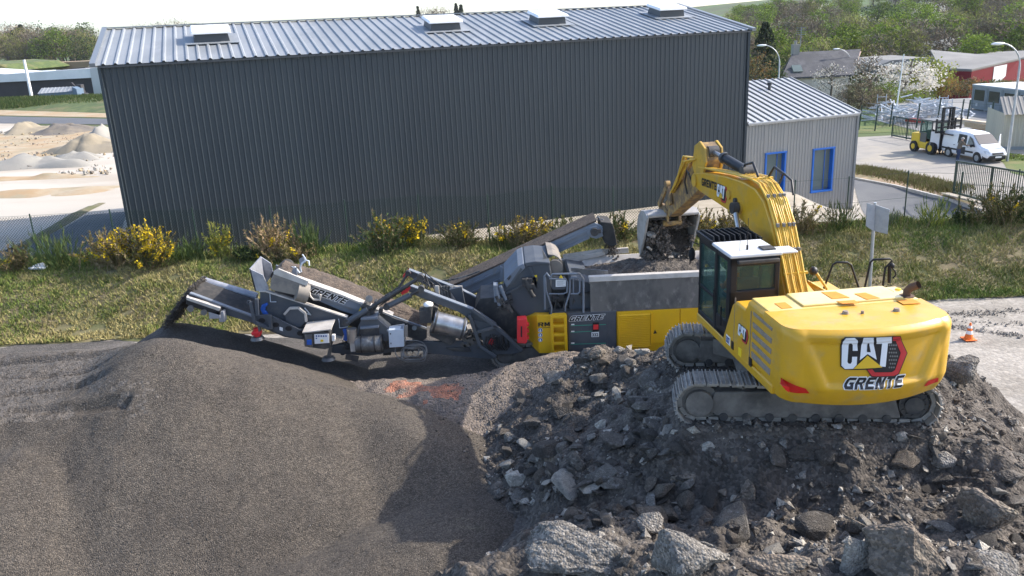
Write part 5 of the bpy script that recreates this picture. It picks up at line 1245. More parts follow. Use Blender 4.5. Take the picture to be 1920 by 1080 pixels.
for i in range(4):
    for j in range(7):
        cx, cy_ = 1036+i*15+(j % 2)*7, 602+j*25
        if 1030 < cx < 1094-abs(cy_-655)*.22: hx.append([(cx+6*math.cos(a), cy_+7*math.sin(a)) for a in np.linspace(0, 2*math.pi, 7)[:-1]])
flat_on_rear("logo_mesh", [sc(h) for h in hx], "cable_grey", pl_, .020)
flat_on_rear("rear_reflector", [sc([(308,875),(345,880),(470,895),(497,928),(370,922),(335,905)])], "reflector_red", cw, .010)
flat_on_rear("rear_reflector", [sc([(1272,880),(1300,845),(1368,822),(1366,850),(1290,880)])], "reflector_red", cw, .010)
ga_, gb2 = onp(1587, 730.5, TH, 0, -2.95), onp(1692, 724, TH, 0, -2.92)
def on_rear(u, v, e):
    y = ga_.y+(gb2.y-ga_.y)*u; z = ga_.z+(gb2.z-ga_.z)*u+v*.19; return TH @ Vector((cw_surf(y, z)-e, y, z))
block_text("company_lettering", "GRENTE", "black_paint", cw, on_rear, .55, .16, "white_sheet", (.016,.010), .05)
# engine house
def hb(mb, x0, x1, y0, y1, z0, z1): mb.hexa([(x0,y0,z0),(x1,y0,z0),(x1,y1,z0),(x0,y1,z0),(x0,y0,z1),(x1,y0,z1),(x1,y1,z1),(x0,y1,z1)])
mb = MB(TH); hb(mb, -2.0, -.95, -1.42, 1.448, 1.24, 2.405); eh = mb.build("engine_house", "digger_yellow", ex_, bevel=.09, seg=4)
mb = MB(TH); mb.prism([(-1.16,.95,1.2),(.24,.95,1.13),(-.27,.95,2.08),(-.42,.95,2.2),(-.90,.95,2.2),(-1.0,.95,2.33),(-1.16,.95,2.33)], (0,.506,0)); mb.build("side_pod", "digger_yellow", ex_, bevel=.05, seg=4)
mb = MB(TH); hb(mb, -.96, 1.7, -1.42, -.55, 1.24, 1.75); hb(mb, -.96, -.14, -.55, .95, 1.24, 1.9); mb.build("tank_body", "digger_yellow", ex_, bevel=.06, seg=3)
mb = MB(TH)
hb(mb, -1.735, -.97, -1.37, 1.36, 2.39, 2.428); mb.build("hood_top", "sunlit_hood", eh, bevel=.012)
mb = MB(TH); hb(mb, -1.66, -.965, -1.12, .72, 2.425, 2.462); mb.build("hood_lid", "sunlit_hood", eh, bevel=.02)
for q in ([(1540,548),(1567,547),(1593,558),(1560,560.5)],[(1602,551),(1622,549),(1650,559),(1625,562)],[(1568,565),(1602,563),(1611,568.5),(1580,570)],[(1634,543),(1664,541),(1676,547),(1652,549)],[(1680,563),(1712,561),(1726,569),(1694,571)],[(1452,569),(1472,567),(1486,577),(1466,579)]):
    on_lid = q[0][0] < 1630 and q[0][0] > 1500; z = 2.464 if on_lid else 2.43
    mb = MB(TH); P = [onp(x,y,TH,2,z) for x,y in q]; mb.prism(P, (0,0,.006)); mb.build("grip_patch", "grip_patch", eh)
for q in ((1585,588),(1681,583),(1617,588)):
    mb = MB(TH); p = onp(*q,TH,2,2.42); mb.cyl(p, p+Vector((0,0,.05)), .06 if q[0] != 1617 else .03, .045 if q[0] != 1617 else .025, n=14); mb.build("lifting_plug", "vent_grey", cw)
mb = MB(TH); p = onp(1700,556,TH,2,2.42); mb.tube([p, p+Vector((0,0,.1)), p+Vector((-.05,-.03,.18)), p+Vector((-.16,-.10,.26))], .07, 14, cap=False); mb.cyl(p, p+Vector((0,0,.02)), .13, n=16); mb.build("exhaust_pipe", "exhaust_rust", ex_)
mb = MB(TH); p = onp(1684,541,TH,2,2.45); mb.cyl(p-Vector((0,0,.1)), p, .05, n=12); mb.build("filler_cap", "warn_yellow", ex_)
# left side: door seams, vents, small logo, number
YS = 1.457
def side(px, py): return onp(px, py, TH, 1, YS)
def side_shape(name, poly, m, parent, eps, th=.006):
    mb = MB(TH); mb.prism([Vector((p.x, YS+eps-th, p.z)) for p in (side(*q) for q in poly)], (0, th, 0)); return mb.build(name, m, parent)
for q in ([(1413,585),(1421,590),(1450,611),(1452,620),(1414,596)],[(1413,608),(1449,637),(1448,650),(1413,621)],[(1413,634),(1447,663),(1447,675),(1412,647)],[(1418,662),(1446,688),(1446,700),(1416,675)]):
    pass
for (z0, z1) in ((2.21,2.28),(1.98,2.09),(1.79,1.90),(1.60,1.71),(1.40,1.53)):
    mb = MB(TH); mb.prism([(-1.28,YS-.03,z1),(-2.12,YS-.03,z1-.01),(-2.10,YS-.03,z0),(-1.30,YS-.03,z0+.01)], (0,.037,0)); vt = mb.build("side_vent", "vent_grey", eh, bevel=.008)
mb = MB(TH)
for x in (-.42, -1.19): hb(mb, x-.008, x+.008, YS-.02, YS+.003, 1.3, 2.26)
mb.build("door_seam", "vent_grey", eh)
def side_logo(T, y, o, s, tilt, parent):
    """small logo on a left-facing side: o = (x, z) of its upper left corner, reading towards -x"""
    cs, sn = math.cos(tilt), math.sin(tilt)
    def P(q, e): 
        u, v = (q[0]-704)/454*s*1.62, -(q[1]-541)/277*s
        return Vector((o[0]-(u*cs-v*sn), y+e, o[1]+u*sn*-1*-1+v*cs))
    def mk(nm, poly, m, par, e):
        mb = MB(T); mb.prism([P(q, e-.004) for q in poly], (0,.004,0)); return mb.build(nm, m, par)
    pl = mk("logo_plate", LOGO["plate"], "black_paint", parent, .006); mk("logo_band", LOGO["redband"], "logo_red", pl, .010)
    for k in "CAT": mk("logo_letter", LOGO[k], "logo_white", pl, .012)
    mk("logo_triangle", LOGO["tri"], "logo_yellow", pl, .014); return pl
q = side(1385,604); side_logo(TH, YS, (q.x, q.z), .30, 0.0, eh)
q = side(1362,626); mb = MB(TH); hb(mb, q.x-.21, q.x, YS-.01, YS+.006, q.z-.17, q.z); stk = mb.build("number_sticker", "white_sheet", eh)
TS = TH @ Matrix.Translation((q.x-.015, YS+.008, q.z-.145))
o_ = textobj("sticker_number", "337", "navy_sign", stk, (0,0,0), (1,0,0), (0,1,0), .16, 0, .01, 0.0)
xm = max(v.co.x for v in o_.data.vertices)
for v in o_.data.vertices: v.co = TS @ Vector((-v.co.x/xm*.18, 0, v.co.y))-EC
mb = MB(TH)
for q in (side(1373,645), side(1406,676)): hb(mb, q.x-.08, q.x+.04, YS-.01, YS+.008, q.z-.1, q.z+.06)
mb.build("door_latch", "black_paint", eh)
mb = MB(TH); q = side(1385,653); hb(mb, q.x-.14, q.x, YS-.01, YS+.006, q.z-.13, q.z+.03); mb.build("warning_sticker", "warn_yellow", eh)
# cab
X0, X1, Y0_, Y1_, Z0_, Z1_ = .0, 1.72, .46, 1.44, 1.24, 2.93
cab = MB(TH)
pil = .09
hb(cab, X0-.02, X1, Y0_, Y1_, Z0_-.02, Z0_+.10)                                   # floor sill
for (x, y) in ((X1-pil,Y1_-pil),(X1-pil,Y0_)): hb(cab, x, x+pil, y, y+pil, Z0_, Z1_)
hb(cab, .62, .74, Y1_-.07, Y1_+.015, Z0_, Z1_)
hb(cab, X0-.1, X0+.1, Y1_-.14, Y1_, Z0_, Z1_); hb(cab, X0-.1, X0+.1, Y0_, Y0_+.1, Z0_, Z1_)
hb(cab, X0-.1, X0-.02, Y0_, Y1_, Z0_, 2.28); hb(cab, X0-.1, X0-.02, Y0_, Y1_, 2.76, Z1_)
hb(cab, X0, .62, Y1_-.06, Y1_, Z0_, 1.62); hb(cab, X0, X1, Y1_-.08, Y1_, 2.82, Z1_); hb(cab, .74, X1, Y1_-.05, Y1_+.01, 1.86, 1.93)
hb(cab, X0, X1, Y0_, Y0_+.06, Z0_, 1.9); hb(cab, X0, X1, Y0_, Y0_+.08, 2.8, Z1_); hb(cab, .7, .8, Y0_, Y0_+.06, 1.3, 2.9); hb(cab, X1-.06, X1, Y0_, Y1_, 2.84, Z1_)
cb = cab.build("cab", "cab_black", ex_, bevel=.025, seg=3)
def pane(nm, pts, d): 
    mb = MB(TH); mb.prism(pts, d); return mb.build(nm, "cab_glass", cb)
pane("side_window", [(.74,Y1_-.03,Z0_+.1),(X1-.05,Y1_-.03,Z0_+.1),(X1-.05,Y1_-.03,2.84),(.74,Y1_-.03,2.84)], (0,.01,0))
pane("side_window", [(.1,Y1_-.03,1.62),(.62,Y1_-.03,1.62),(.62,Y1_-.03,2.84),(.1,Y1_-.03,2.84)], (0,.01,0))
pane("rear_window", [(X0-.06,Y0_+.1,2.28),(X0-.06,Y1_-.12,2.28),(X0-.06,Y1_-.12,2.76),(X0-.06,Y0_+.1,2.76)], (.01,0,0))
pane("front_window", [(X1-.03,Y0_+.06,1.4),(X1-.03,Y1_-.06,1.4),(X1-.03,Y1_-.06,2.86),(X1-.03,Y0_+.06,2.86)], (.01,0,0))
pane("side_window", [(.1,Y0_+.02,1.9),(X1-.1,Y0_+.02,1.9),(X1-.1,Y0_+.02,2.8),(.1,Y0_+.02,2.8)], (0,.01,0))
mb = MB(TH); hb(mb, X0-.13, .92, Y0_-.02, Y1_+.02, Z1_, Z1_+.07); hb(mb, X0-.06, X0+.35, .1, Y0_, Z1_+.0, Z1_+.05)
rfm = mb.build("cab_roof", "cab_roof_white", cb, bevel=.03, seg=3)
mb = MB(TH); hb(mb, .9, X1+.06, Y0_-.02, Y1_+.02, Z1_-.02, Z1_+.02)
for (a, b) in (((.9,Y0_-.02),(X1+.08,Y0_-.02)),((.9,Y1_+.02),(X1+.08,Y1_+.02)),((X1+.08,Y0_-.02),(X1+.08,Y1_+.02))): mb.bar((*a,Z1_+.07), (*b,Z1_+.07), .05, .07)
for k in range(9): y = Y0_+.06+k*(Y1_-Y0_-.1)/8; mb.hexa([(.93,y-.012,Z1_+.03),(X1+.04,y-.012,Z1_+.03),(X1+.04,y+.012,Z1_+.03),(.93,y+.012,Z1_+.03),(.98,y-.012,Z1_+.17),(X1+.02,y-.012,Z1_+.14),(X1+.02,y+.012,Z1_+.14),(.98,y+.012,Z1_+.17)])
mb.build("roof_guard", "cab_black", rfm)
mb = MB(TH); hb(mb, X0-.18, X0-.09, Y0_+.05, Y1_-.12, 2.82, 2.89); mb.build("rain_visor", "dark_steel", cb, bevel=.015)
mb = MB(TH); hb(mb, .05, .3, .5, .75, Z1_+.07, Z1_+.10); mb.build("roof_hatch_hinge", "dark_steel", rfm)
mb = MB(TH); p = onp(1401,468,TH,2,3.0); mb.tube([p, p+Vector((0,0,.09))], .022, 8); mb.tube([p+Vector((0,0,.09)), p+Vector((0,0,.62))], .006, 5); p2 = onp(1387,470,TH,2,3.0); mb.tube([p2, p2+Vector((0,0,.35))], .005, 5); mb.build("antenna", "cab_black", rfm)
mb = MB(TH); mb.tube([(X1+.02,Y1_+.0,2.75),(X1+.1,Y1_+.14,2.8),(X1+.1,Y1_+.16,2.3)], .016, 6); mb.sphere((X1+.10,Y1_+.12,2.52), .15, 14, 10, (.25,.5,1.0)); mr = mb.build("wing_mirror", "cab_black", cb)
mb = MB(TH); mb.tube([(1.5,Y1_+.05,1.5),(1.5,Y1_+.05,2.3)], .016, 6); mb.tube([(.66,Y1_+.04,1.75),(.66,Y1_+.04,2.1)], .014, 6); mb.tube([(.2,Y1_+.05,1.5),(.15,Y1_+.07,1.9)], .02, 6); mb.build("grab_handle", "cab_black", cb)
mb = MB(TH); hb(mb, .35,.95,.68,1.2,1.45,1.75); hb(mb, .28,.42,.7,1.18,1.7,2.4); hb(mb,.3,.4,.8,1.08,2.4,2.62); mb.build("seat", "black_paint", cb, bevel=.04)
mb = MB(TH); hb(mb, 1.45,1.65,.55,.75,1.5,2.2); hb(mb, .6,1.1,.55,.66,1.5,1.9); hb(mb, .6,1.1,1.22,1.34,1.5,1.9); mb.tube([(1.3,.9,1.5),(1.25,.9,2.0)], .03, 6); mb.build("console", "cab_black", cb, bevel=.02)
# handrails on the far walkway
mb = MB(); Yh = 15.9
mb.tube([at(*p,Yh) for p in ((1543,545),(1561,497),(1568,492),(1589,492),(1596,497),(1612,545))], .022, 8); mb.build("hand_rail", "cab_black", ex_)
Yh = 15.6; mb = MB()
mb.tube([at(*p,Yh) for p in ((1620,545),(1632,492),(1637,487),(1668,485),(1673,489),(1660,502),(1654,545))], .022, 8); mb.tube([at(1668,497,Yh), at(1667,530,Yh)], .035, 8); mb.build("hand_rail", "cab_black", ex_)
mb = MB(); mb.tube([at(*p,Yh) for p in ((1670,500),(1678,508),(1680,515),(1674,522))], .016, 6); mb.sphere(at(1672,498,Yh), .06, 8, 6); mb.build("work_camera", "cab_black", ex_)

# boom
BY0, BY1 = .12, -.33
up_ = [(5.85,3.50),(5.0,3.66),(3.6,3.80),(2.66,3.84),(2.0,3.80),(1.55,3.62),(1.15,3.22),(.88,2.80),(.5,2.15),(.22,1.72)]
lo_ = [(.45,1.45),(.72,1.60),(1.25,2.30),(1.75,2.75),(2.44,2.95),(3.0,3.02),(3.8,3.06),(5.3,3.14),(5.75,3.22)]
mb = MB(TB); mb.prism([Vector((x,BY1,z)) for x, z in up_+lo_], (0,BY0-BY1,0)); bm_ = mb.build("boom", "digger_yellow", ex_, bevel=.03)
for (x, z, r0) in ((2.72,3.25,.13),(3.35,3.42,.11),(5.62,3.36,.16)):
    mb = MB(TB); mb.cyl((x,BY0-.02,z), (x,BY0+.04,z), r0, n=20); mb.build("boom_boss", "digger_yellow_worn", bm_, bevel=.01)
mb = MB(TB); mb.cyl((2.95,BY0-.02,3.35), (2.95,BY0+.05,3.35), .075, n=16); mb.cyl((2.72,BY0-.02,3.25), (2.72,BY0+.2,3.25), .09, n=16); mb.build("boom_pin", "dark_steel", bm_)
for y in (BY0+.13, BY1-.13):
    mb = MB(TB); mb.tube([(1.5,y,1.3),(2.15,y,2.35)], .105, 14); rm_ = mb.build("boom_ram", "digger_yellow_worn", ex_)
    mb = MB(TB); mb.tube([(2.15,y,2.35),(2.72,y,3.25)], .06, 12); mb.build("ram_rod", "chrome_steel", rm_)
    mb = MB(TB); mb.cyl((2.72,y-.07,3.25), (2.72,y+.07,3.25), .13, n=16); mb.build("ram_eye", "dark_steel", rm_)
# hard pipes over the boom's back and the right side
path = [(5.5,3.72),(4.4,3.80),(3.2,3.92),(2.4,3.95),(1.9,3.90),(1.42,3.66),(1.05,3.24),(.76,2.76),(.42,2.18),(.2,1.85),(.1,1.5)]
for k in range(10):
    y = BY0-.05-k*.044; mb = MB(TB)
    pts = [(x-.012*math.sin(k*2+i), y+(.05*math.sin(i*1.3+k)*.15), z+.015*math.sin(k*3+i*2)) for i, (x, z) in enumerate(path)]
    if k > 5: pts = pts[2:]
    mb.tube(pts, .020 if k % 3 else .026, 7); mb.build("hydraulic_pipe", "pipe_yellow", bm_)
mb = MB(TB)
for (x, z) in ((1.0,3.2),(.72,2.75),(1.5,3.7)):
    for k in (0,3,6,8): mb.box((x,BY0-.08-k*.042,z+.03), (.07,.05,.07))
mb.build("pipe_clamp", "cable_grey", bm_)
for (x, z, h_) in ((.52,2.34,.05),(2.3,3.95,.05)): mb = MB(TB); mb.bar((x,BY0-.02,z), (x,BY1-.08,z), .06, h_); mb.build("pipe_bracket", "pipe_yellow", bm_)
mb = MB(TB); mb.tube([(1.9,BY1-.05,3.9),(1.85,BY1-.1,4.12),(1.5,BY1-.12,4.02),(1.35,BY1-.1,3.75)], .025, 8); mb.tube([(2.35,BY1-.0,3.95),(2.2,BY1-.06,4.2),(1.8,BY1-.1,4.1)], .03, 8)
mb.tube([(2.3,BY0-.2,4.0),(2.6,BY0-.2,4.25),(3.0,BY0-.2,4.15),(3.1,BY0-.2,4.0)], .03, 8); mb.build("boom_hose", "hose_black", bm_)
mb = MB(TB)
for k in range(6): mb.tube([(.55-.03*k,BY1-.1,2.15),(.3,BY1-.25-.05*k,1.9),(.05-.06*k,BY1-.2,1.5),(-.1,BY1-.1,1.2)], .028, 7)
mb.tube([(.6,BY1-.3,2.3),(.4,BY1-.45,2.0),(.1,BY1-.4,1.4)], .03, 8); mb.build("boom_hose", "pipe_yellow", bm_)
mb = MB(TB)
for k in range(4): mb.tube([(.5,BY1-.15-.06*k,1.9),(.25,BY1-.3,1.7-.05*k),(.1,BY1-.25,1.35)], .03, 7)
mb.sphere((.55,BY1-.22,2.35), .09, 8, 6); mb.build("boom_hose", "hose_black", bm_)
# lettering and logo on the boom side
def bt_(px, py, e=.0): return onp(px, py, TB, 1, BY0+e)
b0_, b1_ = bt_(1316,347.5), bt_(1344,357.5)
block_text("company_lettering", "GRENTE", "black_paint", bm_, lambda u, v, e: TB @ Vector((b0_.x+(b1_.x-b0_.x)*u, BY0+e, b0_.z+(b1_.z-b0_.z)*u+v*.19)), -.0, .2, None)
a = bt_(1345,342.5); side_logo(TB, BY0, (a.x, a.z), .40, 0.0, bm_)
# stick
SY0, SY1 = .03, -.33
sp = [(5.02,3.95),(5.12,4.22),(5.45,4.34),(5.75,4.22),(5.98,3.75),(6.5,3.42),(8.30,2.26),(8.45,2.02),(8.25,1.86),(7.9,1.92),(6.2,2.78),(5.5,3.16),(5.32,3.4)]
mb = MB(TB); mb.prism([Vector((x,SY1,z)) for x, z in sp], (0,SY0-SY1,0)); st = mb.build("stick", "rusty_arm", ex_, bevel=.02)
for y in (SY0+.03, SY1-.03):
    mb = MB(TB); mb.prism([Vector((x,y-.03,z)) for x, z in ((5.0,3.9),(5.1,4.24),(5.45,4.37),(5.8,4.22),(5.95,3.7),(5.6,3.3),(5.3,3.35))], (0,.06,0)); mb.build("stick_cheek", "digger_yellow_worn", st, bevel=.015)
mb = MB(TB); mb.tube([(3.05,-.15,3.98),(4.35,-.15,4.08)], .115, 16); sr = mb.build("stick_ram", "cab_black", ex_)
mb = MB(TB); mb.tube([(4.35,-.15,4.08),(5.15,-.15,4.13)], .06, 12); mb.build("ram_rod", "chrome_steel", sr)
for (a_, b_, r0) in (((5.15,-.28,4.13),(5.15,-.02,4.13),.15),((3.05,-.28,3.98),(3.05,-.02,3.98),.13),((4.3,-.15,4.08),(4.42,-.15,4.09),.14)): mb = MB(TB); mb.cyl(a_, b_, r0, n=16); mb.build("ram_eye", "dark_steel", sr)
mb = MB(TB); mb.tube([(6.0,-.15,3.98),(7.2,-.15,3.22)], .10, 14); br_ = mb.build("bucket_ram", "rusty_arm", ex_)
mb = MB(TB); mb.tube([(7.2,-.15,3.22),(7.85,-.15,2.84)], .055, 12); mb.build("ram_rod", "chrome_steel", br_)
for y in (SY0+.08, SY1-.08):
    mb = MB(TB); mb.bar((7.85,y,2.86), (7.55,y,2.35), .07, .16); mb.bar((7.85,y,2.86), (8.62,y,2.12), .07, .16); mb.cyl((7.85,y-.06,2.86),(7.85,y+.06,2.86),.11,n=14); mb.build("bucket_link", "rusty_arm", ex_, bevel=.012)
rc = random.Random(6); mb = MB(TB)
for k in range(8):
    y = rc.uniform(SY0,SY0+.12); mb.tube([(5.6+k*.05,y,3.9),(6.2+rc.uniform(-.2,.2),y+.08,3.75+rc.uniform(-.2,.2)),(6.9,y+.05,3.1+rc.uniform(-.1,.2)),(7.5,y,2.7)], .024, 6)
mb.build("stick_hose", "pipe_yellow", st)
mb = MB(TB)
for k in range(4): mb.tube([(5.8,SY0+.06+k*.04,3.2+k*.1),(6.1,SY0+.14,3.55),(6.3,SY0+.12,3.2),(6.2,SY0+.08,2.9)], .022, 6)
mb.build("stick_hose", "hose_black", st)
# coupler and bucket
BK = 8.34
mb = MB(TB)
for y in (SY0-.0, SY1+.0): mb.prism([Vector((x,y-.035,z)) for x, z in ((8.05,2.08),(8.5,2.2),(8.78,2.05),(8.75,1.72),(8.2,1.62),(8.0,1.75))], (0,.07,0))
mb.bar((8.1,SY1,1.7), (8.1,SY0,1.7), .1,.1); mb.bar((8.7,SY1,1.75), (8.7,SY0,1.75), .1,.1); mb.cyl((8.2,SY1-.1,1.66),(8.2,SY0+.1,1.66),.09,n=14)
cp = mb.build("quick_coupler", "rusty_arm", ex_, bevel=.01)
WY0, WY1 = .60, -.90
BS = .33
curve = [(8.02,1.60),(8.30,1.70),(8.62,1.66),(8.88,1.48),(9.02,1.20),(9.03,.88),(8.94,.58),(8.80,.30)]
TB0 = TB; TB = TB @ Matrix.Translation((.06,0,BS))
mb = MB(TB); nC = len(curve); inn = []
for i, (x, z) in enumerate(curve):
    a_ = curve[max(0,i-1)]; b_ = curve[min(nC-1,i+1)]; dx, dz = b_[0]-a_[0], b_[1]-a_[1]; l_ = math.hypot(dx,dz); inn.append((x+dz/l_*.04, z-dx/l_*.04))
prof = curve+inn[::-1]
mb.prism([Vector((x,WY1,z)) for x, z in prof], (0,WY0-WY1,0))
for y in (WY0, WY1-.04):
    mb.prism([Vector((x,y,z)) for x, z in [(7.98,1.58)]+curve+[(8.66,.30),(8.30,.90)]], (0,.04,0))
    mb.bar((7.99,y+.02,1.55), (8.32,y+.02,.9), .07,.05); mb.bar((8.32,y+.02,.9), (8.70,y+.02,.3), .07,.05)
mb.cyl((8.04,WY1,1.60),(8.04,WY0,1.60),.06,n=12)
bk = mb.build("bucket", "bucket_grey", ex_, bevel=.01)
mb = MB(TB); mb.bar((8.74,WY1,.28),(8.74,WY0,.28),.08,.2); mb.build("lip_plate", "bucket_grey", bk)
for k in range(5):
    y = WY1+.12+k*(WY0-WY1-.24)/4; mb = MB(TB); mb.hexa([(8.66,y-.06,.22),(8.82,y-.06,.22),(8.82,y+.06,.22),(8.66,y+.06,.22),(8.62,y-.03,.0),(8.67,y-.03,.0),(8.67,y+.03,.0),(8.62,y+.03,.0)]); mb.build("bucket_tooth", "worn_steel", bk)
TB = TB0
# ------------------------------------------------------------------ people
mat("skin", (0.50,0.28,0.19), rough=.6); mat("jacket_brown", (0.14,0.115,0.085), (0.11,0.09,0.065), scale=8, rough=.95); mat("trousers_navy", (0.045,0.065,0.13), (0.035,0.05,0.10), scale=8, rough=.95)
mat("work_blue", (0.03,0.09,0.36), rough=.9); mat("hivis_orange", (0.9,0.20,0.02), rough=.8); mat("hair_grey", (0.35,0.33,0.31), rough=.9); mat("boots", (0.03,0.027,0.025), rough=.8); mat("pale_shoe", (0.30,0.40,0.55), rough=.7)
def person(label, T, J, E, mats, region, parent_hair=None, cat="person", hair="hair_grey"):
    """J joint -> (pos, radius); E bones; one skinned continuous body, then materials by region(local point)"""
    names = list(J); me = bpy.data.meshes.new("person"); me.from_pydata([J[n][0] for n in names], [(names.index(a), names.index(b)) for a, b in E], [])
    o = bpy.data.objects.new("person", me); COL.objects.link(o)
    sk = o.modifiers.new("skin", 'SKIN'); lay = me.skin_vertices[0]
    for i, n in enumerate(names): lay.data[i].radius = (J[n][1], J[n][1]*J[n][2] if len(J[n]) > 2 else J[n][1]); lay.data[i].use_root = (i == 0)
    ss = o.modifiers.new("sub", 'SUBSURF'); ss.levels = 2; ss.render_levels = 2
    dg = bpy.context.evaluated_depsgraph_get(); dg.update(); m2 = bpy.data.meshes.new_from_object(o.evaluated_get(dg)); bpy.data.objects.remove(o)
    m2.materials.clear()
    for k in mats: m2.materials.append(MATS[k])
    for p in m2.polygons: p.material_index = region(p.center); p.use_smooth = True
    for v in m2.vertices: v.co = T.to_3x3() @ v.co
    m2.name = "person"; o = bpy.data.objects.new("person", m2); COL.objects.link(o); o.location = T.translation
    tag(o, label, cat)
    hd_ = J["head"][0]; mb = MB(T.to_3x3().to_4x4()); c = Vector(hd_)+Vector((-.015,0,.045)); mb.sphere(c, .112, 14, 10, (1.05,.92,.85)); hr = mb.build("hair", hair, None); hr.parent = o
    return o
def arm(J, E, s, sh, el, wr, r=.05):
    n = "LR"[s]; J["sh"+n] = (sh, .07); J["el"+n] = (el, .047); J["wr"+n] = (wr, .034)
    d = (Vector(wr)-Vector(el)).normalized(); J["pa"+n] = (tuple(Vector(wr)+d*.07), .038)
    E += [("chest","sh"+n),("sh"+n,"el"+n),("el"+n,"wr"+n),("wr"+n,"pa"+n)]
    sd = d.orthogonal().normalized()
    for k in range(4):
        J["f%s%d" % (n,k)] = (tuple(Vector(wr)+d*(.16-.012*abs(k-1))+sd*(.026*(k-1.5))), .010); E.append(("pa"+n, "f%s%d" % (n,k)))
    J["th"+n] = (tuple(Vector(wr)+d*.07+sd*.06), .011); E.append(("pa"+n, "th"+n))
def leg(J, E, s, hip, kn, an, toe):
    n = "LR"[s]; J["hip"+n] = (hip, .095); J["kn"+n] = (kn, .065); J["an"+n] = (an, .047); J["toe"+n] = (toe, .042)
    E += [("pelvis","hip"+n),("hip"+n,"kn"+n),("kn"+n,"an"+n),("an"+n,"toe"+n)]
def stand(lean=0.0, arms=True):
    E = [("pelvis","belly"),("belly","chest"),("chest","neck"),("neck","head"),("head","crown"),("head","nose")]
    J = dict(pelvis=((0,0,.95),.13,1.25), belly=((lean*.3,0,1.12),.13,1.2), chest=((lean*.75,0,1.34),.14,1.25), neck=((lean*1.05,0,1.50),.055), head=((lean*1.25+.02,0,1.61),.088), crown=((lean*1.3,0,1.70),.075), nose=((lean*1.25+.115,0,1.60),.018))
    leg(J, E, 0, (0,.1,.9), (.03,.11,.5), (-.02,.12,.09), (.14,.13,.045)); leg(J, E, 1, (0,-.1,.9), (.04,-.12,.5), (-.06,-.13,.09), (.10,-.14,.045))
    arm(J, E, 0, (lean*.85,.2,1.42), (lean+.18,.28,1.18), (lean+.42,.2,1.12)); arm(J, E, 1, (lean*.85,-.2,1.42), (lean+.2,-.27,1.2), (lean+.44,-.16,1.16))
    return J, E
# ------------------------------------------------------------------ heaps in the yard
import bmesh
def envelope(X, Y, crest, slope, rnd=.35):
    Z = np.full(X.shape, -9.0)
    for (cx, cy, cz) in crest:
        d = np.sqrt((X-cx)**2+(Y-cy)**2+rnd*rnd)-rnd*.6; Z = np.maximum(Z, cz-slope*d)
    return Z
def densify(pts, st=.25):
    out = []
    for a, b in zip(pts, pts[1:]):
        a = Vector(a); b = Vector(b); n = max(1, int((b-a).length/st)); out += [tuple(a.lerp(b, i/n)) for i in range(n)]
    return out+[tuple(pts[-1])]
def smooth2(Z, n):
    for _ in range(n):
        P = np.pad(Z, 1, mode='edge'); Z = (P[1:-1,1:-1]*2+P[:-2,1:-1]+P[2:,1:-1]+P[1:-1,:-2]+P[1:-1,2:])/6
    return Z
class Field:
    def __init__(s, x0, x1, y0, y1, st):
        s.x0, s.y0, s.st = x0, y0, st; s.xs = np.arange(x0, x1, st); s.ys = np.arange(y0, y1, st); s.X, s.Y = np.meshgrid(s.xs, s.ys)
    def at(s, x, y):
        fx = (np.asarray(x)-s.x0)/s.st; fy = (np.asarray(y)-s.y0)/s.st
        i = np.clip(fx.astype(int), 0, len(s.xs)-2); j = np.clip(fy.astype(int), 0, len(s.ys)-2); u = np.clip(fx-i, 0, 1); v = np.clip(fy-j, 0, 1)
        Z = s.Z; r = (Z[j,i]*(1-u)+Z[j,i+1]*u)*(1-v)+(Z[j+1,i]*(1-u)+Z[j+1,i+1]*u)*v
        out = (fx < 0) | (fy < 0) | (fx > len(s.xs)-1) | (fy > len(s.ys)-1)
        return np.where(out, -9, r)
    def mesh(s, name, m, floor=-.25):
        ny, nx = s.Z.shape; I = (np.arange(ny-1)[:,None]*nx+np.arange(nx-1)[None,:])
        zz = s.Z; keep = (np.maximum.reduce([zz[:-1,:-1], zz[1:,:-1], zz[:-1,1:], zz[1:,1:]]) > floor); I = I[keep].ravel()
        F = np.stack([I, I+1, I+nx+1, I+nx], 1); V = np.stack([s.X, s.Y, s.Z], -1).reshape(-1, 3)
        used = np.unique(F); mp = np.full(len(V), -1); mp[used] = np.arange(len(used))
        return npmesh(name, V[used], mp[F], m, smooth=True)
mat("gravel_dark", (0.112,0.093,0.073), (0.084,0.070,0.056), scale=.45, rough=.95, bump=1.0, bscale=45, c3=(0.126,0.106,0.084), s3=.7, l3=.45, h3=.75, voro=.5, vscale=44)
mat("packed_gravel", (0.132,0.113,0.094), (0.103,0.088,0.073), scale=.6, rough=.95, bump=.7, bscale=30, voro=.3, vscale=26, c3=(0.09,0.08,0.07), s3=1.5)
mat("fines_dark", (0.072,0.063,0.054), (0.098,0.088,0.076), scale=.8, rough=1, bump=.6, bscale=40, voro=.25, vscale=40)
mat("rubble_soil", (0.072,0.061,0.051), (0.120,0.103,0.087), scale=1.1, rough=1, bump=1.0, bscale=16, c3=(0.165,0.143,0.118), s3=.8, l3=.52, h3=.72, voro=.42, vscale=18)
mat("brown_soil", (0.19,0.155,0.125), (0.135,0.112,0.093), scale=1.2, rough=1, bump=1.0, bscale=12, c3=(0.25,0.20,0.16), s3=2.2, l3=.5, h3=.7, voro=.25, vscale=20)
mat("brick_dust", (0.36,0.155,0.095), (0.22,0.135,0.10), scale=2.2, rough=1, bump=1.0, bscale=16, voro=.25, vscale=22)
pile = Field(-26, 3.2, 4.0, 24.5, .07)
PK = gz(290,629,3.2)
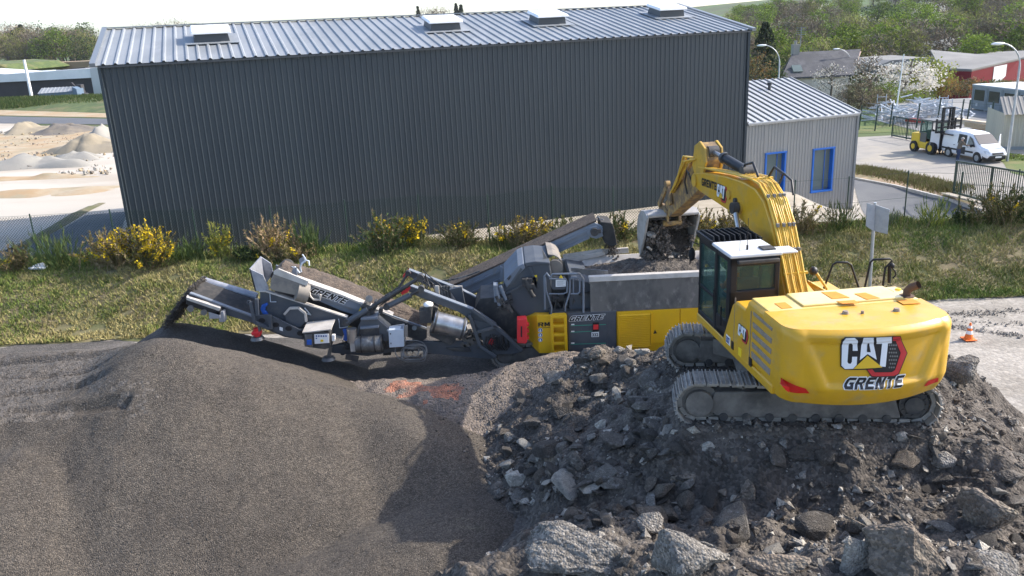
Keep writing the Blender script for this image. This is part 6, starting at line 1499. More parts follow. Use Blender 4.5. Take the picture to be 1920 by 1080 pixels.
crest = densify([gz(-900,690,2.3), gz(-300,668,2.35), gz(0,661,2.35), gz(200,652,2.45), gz(262,640,2.85), PK, gz(330,648,3.02), gz(420,680,2.6), gz(520,706,2.1), gz(610,728,1.55), gz(700,742,1.1), gz(800,790,.75)])
front = densify([gz(-900,830,2.2), gz(-300,800,2.25), gz(0,765,2.3), gz(90,752,2.33), gz(200,733,2.4)])
mid = densify([gz(-600,740,2.25), gz(0,710,2.33), gz(180,700,2.4)])
mid2 = densify([gz(-600,700,2.25), gz(0,680,2.33), gz(210,672,2.4)]); mid3 = densify([gz(-600,780,2.2), gz(0,738,2.3), gz(190,718,2.38)])
X, Y = pile.X, pile.Y
Z = envelope(X, Y, crest+front+mid+mid2+mid3, .60)
lobe = densify([gz(640,740,1.45), gz(760,800,1.0), gz(860,870,.45)]); Z = np.maximum(Z, envelope(X, Y, lobe, .5))
Z = np.maximum(Z, envelope(X, Y, densify([gz(-500,1000,1.9), gz(-60,900,1.75), gz(30,840,1.9)]), .52))
apron = densify([gz(420,1110,.30), gz(600,1085,.38), gz(760,1010,.42), gz(860,945,.35)]); Z = np.maximum(Z, envelope(X, Y, apron, .33, .8))
Z = smooth2(Z, 10)
fl_ = sstep(2.05, 2.3, Z)*(1-sstep(2.45, 2.7, Z))*(X < PK.x)
Z = Z+.05*fbm(X*.5, Y*.5, 3, 51)+.018*fbm(X*3, Y*3, 3, 52)+.012*vnoise(X*11, Y*11, 53)*1.0
rut = np.sin((Y-17.6+.06*(X+8)+.12*vnoise(X*.3, Y*.1, 61))*2*math.pi/.9); Z = Z-.16*fl_*sstep(.35, .9, rut)
sc_r = vnoise(X*1.4+Y*.5, Y*.15, 64); Z = Z-.02*(1-fl_)*sstep(.2,.8,sc_r)
pile.Z = Z
po = pile.mesh("gravel_pile", ["gravel_dark", "packed_gravel"], -.2)
tag(po, "huge smooth pile of dark crushed gravel filling the near left, rutted on top", "gravel pile")
n_ = len(po.data.polygons); c_ = np.empty(n_*3, np.float32); po.data.polygons.foreach_get("center", c_); c_ = c_.reshape(-1,3); nn = np.empty(n_*3, np.float32); po.data.polygons.foreach_get("normal", nn); nn = nn.reshape(-1,3)
po.data.polygons.foreach_set("material_index", ((c_[:,2] > 2.1) & (c_[:,2] < 2.62) & (c_[:,0] < PK.x-.5+1.1*fbm(c_[:,0]*.9, c_[:,1]*.9, 3, 67)) & (c_[:,0]+8.5 < .8*(c_[:,1]-14.8)+.9*fbm(c_[:,0]*1.2, c_[:,1]*1.2, 3, 66)) & (rng.random(n_) > .3+.5*sstep(-1.6, .3, c_[:,0]-PK.x))).astype(np.int32))

# rubble mound: thin plate through points read off the photograph
def tps(P, lam=.02):
    P = np.array(P, float); n = len(P); d = np.hypot(P[:,None,0]-P[None,:,0], P[:,None,1]-P[None,:,1]); K = np.where(d > 0, d*d*np.log(d+1e-9), 0)+lam*np.eye(n)
    Q = np.c_[np.ones(n), P[:,:2]]; A = np.block([[K, Q],[Q.T, np.zeros((3,3))]]); w_ = np.linalg.solve(A, np.r_[P[:,2], 0, 0, 0])
    def f(X, Y):
        o = w_[n]+w_[n+1]*X+w_[n+2]*Y
        for i in range(n):
            r2 = (X-P[i,0])**2+(Y-P[i,1])**2; o = o+w_[i]*r2*.5*np.log(r2+1e-9)
        return o
    return f
mp_ = [(3.2,13.9,2.1),(8.4,13.2,2.1),(3.2,17.2,2.1),(8.6,16.8,2.0),(5.6,15.2,2.15),(5.6,17.3,2.1),(5.8,13.0,2.1),(4.4,18.4,1.9),(7.2,18.6,1.7),(5.0,20.0,1.2),(3.4,19.6,1.35),(5.0,21.6,.5),(3.0,21.6,.45),(8,20.5,.5)]
for (px, py, z) in ((1090,668,1.65),(1180,672,1.75),(1050,715,1.05),(1110,760,1.25),(1010,740,.7),(960,760,.5),(935,800,.35),(925,860,.25),(955,950,.2),(930,1040,.3),(1000,900,.55),(1050,840,.9),
    (1150,820,1.45),(1120,900,1.05),(1240,900,1.35),(1180,960,1.05),(1100,960,.75),(1020,990,.6),(1380,850,1.95),(1350,900,1.55),(1480,900,1.6),(1400,960,1.25),(1580,950,1.35),(1560,860,1.95),(1680,900,1.6),(1780,850,1.85),(1880,860,1.25),(1700,960,1.5),(1830,950,1.5),
    (910,1078,1.2),(1050,1050,1.9),(1130,1010,2.2),(1290,1030,2.35),(1480,1050,2.0),(1600,1050,2.2),(1720,1030,2.3),(1900,1060,2.0),(1850,745,.45),(1910,780,.3),(1810,705,.9),(1960,850,.5),(2060,1000,1.0),(870,1110,1.1)):
    p = gz(px, py, z); mp_.append(tuple(p))
mp_ += [(1.0,5.5,1.5),(3,5,2),(6,5,2.1),(9,5,2),(12,8,1.2),(12,12,.3),(12.5,16,-.2),(11,19,-.3),(8,22,-.4),(4,23,-.4),(0.5,20,-.3),(-.8,14,-.3),(-.6,10,-.2),(-1.2,7,.2)]
f_ = tps(mp_)
mound = Field(-2.5, 14.5, 4.2, 23.2, .05)
X, Y = mound.X, mound.Y; Z = f_(X, Y)
edge = sstep(0, 1.5, X+2.5)*sstep(0, 1.2, 14.5-X)*sstep(0, 1.0, 23.2-Y); Z = Z*edge-.4*(1-edge)
flat = np.exp(-(((X-5.6)/3.0)**4+((Y-15.1)/2.2)**4))
rough = (1-.8*flat)*sstep(.0, .6, Z+.2)
cl = fbm(X*1.1, Y*1.1, 5, 71, .55); ridg = 1-np.abs(fbm(X*.8+5, Y*.8, 4, 72))
Z = Z+rough*(.20*cl+.16*(ridg-.6)+.05*fbm(X*4.5, Y*4.5, 3, 73)+.025*vnoise(X*13, Y*13, 74))
tr_ = TT.inverted(); lx = (X-EC.x)*math.cos(R(-7.7))+(Y-EC.y)*math.sin(R(-7.7)); ly = -(X-EC.x)*math.sin(R(-7.7))+(Y-EC.y)*math.cos(R(-7.7))
on = sstep(2.7, 2.2, np.abs(lx))*sstep(.62, .38, np.abs(np.abs(ly)-1.3)); Z = Z*(1-on)+(2.30+.03*vnoise(X*5,Y*5,78))*on
on2 = sstep(3.1, 2.4, np.abs(lx))*sstep(2.3, 1.7, np.abs(ly)); Z = Z*(1-on2)+np.clip(Z, 2.1, 2.30+.03*vnoise(X*6,Y*6,79))*on2
mound.Z = Z
mo_ = mound.mesh("rubble_mound", ["rubble_soil"], -.25); struct(mo_)
# brown soil bank between pile and crusher
soil = Field(-4.6, 4.2, 15.5, 21.2, .06); X, Y = soil.X, soil.Y
Z = envelope(X, Y, densify([gz(640,722,.55), gz(720,722,.75), gz(820,718,.8), gz(920,705,.85), gz(1010,688,1.0), gz(1080,668,1.25)])+densify([gz(880,735,.55), gz(960,745,.5)]), .38, .5)
Z = smooth2(Z, 6)+.07*fbm(X*1.4, Y*1.4, 4, 81)+.03*vnoise(X*8, Y*8, 82); soil.Z = Z
so_ = soil.mesh("soil_bank", ["brown_soil", "brick_dust"], -.1); tag(so_, "low bank of brown soil with a red brick streak in front of the crusher tracks", "soil bank")
n_ = len(so_.data.polygons); c_ = np.empty(n_*3, np.float32); so_.data.polygons.foreach_get("center", c_); c_ = c_.reshape(-1,3)
ra_, rb_ = gz(735,722,.7), gz(850,748,.5); u_ = np.array([rb_.x-ra_.x, rb_.y-ra_.y]); L_ = np.hypot(*u_); u_ /= L_
t_ = (c_[:,0]-ra_.x)*u_[0]+(c_[:,1]-ra_.y)*u_[1]; s_ = -(c_[:,0]-ra_.x)*u_[1]+(c_[:,1]-ra_.y)*u_[0]
so_.data.polygons.foreach_set("material_index", (((t_ > -.1) & (t_ < L_+.2) & (np.abs(s_+.05) < .30+.25*vnoise(c_[:,0]*3, c_[:,1]*3, 83)))).astype(np.int32))
# fines under the discharge
fines = Field(-14, -1.0, 18.5, 26.5, .07); X, Y = fines.X, fines.Y
hp = at(322,603,22.7)
fines.Z = smooth2(np.maximum(envelope(X, Y, densify([(hp.x,22.7,hp.z+.02),(hp.x+1.3,22.6,hp.z-.25),(hp.x+3.2,22.6,.85),(hp.x+5,22.4,.35)]), .62, .25), envelope(X, Y, [(hp.x+3.2,21.0,.55),(hp.x+3.6,21.1,.5)], .5)), 3)+.03*fbm(X*2, Y*2, 4, 91)
fo = fines.mesh("fines_heap", ["fines_dark"], -.1); tag(fo, "dark heap of fine crushed material under the left belt end", "heap")
mat("crusher_ground", (0.085,0.078,0.070), (0.12,0.108,0.097), scale=.7, rough=1, bump=.8, bscale=20, voro=.3, vscale=24, c3=(0.15,0.135,0.12), s3=.4, l3=.5, h3=.7)
sheet("crusher_ground", [(-45,5),(9,5),(10.5,20),(8,25.3),(-2,25.8),(-15,26.2),(-45,26.0)], "crusher_ground", .02, .6, .5, .5)
def S(x, y): return np.maximum.reduce([H(x, y), pile.at(x, y), mound.at(x, y), soil.at(x, y), fines.at(x, y)])

# ------------------------------------------------------------------ rocks
mat("rock_dark", (0.108,0.094,0.079), (0.066,0.058,0.050), scale=2.2, rough=.95, bump=.9, bscale=9, c3=(0.19,0.175,0.155), s3=3.5, l3=.52, h3=.7, rand=.4, voro=.3, vscale=26)
mat("rock_grey", (0.215,0.195,0.168), (0.14,0.126,0.109), scale=2.4, rough=.95, bump=.9, bscale=10, c3=(0.33,0.31,0.285), s3=4, l3=.5, h3=.7, rand=.3, voro=.32, vscale=30)
mat("rock_pale", (0.36,0.33,0.28), (0.28,0.255,0.22), scale=2.5, rough=.95, bump=.7, bscale=10, c3=(0.20,0.185,0.165), s3=5, l3=.55, h3=.7, rand=.25, voro=.25, vscale=34)
mat("rock_brown", (0.18,0.145,0.112), (0.115,0.098,0.08), scale=1.8, rough=1, bump=1.0, bscale=10, c3=(0.23,0.195,0.15), s3=3, l3=.5, h3=.7, rand=.2, voro=.35, vscale=22)
mat("conglomerate", (0.205,0.188,0.165), (0.145,0.133,0.118), scale=1.5, rough=.95, bump=1.0, bscale=20, voro=.5, vscale=26, c3=(0.245,0.225,0.195), s3=3)
def rockmesh(name, seed, dims, sub, rough_, npts=16, m="rock_dark", facet=1.0):
    r = np.random.default_rng(seed); P = r.normal(size=(npts, 3)); P /= np.linalg.norm(P, axis=1)[:,None]; P *= (r.uniform(.72, 1.15, (npts,1)))
    bm = bmesh.new()
    for p in P: bm.verts.new(p)
    bmesh.ops.convex_hull(bm, input=bm.verts[:]); bmesh.ops.delete(bm, geom=[v for v in bm.verts if not v.link_faces], context='VERTS')
    if sub:
        bmesh.ops.bevel(bm, geom=bm.edges[:], offset=.07, segments=1, affect='EDGES')
        bmesh.ops.triangulate(bm, faces=bm.faces[:])
        for k in range(sub): bmesh.ops.subdivide_edges(bm, edges=bm.edges[:], cuts=1, use_grid_fill=True)
        co = np.array([v.co for v in bm.verts]); bm.normal_update(); nn = np.array([v.normal for v in bm.verts])
        a = fbm(co[:,0]*1.7+seed, co[:,1]*1.7+co[:,2]*1.3, 4, seed, .55); b = fbm(co[:,2]*6+seed, co[:,0]*6+co[:,1]*5, 3, seed+5); c = vnoise(co[:,0]*17+co[:,2]*9, co[:,1]*17+co[:,2]*13, seed+9)
        co = co+nn*(rough_*(.7*a+.30*b+.16*c))[:,None]
        for v, p in zip(bm.verts, co): v.co = p
    for v in bm.verts: v.co = Vector((v.co.x*dims[0], v.co.y*dims[1], v.co.z*dims[2]))
    me = bpy.data.meshes.new(name); bm.to_mesh(me); bm.free(); me.materials.append(MATS[m])
    me.update(); return me
def hit_s(px, py):
    d = ray(px, py); ts = np.arange(5, 40, .02); P = ts[:,None]*d[None,:]; k = np.argmax(P[:,2]+CAMZ <= S(P[:,0], P[:,1])); return Vector((P[k,0], P[k,1], P[k,2]+CAMZ)), ts[k]
HERO = [  # px, py, width px, height px, turn, tilt, material, roughness, label
 (1800,706,88,72,.3,.1,"rock_grey",.12,"big rounded grey boulder on the gravel edge right behind the excavator"),
 (1145,897,112,44,.55,.25,"rock_grey",.08,"long pale grey slab lying in the hollow in front of the tracks"),
 (966,895,46,48,1.1,.6,"rock_pale",.05,"pale angular concrete block leaning at the toe of the gravel pile"),
 (1282,1035,178,118,.2,.05,"conglomerate",.12,"large grey boulder with a tall pointed top in the near rubble"),
 (1050,1066,350,150,.1,.0,"conglomerate",.16,"broad pebbly conglomerate lump, the nearest beside the gravel pile"),
 (1718,1032,236,128,.1,.05,"rock_brown",.12,"huge brown boulder, the largest in the nearest row"),
 (1606,1040,74,112,.2,.35,"rock_pale",.10,"tall pale slab leaning against the huge brown boulder"),
 (1842,945,150,132,.4,.1,"rock_brown",.12,"big dark brown boulder between the tracks and the huge near boulder"),
 (1218,983,66,54,.2,.2,"rock_grey",.12,"grey block behind the tall pointed boulder"),
 (1330,838,44,24,.0,.0,"rock_pale",.06,"flat pale stone on the track-worn ground before the near track"),
 (1768,862,58,34,.5,.3,"rock_grey",.08,"sharp dark grey stone below the drive sprocket"),
 (1905,895,80,40,.2,.1,"rock_dark",.08,"dark flat slab on the slope at the far right"),
 (1690,815,38,22,.4,.2,"rock_pale",.06,"small pale slab just below the near track"),
 (1875,1060,110,50,.2,.0,"conglomerate",.14,"pebbly lump in front of the big dark brown boulder"),
 (1405,915,42,58,.2,.5,"rock_brown",.14,"upright brown clod on the dark slope"),
 (1530,850,110,46,.2,.1,"rock_dark",.14,"wide dark clod under the middle of the near track"),
 (1035,853,40,30,.3,.1,"rock_brown",.08,"brown stone beside a triangular dark plate"),
 (1078,858,52,54,.8,.5,"rock_dark",.03,"flat dark triangular plate standing in the hollow"),
 (1052,770,50,36,.4,.3,"rock_dark",.07,"dark block on the left slope of the rubble"),
 (1098,748,36,22,.2,.1,"rock_grey",.05,"squarish grey block on the crest of the left slope"),
 (1128,795,26,24,.1,.1,"rock_pale",.05,"rounded pale cobble on the left slope"),
 (1190,738,38,36,.4,.2,"rock_grey",.09,"grey rock close to the front end of the far track"),
 (1222,722,30,18,.2,.1,"rock_grey",.06,"light stone above the grey rock near the far track"),
 (1180,688,46,16,.1,.1,"rock_pale",.04,"thin pale slab lying on the rubble crest"),
 (1206,659,44,16,.1,.15,"rock_pale",.04,"flat tan slab on the crest in front of the yellow hood"),
 (1164,655,34,24,.3,.4,"rock_pale",.05,"upright tan stone on the crest near the control door"),
 (1120,660,46,28,.4,.2,"rock_brown",.09,"brown lump at the left end of the rubble crest"),
 (1225,790,56,22,.5,.15,"rock_grey",.06,"grey slab just left of the near idler wheel"),
 (1290,895,70,22,.35,.15,"rock_brown",.06,"long narrow brown slab on the dark slope"),
 (955,820,34,24,.3,.2,"rock_grey",.06,"light grey block at the toe where gravel meets rubble"),
 (1270,960,40,30,.2,.2,"rock_dark",.08,"dark stone in the hollow behind the pointed boulder"),
 (1528,990,34,26,.2,.2,"rock_pale",.04,"small square tan block in the near hollow"),
 (1150,955,46,36,.3,.3,"rock_dark",.08,"dark angular stone below the long pale slab"),
 (985,940,26,18,.4,.2,"rock_pale",.05,"pale yellowish stone in the shade of the hollow"),
 (1475,1058,150,60,.2,.0,"rock_brown",.16,"crumbly brown clod between two near boulders"),
]
for i, (px, py, wp, hp_, tz, ty, m_, rg, lb) in enumerate(HERO):
    p, t = hit_s(px, py+hp_*.30); mpp = t/FPX; hw = wp*mpp*.5; hh = hp_*mpp*.5
    me = rockmesh("boulder", 100+i, (hw*1.0, hw*.75 if wp < 2.2*hp_ else hw*.5, hh*1.05), 4 if wp > 100 else 3, rg*.62, 13, m_)
    o = bpy.data.objects.new("boulder", me); COL.objects.link(o); o.location = p+Vector((0, hw*.25, hh*(.35 if i else .8))); o.rotation_euler = (.15*math.sin(i*2.1), -ty*.6, -tz*.5+.2*math.sin(i))
    tag(o, lb, "rock")
protos = {}
for m_ in ("rock_dark", "rock_grey", "rock_pale", "rock_brown"):
    protos[m_] = [rockmesh("rubble_stone", 300+k*7+len(m_), (1, .5+.1*k, .25+.1*k), 1, .035, 9+k, m_) for k in range(5)]
rs = np.random.default_rng(21); nst = 0; SL = {"rock_dark":"loose dark angular stone lying among the rubble", "rock_grey":"loose grey angular stone lying among the rubble", "rock_pale":"loose pale stone lying among the dark rubble", "rock_brown":"loose brown clod lying among the dark rubble"}
while nst < 294:
    if rs.random() < .70: px, py = rs.uniform(935, 1290), rs.uniform(665, 985)
    else: px, py = rs.uniform(1180, 1915), rs.uniform(800, 1075)
    if 1255 < px < 1775 and 600 < py < 815: continue
    p, t = hit_s(px, py)
    if float(mound.at(p.x, p.y)) < p.z-.05 or p.z < .12: continue
    a = float(np.clip(rs.lognormal(-1.72, .5), .07, .44)); m_ = rs.choice(["rock_dark","rock_grey","rock_pale","rock_brown"], p=[.50,.25,.09,.16])
    o = bpy.data.objects.new("rubble_stone", protos[m_][rs.integers(5)]); COL.objects.link(o); o.location = p+Vector((0,0,a*.12)); o.scale = (a, a*rs.uniform(.7,1), a*rs.uniform(.6,1.1)); o.rotation_euler = (rs.uniform(-.6,.6), rs.uniform(-.6,.6), rs.uniform(0,6.28))
    tag(o, SL[str(m_)], "stone", {"rock_dark":"loose dark stones in the rubble","rock_grey":"loose grey stones in the rubble","rock_pale":"loose pale stones in the rubble","rock_brown":"loose brown clods in the rubble"}[str(m_)]); nst += 1
def chips(name, P, s0, s1, m, seed):
    """thousands of small chips in one mesh: squashed octahedra"""
    r = np.random.default_rng(seed); n = len(P); base = np.array([(1,0,0),(-1,0,0),(0,1,0),(0,-1,0),(0,0,1),(0,0,-1)], float); fc = np.array([(0,2,4),(2,1,4),(1,3,4),(3,0,4),(2,0,5),(1,2,5),(3,1,5),(0,3,5)])
    q = r.normal(size=(n,4)); q /= np.linalg.norm(q, axis=1)[:,None]; w_, x, y, z = q.T
    Rm = np.stack([np.stack([1-2*(y*y+z*z), 2*(x*y-z*w_), 2*(x*z+y*w_)],-1), np.stack([2*(x*y+z*w_), 1-2*(x*x+z*z), 2*(y*z-x*w_)],-1), np.stack([2*(x*z-y*w_), 2*(y*z+x*w_), 1-2*(x*x+y*y)],-1)],1)
    s = (s0*(s1/s0)**(r.random(n)**2.2))[:,None,None]*r.uniform(.5,1.2,(n,6,1)); V = np.einsum('nij,kj->nki', Rm, base)*s+P[:,None,:]
    F = fc[None]+6*np.arange(n)[:,None,None]; o = npmesh(name, V.reshape(-1,3), F.reshape(-1,3), m if isinstance(m, (list,tuple)) else [m])
    if isinstance(m, (list,tuple)): o.data.polygons.foreach_set("material_index", np.repeat(r.integers(0, len(m), n), 8).astype(np.int32))
    return struct(o, "stuff")
n = 14000; x = rs.uniform(-1.5, 13, n); y = rs.uniform(7, 21.5, n); z = mound.at(x, y); k = (z > .1) & (z >= S(x, y)-.02) & (fbm(x*.7, y*.7, 3, 95) > -.25)
chips("rubble_chips", np.c_[x, y, z+.005][k], .018, .14, ["rock_dark","rock_dark","rock_grey","rubble_soil","rock_brown","rock_pale"], 5)
n = 16000; x = rs.uniform(-14, 1.5, n); y = rs.uniform(8, 19, n); z = pile.at(x, y); k = (z > .05)
chips("gravel_chips", np.c_[x, y, z+.002][k], .010, .026, ["gravel_dark","gravel_dark","rock_dark"], 6)
n = 3000; x = rs.uniform(-2, 4, n); y = rs.uniform(16, 20.5, n); z = S(x, y)
chips("soil_chips", np.c_[x, y, z+.002], .012, .05, ["brown_soil","rock_brown","rock_dark"], 7)

V_ = []
for (pa, pb, nn_) in (((1776,588),(1920,583),260),((1776,612),(1920,628),330),((1780,600),(1920,607),90)):
    a_, b_ = gz(*pa, .02), gz(*pb, .02)
    for k in range(nn_): q_ = a_.lerp(b_, rs.random()); V_.append((q_.x+rs.normal(0,.05), q_.y+rs.normal(0,.13)+.12*math.sin(q_.x*2), .02))
chips("tyre_ruts", np.array(V_), .015, .055, ["yard_gravel","yard_gravel","rock_grey"], 11)
q_ = [hit(rs.uniform(-20,214), rs.uniform(246,335)) for k in range(700)]
q_ = np.array([tuple(p) for p in q_]); q_[:,2] += .15; kk = fbm(q_[:,0]*.12, q_[:,1]*.12, 3, 99) > -.1; chips("site_rubble", q_[kk], .05, .26, ["orange_soil","grey_spoil","pale_sand","dark_spoil"], 12)
# ------------------------------------------------------------------ loads and falling material
hl_ = Field(XL-.3, XR-.05, YN+.12, YF-.06, .04); X, Y = hl_.X, hl_.Y
hl_.Z = np.clip(envelope(X, Y, densify([(3.0,23.4,2.72),(3.6,23.5,2.78),(4.3,23.4,2.82),(5.0,23.3,2.8)]), .34, .4), 1.7, 3)+.05*fbm(X*2.5, Y*2.5, 4, 97)+.03*vnoise(X*12, Y*12, 98)
tag(hl_.mesh("hopper_load", ["rubble_soil"], 1.0), "dark broken material heaped inside the hopper of the crusher", "load")
def loc2w(P): return np.array([tuple(TB @ Vector(p)) for p in P])
r = np.random.default_rng(31)
mb = MB(TB @ Matrix.Translation((.06,0,BS)))
ci = [(8.10,1.52),(8.3,1.60),(8.58,1.56),(8.80,1.40),(8.92,1.15),(8.92,.88),(8.84,.60),(8.74,.36)]
def fl2(u, v):
    i = min(int(u*7), 6); t = u*7-i; x = ci[i][0]+(ci[i+1][0]-ci[i][0])*t; z = ci[i][1]+(ci[i+1][1]-ci[i][1])*t; y = WY1+.02+(WY0-WY1-.04)*v
    d = .10+.10*float(fbm(y*3+3, u*6, 4, 33)); return Vector((x-d*.9, y, z-d*.35))
mb.grid(fl2, 40, 40); tag(mb.build("bucket_load", "rubble_soil"), "dark soil sticking inside the raised excavator bucket", "load")
n = 9000; t = r.random(n)**.8; y = r.uniform(WY1+.06, WY0-.04, n); fx = 8.52+r.normal(0, .16, n)-t*.05; fz = 1.95-t*1.55+r.normal(0,.05,n)
dens = fbm(y*3, fz*2.2, 4, 35) > -.15-.2*(1-t); y = y+.06*fbm(fz*2, y*2, 2, 37)
P = loc2w(np.c_[fx, y, fz][dens]); chips("falling_soil", P, .012, .07, ["rubble_soil","brown_soil","brown_soil","rock_dark"], 8)
for k, (px, py, wp, lb) in enumerate(((1222,440,24,"grey slab dropping out of the excavator bucket"),(1217,466,14,"small pale stone dropping out of the excavator bucket"),(1262,462,15,"brown stone tumbling from the excavator bucket"))):
    p = onp(px, py, TB, 0, 8.25); a = wp*24/FPX*.5; me = rockmesh("falling_stone", 500+k, (a, a*.8, a*.6), 1, .08, 12, ("rock_grey","rock_pale","rock_brown")[k]); o = bpy.data.objects.new("falling_stone", me); COL.objects.link(o); o.location = TB @ p; o.rotation_euler = (.4, .6, .3); tag(o, lb, "stone")
n = 900; t = r.random(n); c0_ = atr(1145,452,.45); P = np.c_[c0_.x+.05*t+r.normal(0,.09,n), c0_.y+r.uniform(-.35,.35,n), c0_.z+.05-t*.62]; chips("falling_crushed_rock", P, .012, .05, ["rubble_soil","rock_dark"], 9)
n = 9000; t = r.random(n); a0, a1 = at(357,551,22.0), hp; ctrl = Vector((a0.x-.42, 22, a0.z-.35)); px_ = (1-t)**2*a0.x+2*t*(1-t)*ctrl.x+t*t*(a1.x); pz_ = (1-t)**2*(a0.z+.12)+2*t*(1-t)*ctrl.z+t*t*a1.z
yy = 22.1+r.random(n)*1.15; th_ = .07+.05*t; P = np.c_[px_+r.normal(0,1,n)*th_*.6+.03*vnoise(yy*9, t*6, 44), yy, pz_+r.normal(0,.03,n)]; chips("falling_fines", P, .010, .038, ["fines_dark","rubble_soil"], 10)
mb = MB()
def ff(u, v):
    t = u; x = (1-t)**2*(a0.x+.05)+2*t*(1-t)*ctrl.x+t*t*a1.x; z = (1-t)**2*(a0.z+.12)+2*t*(1-t)*ctrl.z+t*t*(a1.z-.05); y = 22.1+1.15*v
    return Vector((x+.04*float(fbm(y*6, t*5, 3, 45)), y, z))
mb.grid(ff, 30, 24); struct(mb.build("falling_fines", "fines_dark"), "stuff")
# ------------------------------------------------------------------ vegetation
for nm, a, b in (("leaf_fresh",(0.20,0.28,0.03),(0.12,0.19,0.022)),("leaf_green",(0.10,0.15,0.03),(0.065,0.10,0.022)),("leaf_willow",(0.30,0.32,0.06),(0.20,0.24,0.045)),("leaf_dark",(0.028,0.045,0.022),(0.02,0.034,0.018)),
    ("twig_brown",(0.21,0.155,0.10),(0.14,0.105,0.07)),("twig_grey",(0.185,0.17,0.14),(0.125,0.115,0.095)),("twig_olive",(0.20,0.185,0.085),(0.14,0.13,0.06)),("blossom",(0.72,0.68,0.62),(0.50,0.47,0.40)),("leaf_orange",(0.32,0.17,0.05),(0.22,0.13,0.05)),
    ("spine_green",(0.075,0.105,0.028),(0.11,0.13,0.04)),("spine_dry",(0.29,0.22,0.12),(0.21,0.155,0.08)),("spine_olive",(0.17,0.155,0.05),(0.115,0.115,0.04)),("broom_green",(0.10,0.155,0.05),(0.065,0.11,0.035)),("gorse_flower",(0.72,0.52,0.02),(0.60,0.44,0.03)),("dead_tan",(0.40,0.28,0.16),(0.30,0.21,0.12))):
    mat(nm, a, b, scale=.9, rough=.85, spec=.2, trans=.25 if nm[:4] in ("leaf","blos","gors") else 0.0, rand=.22, lo=.4, hi=.6)
mat("bark", (0.11,0.095,0.075), (0.075,0.065,0.05), scale=6, rough=.95)
mat("grass_green", (0.15,0.20,0.045), (0.11,0.155,0.038), scale=.8, rough=.9, spec=.2); mat("grass_straw", (0.36,0.31,0.14), (0.28,0.24,0.105), scale=.8, rough=.95, spec=.2); mat("grass_olive", (0.26,0.255,0.085), (0.20,0.205,0.065), scale=.8, rough=.95, spec=.2)
def quads(C, size, r, aspect=.7, up=0.0):
    n = len(C); u = r.normal(size=(n,3)); u[:,2] += up; u /= np.linalg.norm(u, axis=1)[:,None]; v = np.cross(u, r.normal(size=(n,3))); v /= np.linalg.norm(v, axis=1)[:,None]
    s = (size*r.uniform(.6,1.4,n))[:,None]; a, b = u*s, v*s*aspect
    return np.stack([C-a-b*.6, C+a*.2-b, C+a+b*.5, C-a*.3+b], 1).reshape(-1,3)
def limbs(r, h, n, spread, lo=.25, wob=.08):
    """trunk and limbs as thin tapered tubes: returns an MB and the limb tips"""
    mb = MB(); tp = [Vector((0,0,0))]
    for k in range(1,6): tp.append(Vector((r.normal(0,wob*h*.2), r.normal(0,wob*h*.2), h*.85*k/5)))
    mb.tube(tp, [h*.022*(1-.8*k/5)+.01 for k in range(6)], 6); tips = []
    for k in range(n):
        t = r.uniform(lo, .95); b = tp[int(t*5)].lerp(tp[min(5,int(t*5)+1)], t*5-int(t*5)); a = r.uniform(0,6.283); L = h*spread*r.uniform(.5,1.1)*(1.1-t*.5)
        e = b+Vector((math.cos(a)*L*.8, math.sin(a)*L*.8, L*r.uniform(.35,.9))); m_ = b.lerp(e,.5)+Vector((0,0,-L*.06))
        mb.tube([b, m_, e], [h*.009, h*.006, h*.003], 4, cap=False); tips += [e, m_.lerp(e,.5)]
    return mb, tips
def crown_pts(r, h, nclump, per, rx, zc, rz, cl, hollow=.35):
    d = r.normal(size=(nclump,3)); d /= np.linalg.norm(d,axis=1)[:,None]; d *= (hollow+(1-hollow)*r.random((nclump,1)))**.6
    c = d*np.array([rx, rx, rz])*h+np.array([0,0,zc*h]); sz = r.uniform(.5,1.3,nclump)
    P = np.repeat(c, per, 0)+r.normal(size=(nclump*per,3))*(np.repeat(sz,per)*cl*h)[:,None]*np.array([1,1,.75]); return P[P[:,2] > .06*h]
def tree_mesh(kind, seed, dens=1.0):
    r = np.random.default_rng(seed); h = 10.0; parts = []
    if kind == "conifer":
        mb = MB(); mb.tube([(0,0,0),(0,0,h*.97)], [.22,.03], 6); C = []
        for k in range(34):
            z = h*(.08+.9*k/34); rad = h*.21*(1-z/h)**.8*r.uniform(.8,1.15)+.1
            for j in range(10): a = r.uniform(0,6.283); n = 9; t = r.random(n)**.6; C.append(np.c_[np.cos(a)*t*rad, np.sin(a)*t*rad, z-t*rad*.35+r.normal(0,.08,n)])
        C = np.concatenate(C); L = quads(C, .26, r, .55)
    else:
        rx, zc, rz, cl, nc, per, sz, asp, up = dict(bare=(.30,.62,.36,.075,80,26,.34,.12,.9), fresh=(.30,.60,.36,.06,85,24,.17,.75,0), round=(.36,.52,.42,.065,90,24,.16,.75,0), blossom=(.34,.55,.38,.05,80,22,.13,.8,0), shrub=(.5,.42,.42,.09,60,28,.30,.4,.3))[kind]
        mb, tips = limbs(r, h, 26 if kind in ("bare","blossom") else 14, .34)
        C = crown_pts(r, h, int(nc*dens), per, rx, zc, rz, cl); L = quads(C, sz, r, asp, up)
    vs = [tuple(v) for v in mb.v]; return vs, mb.f, L
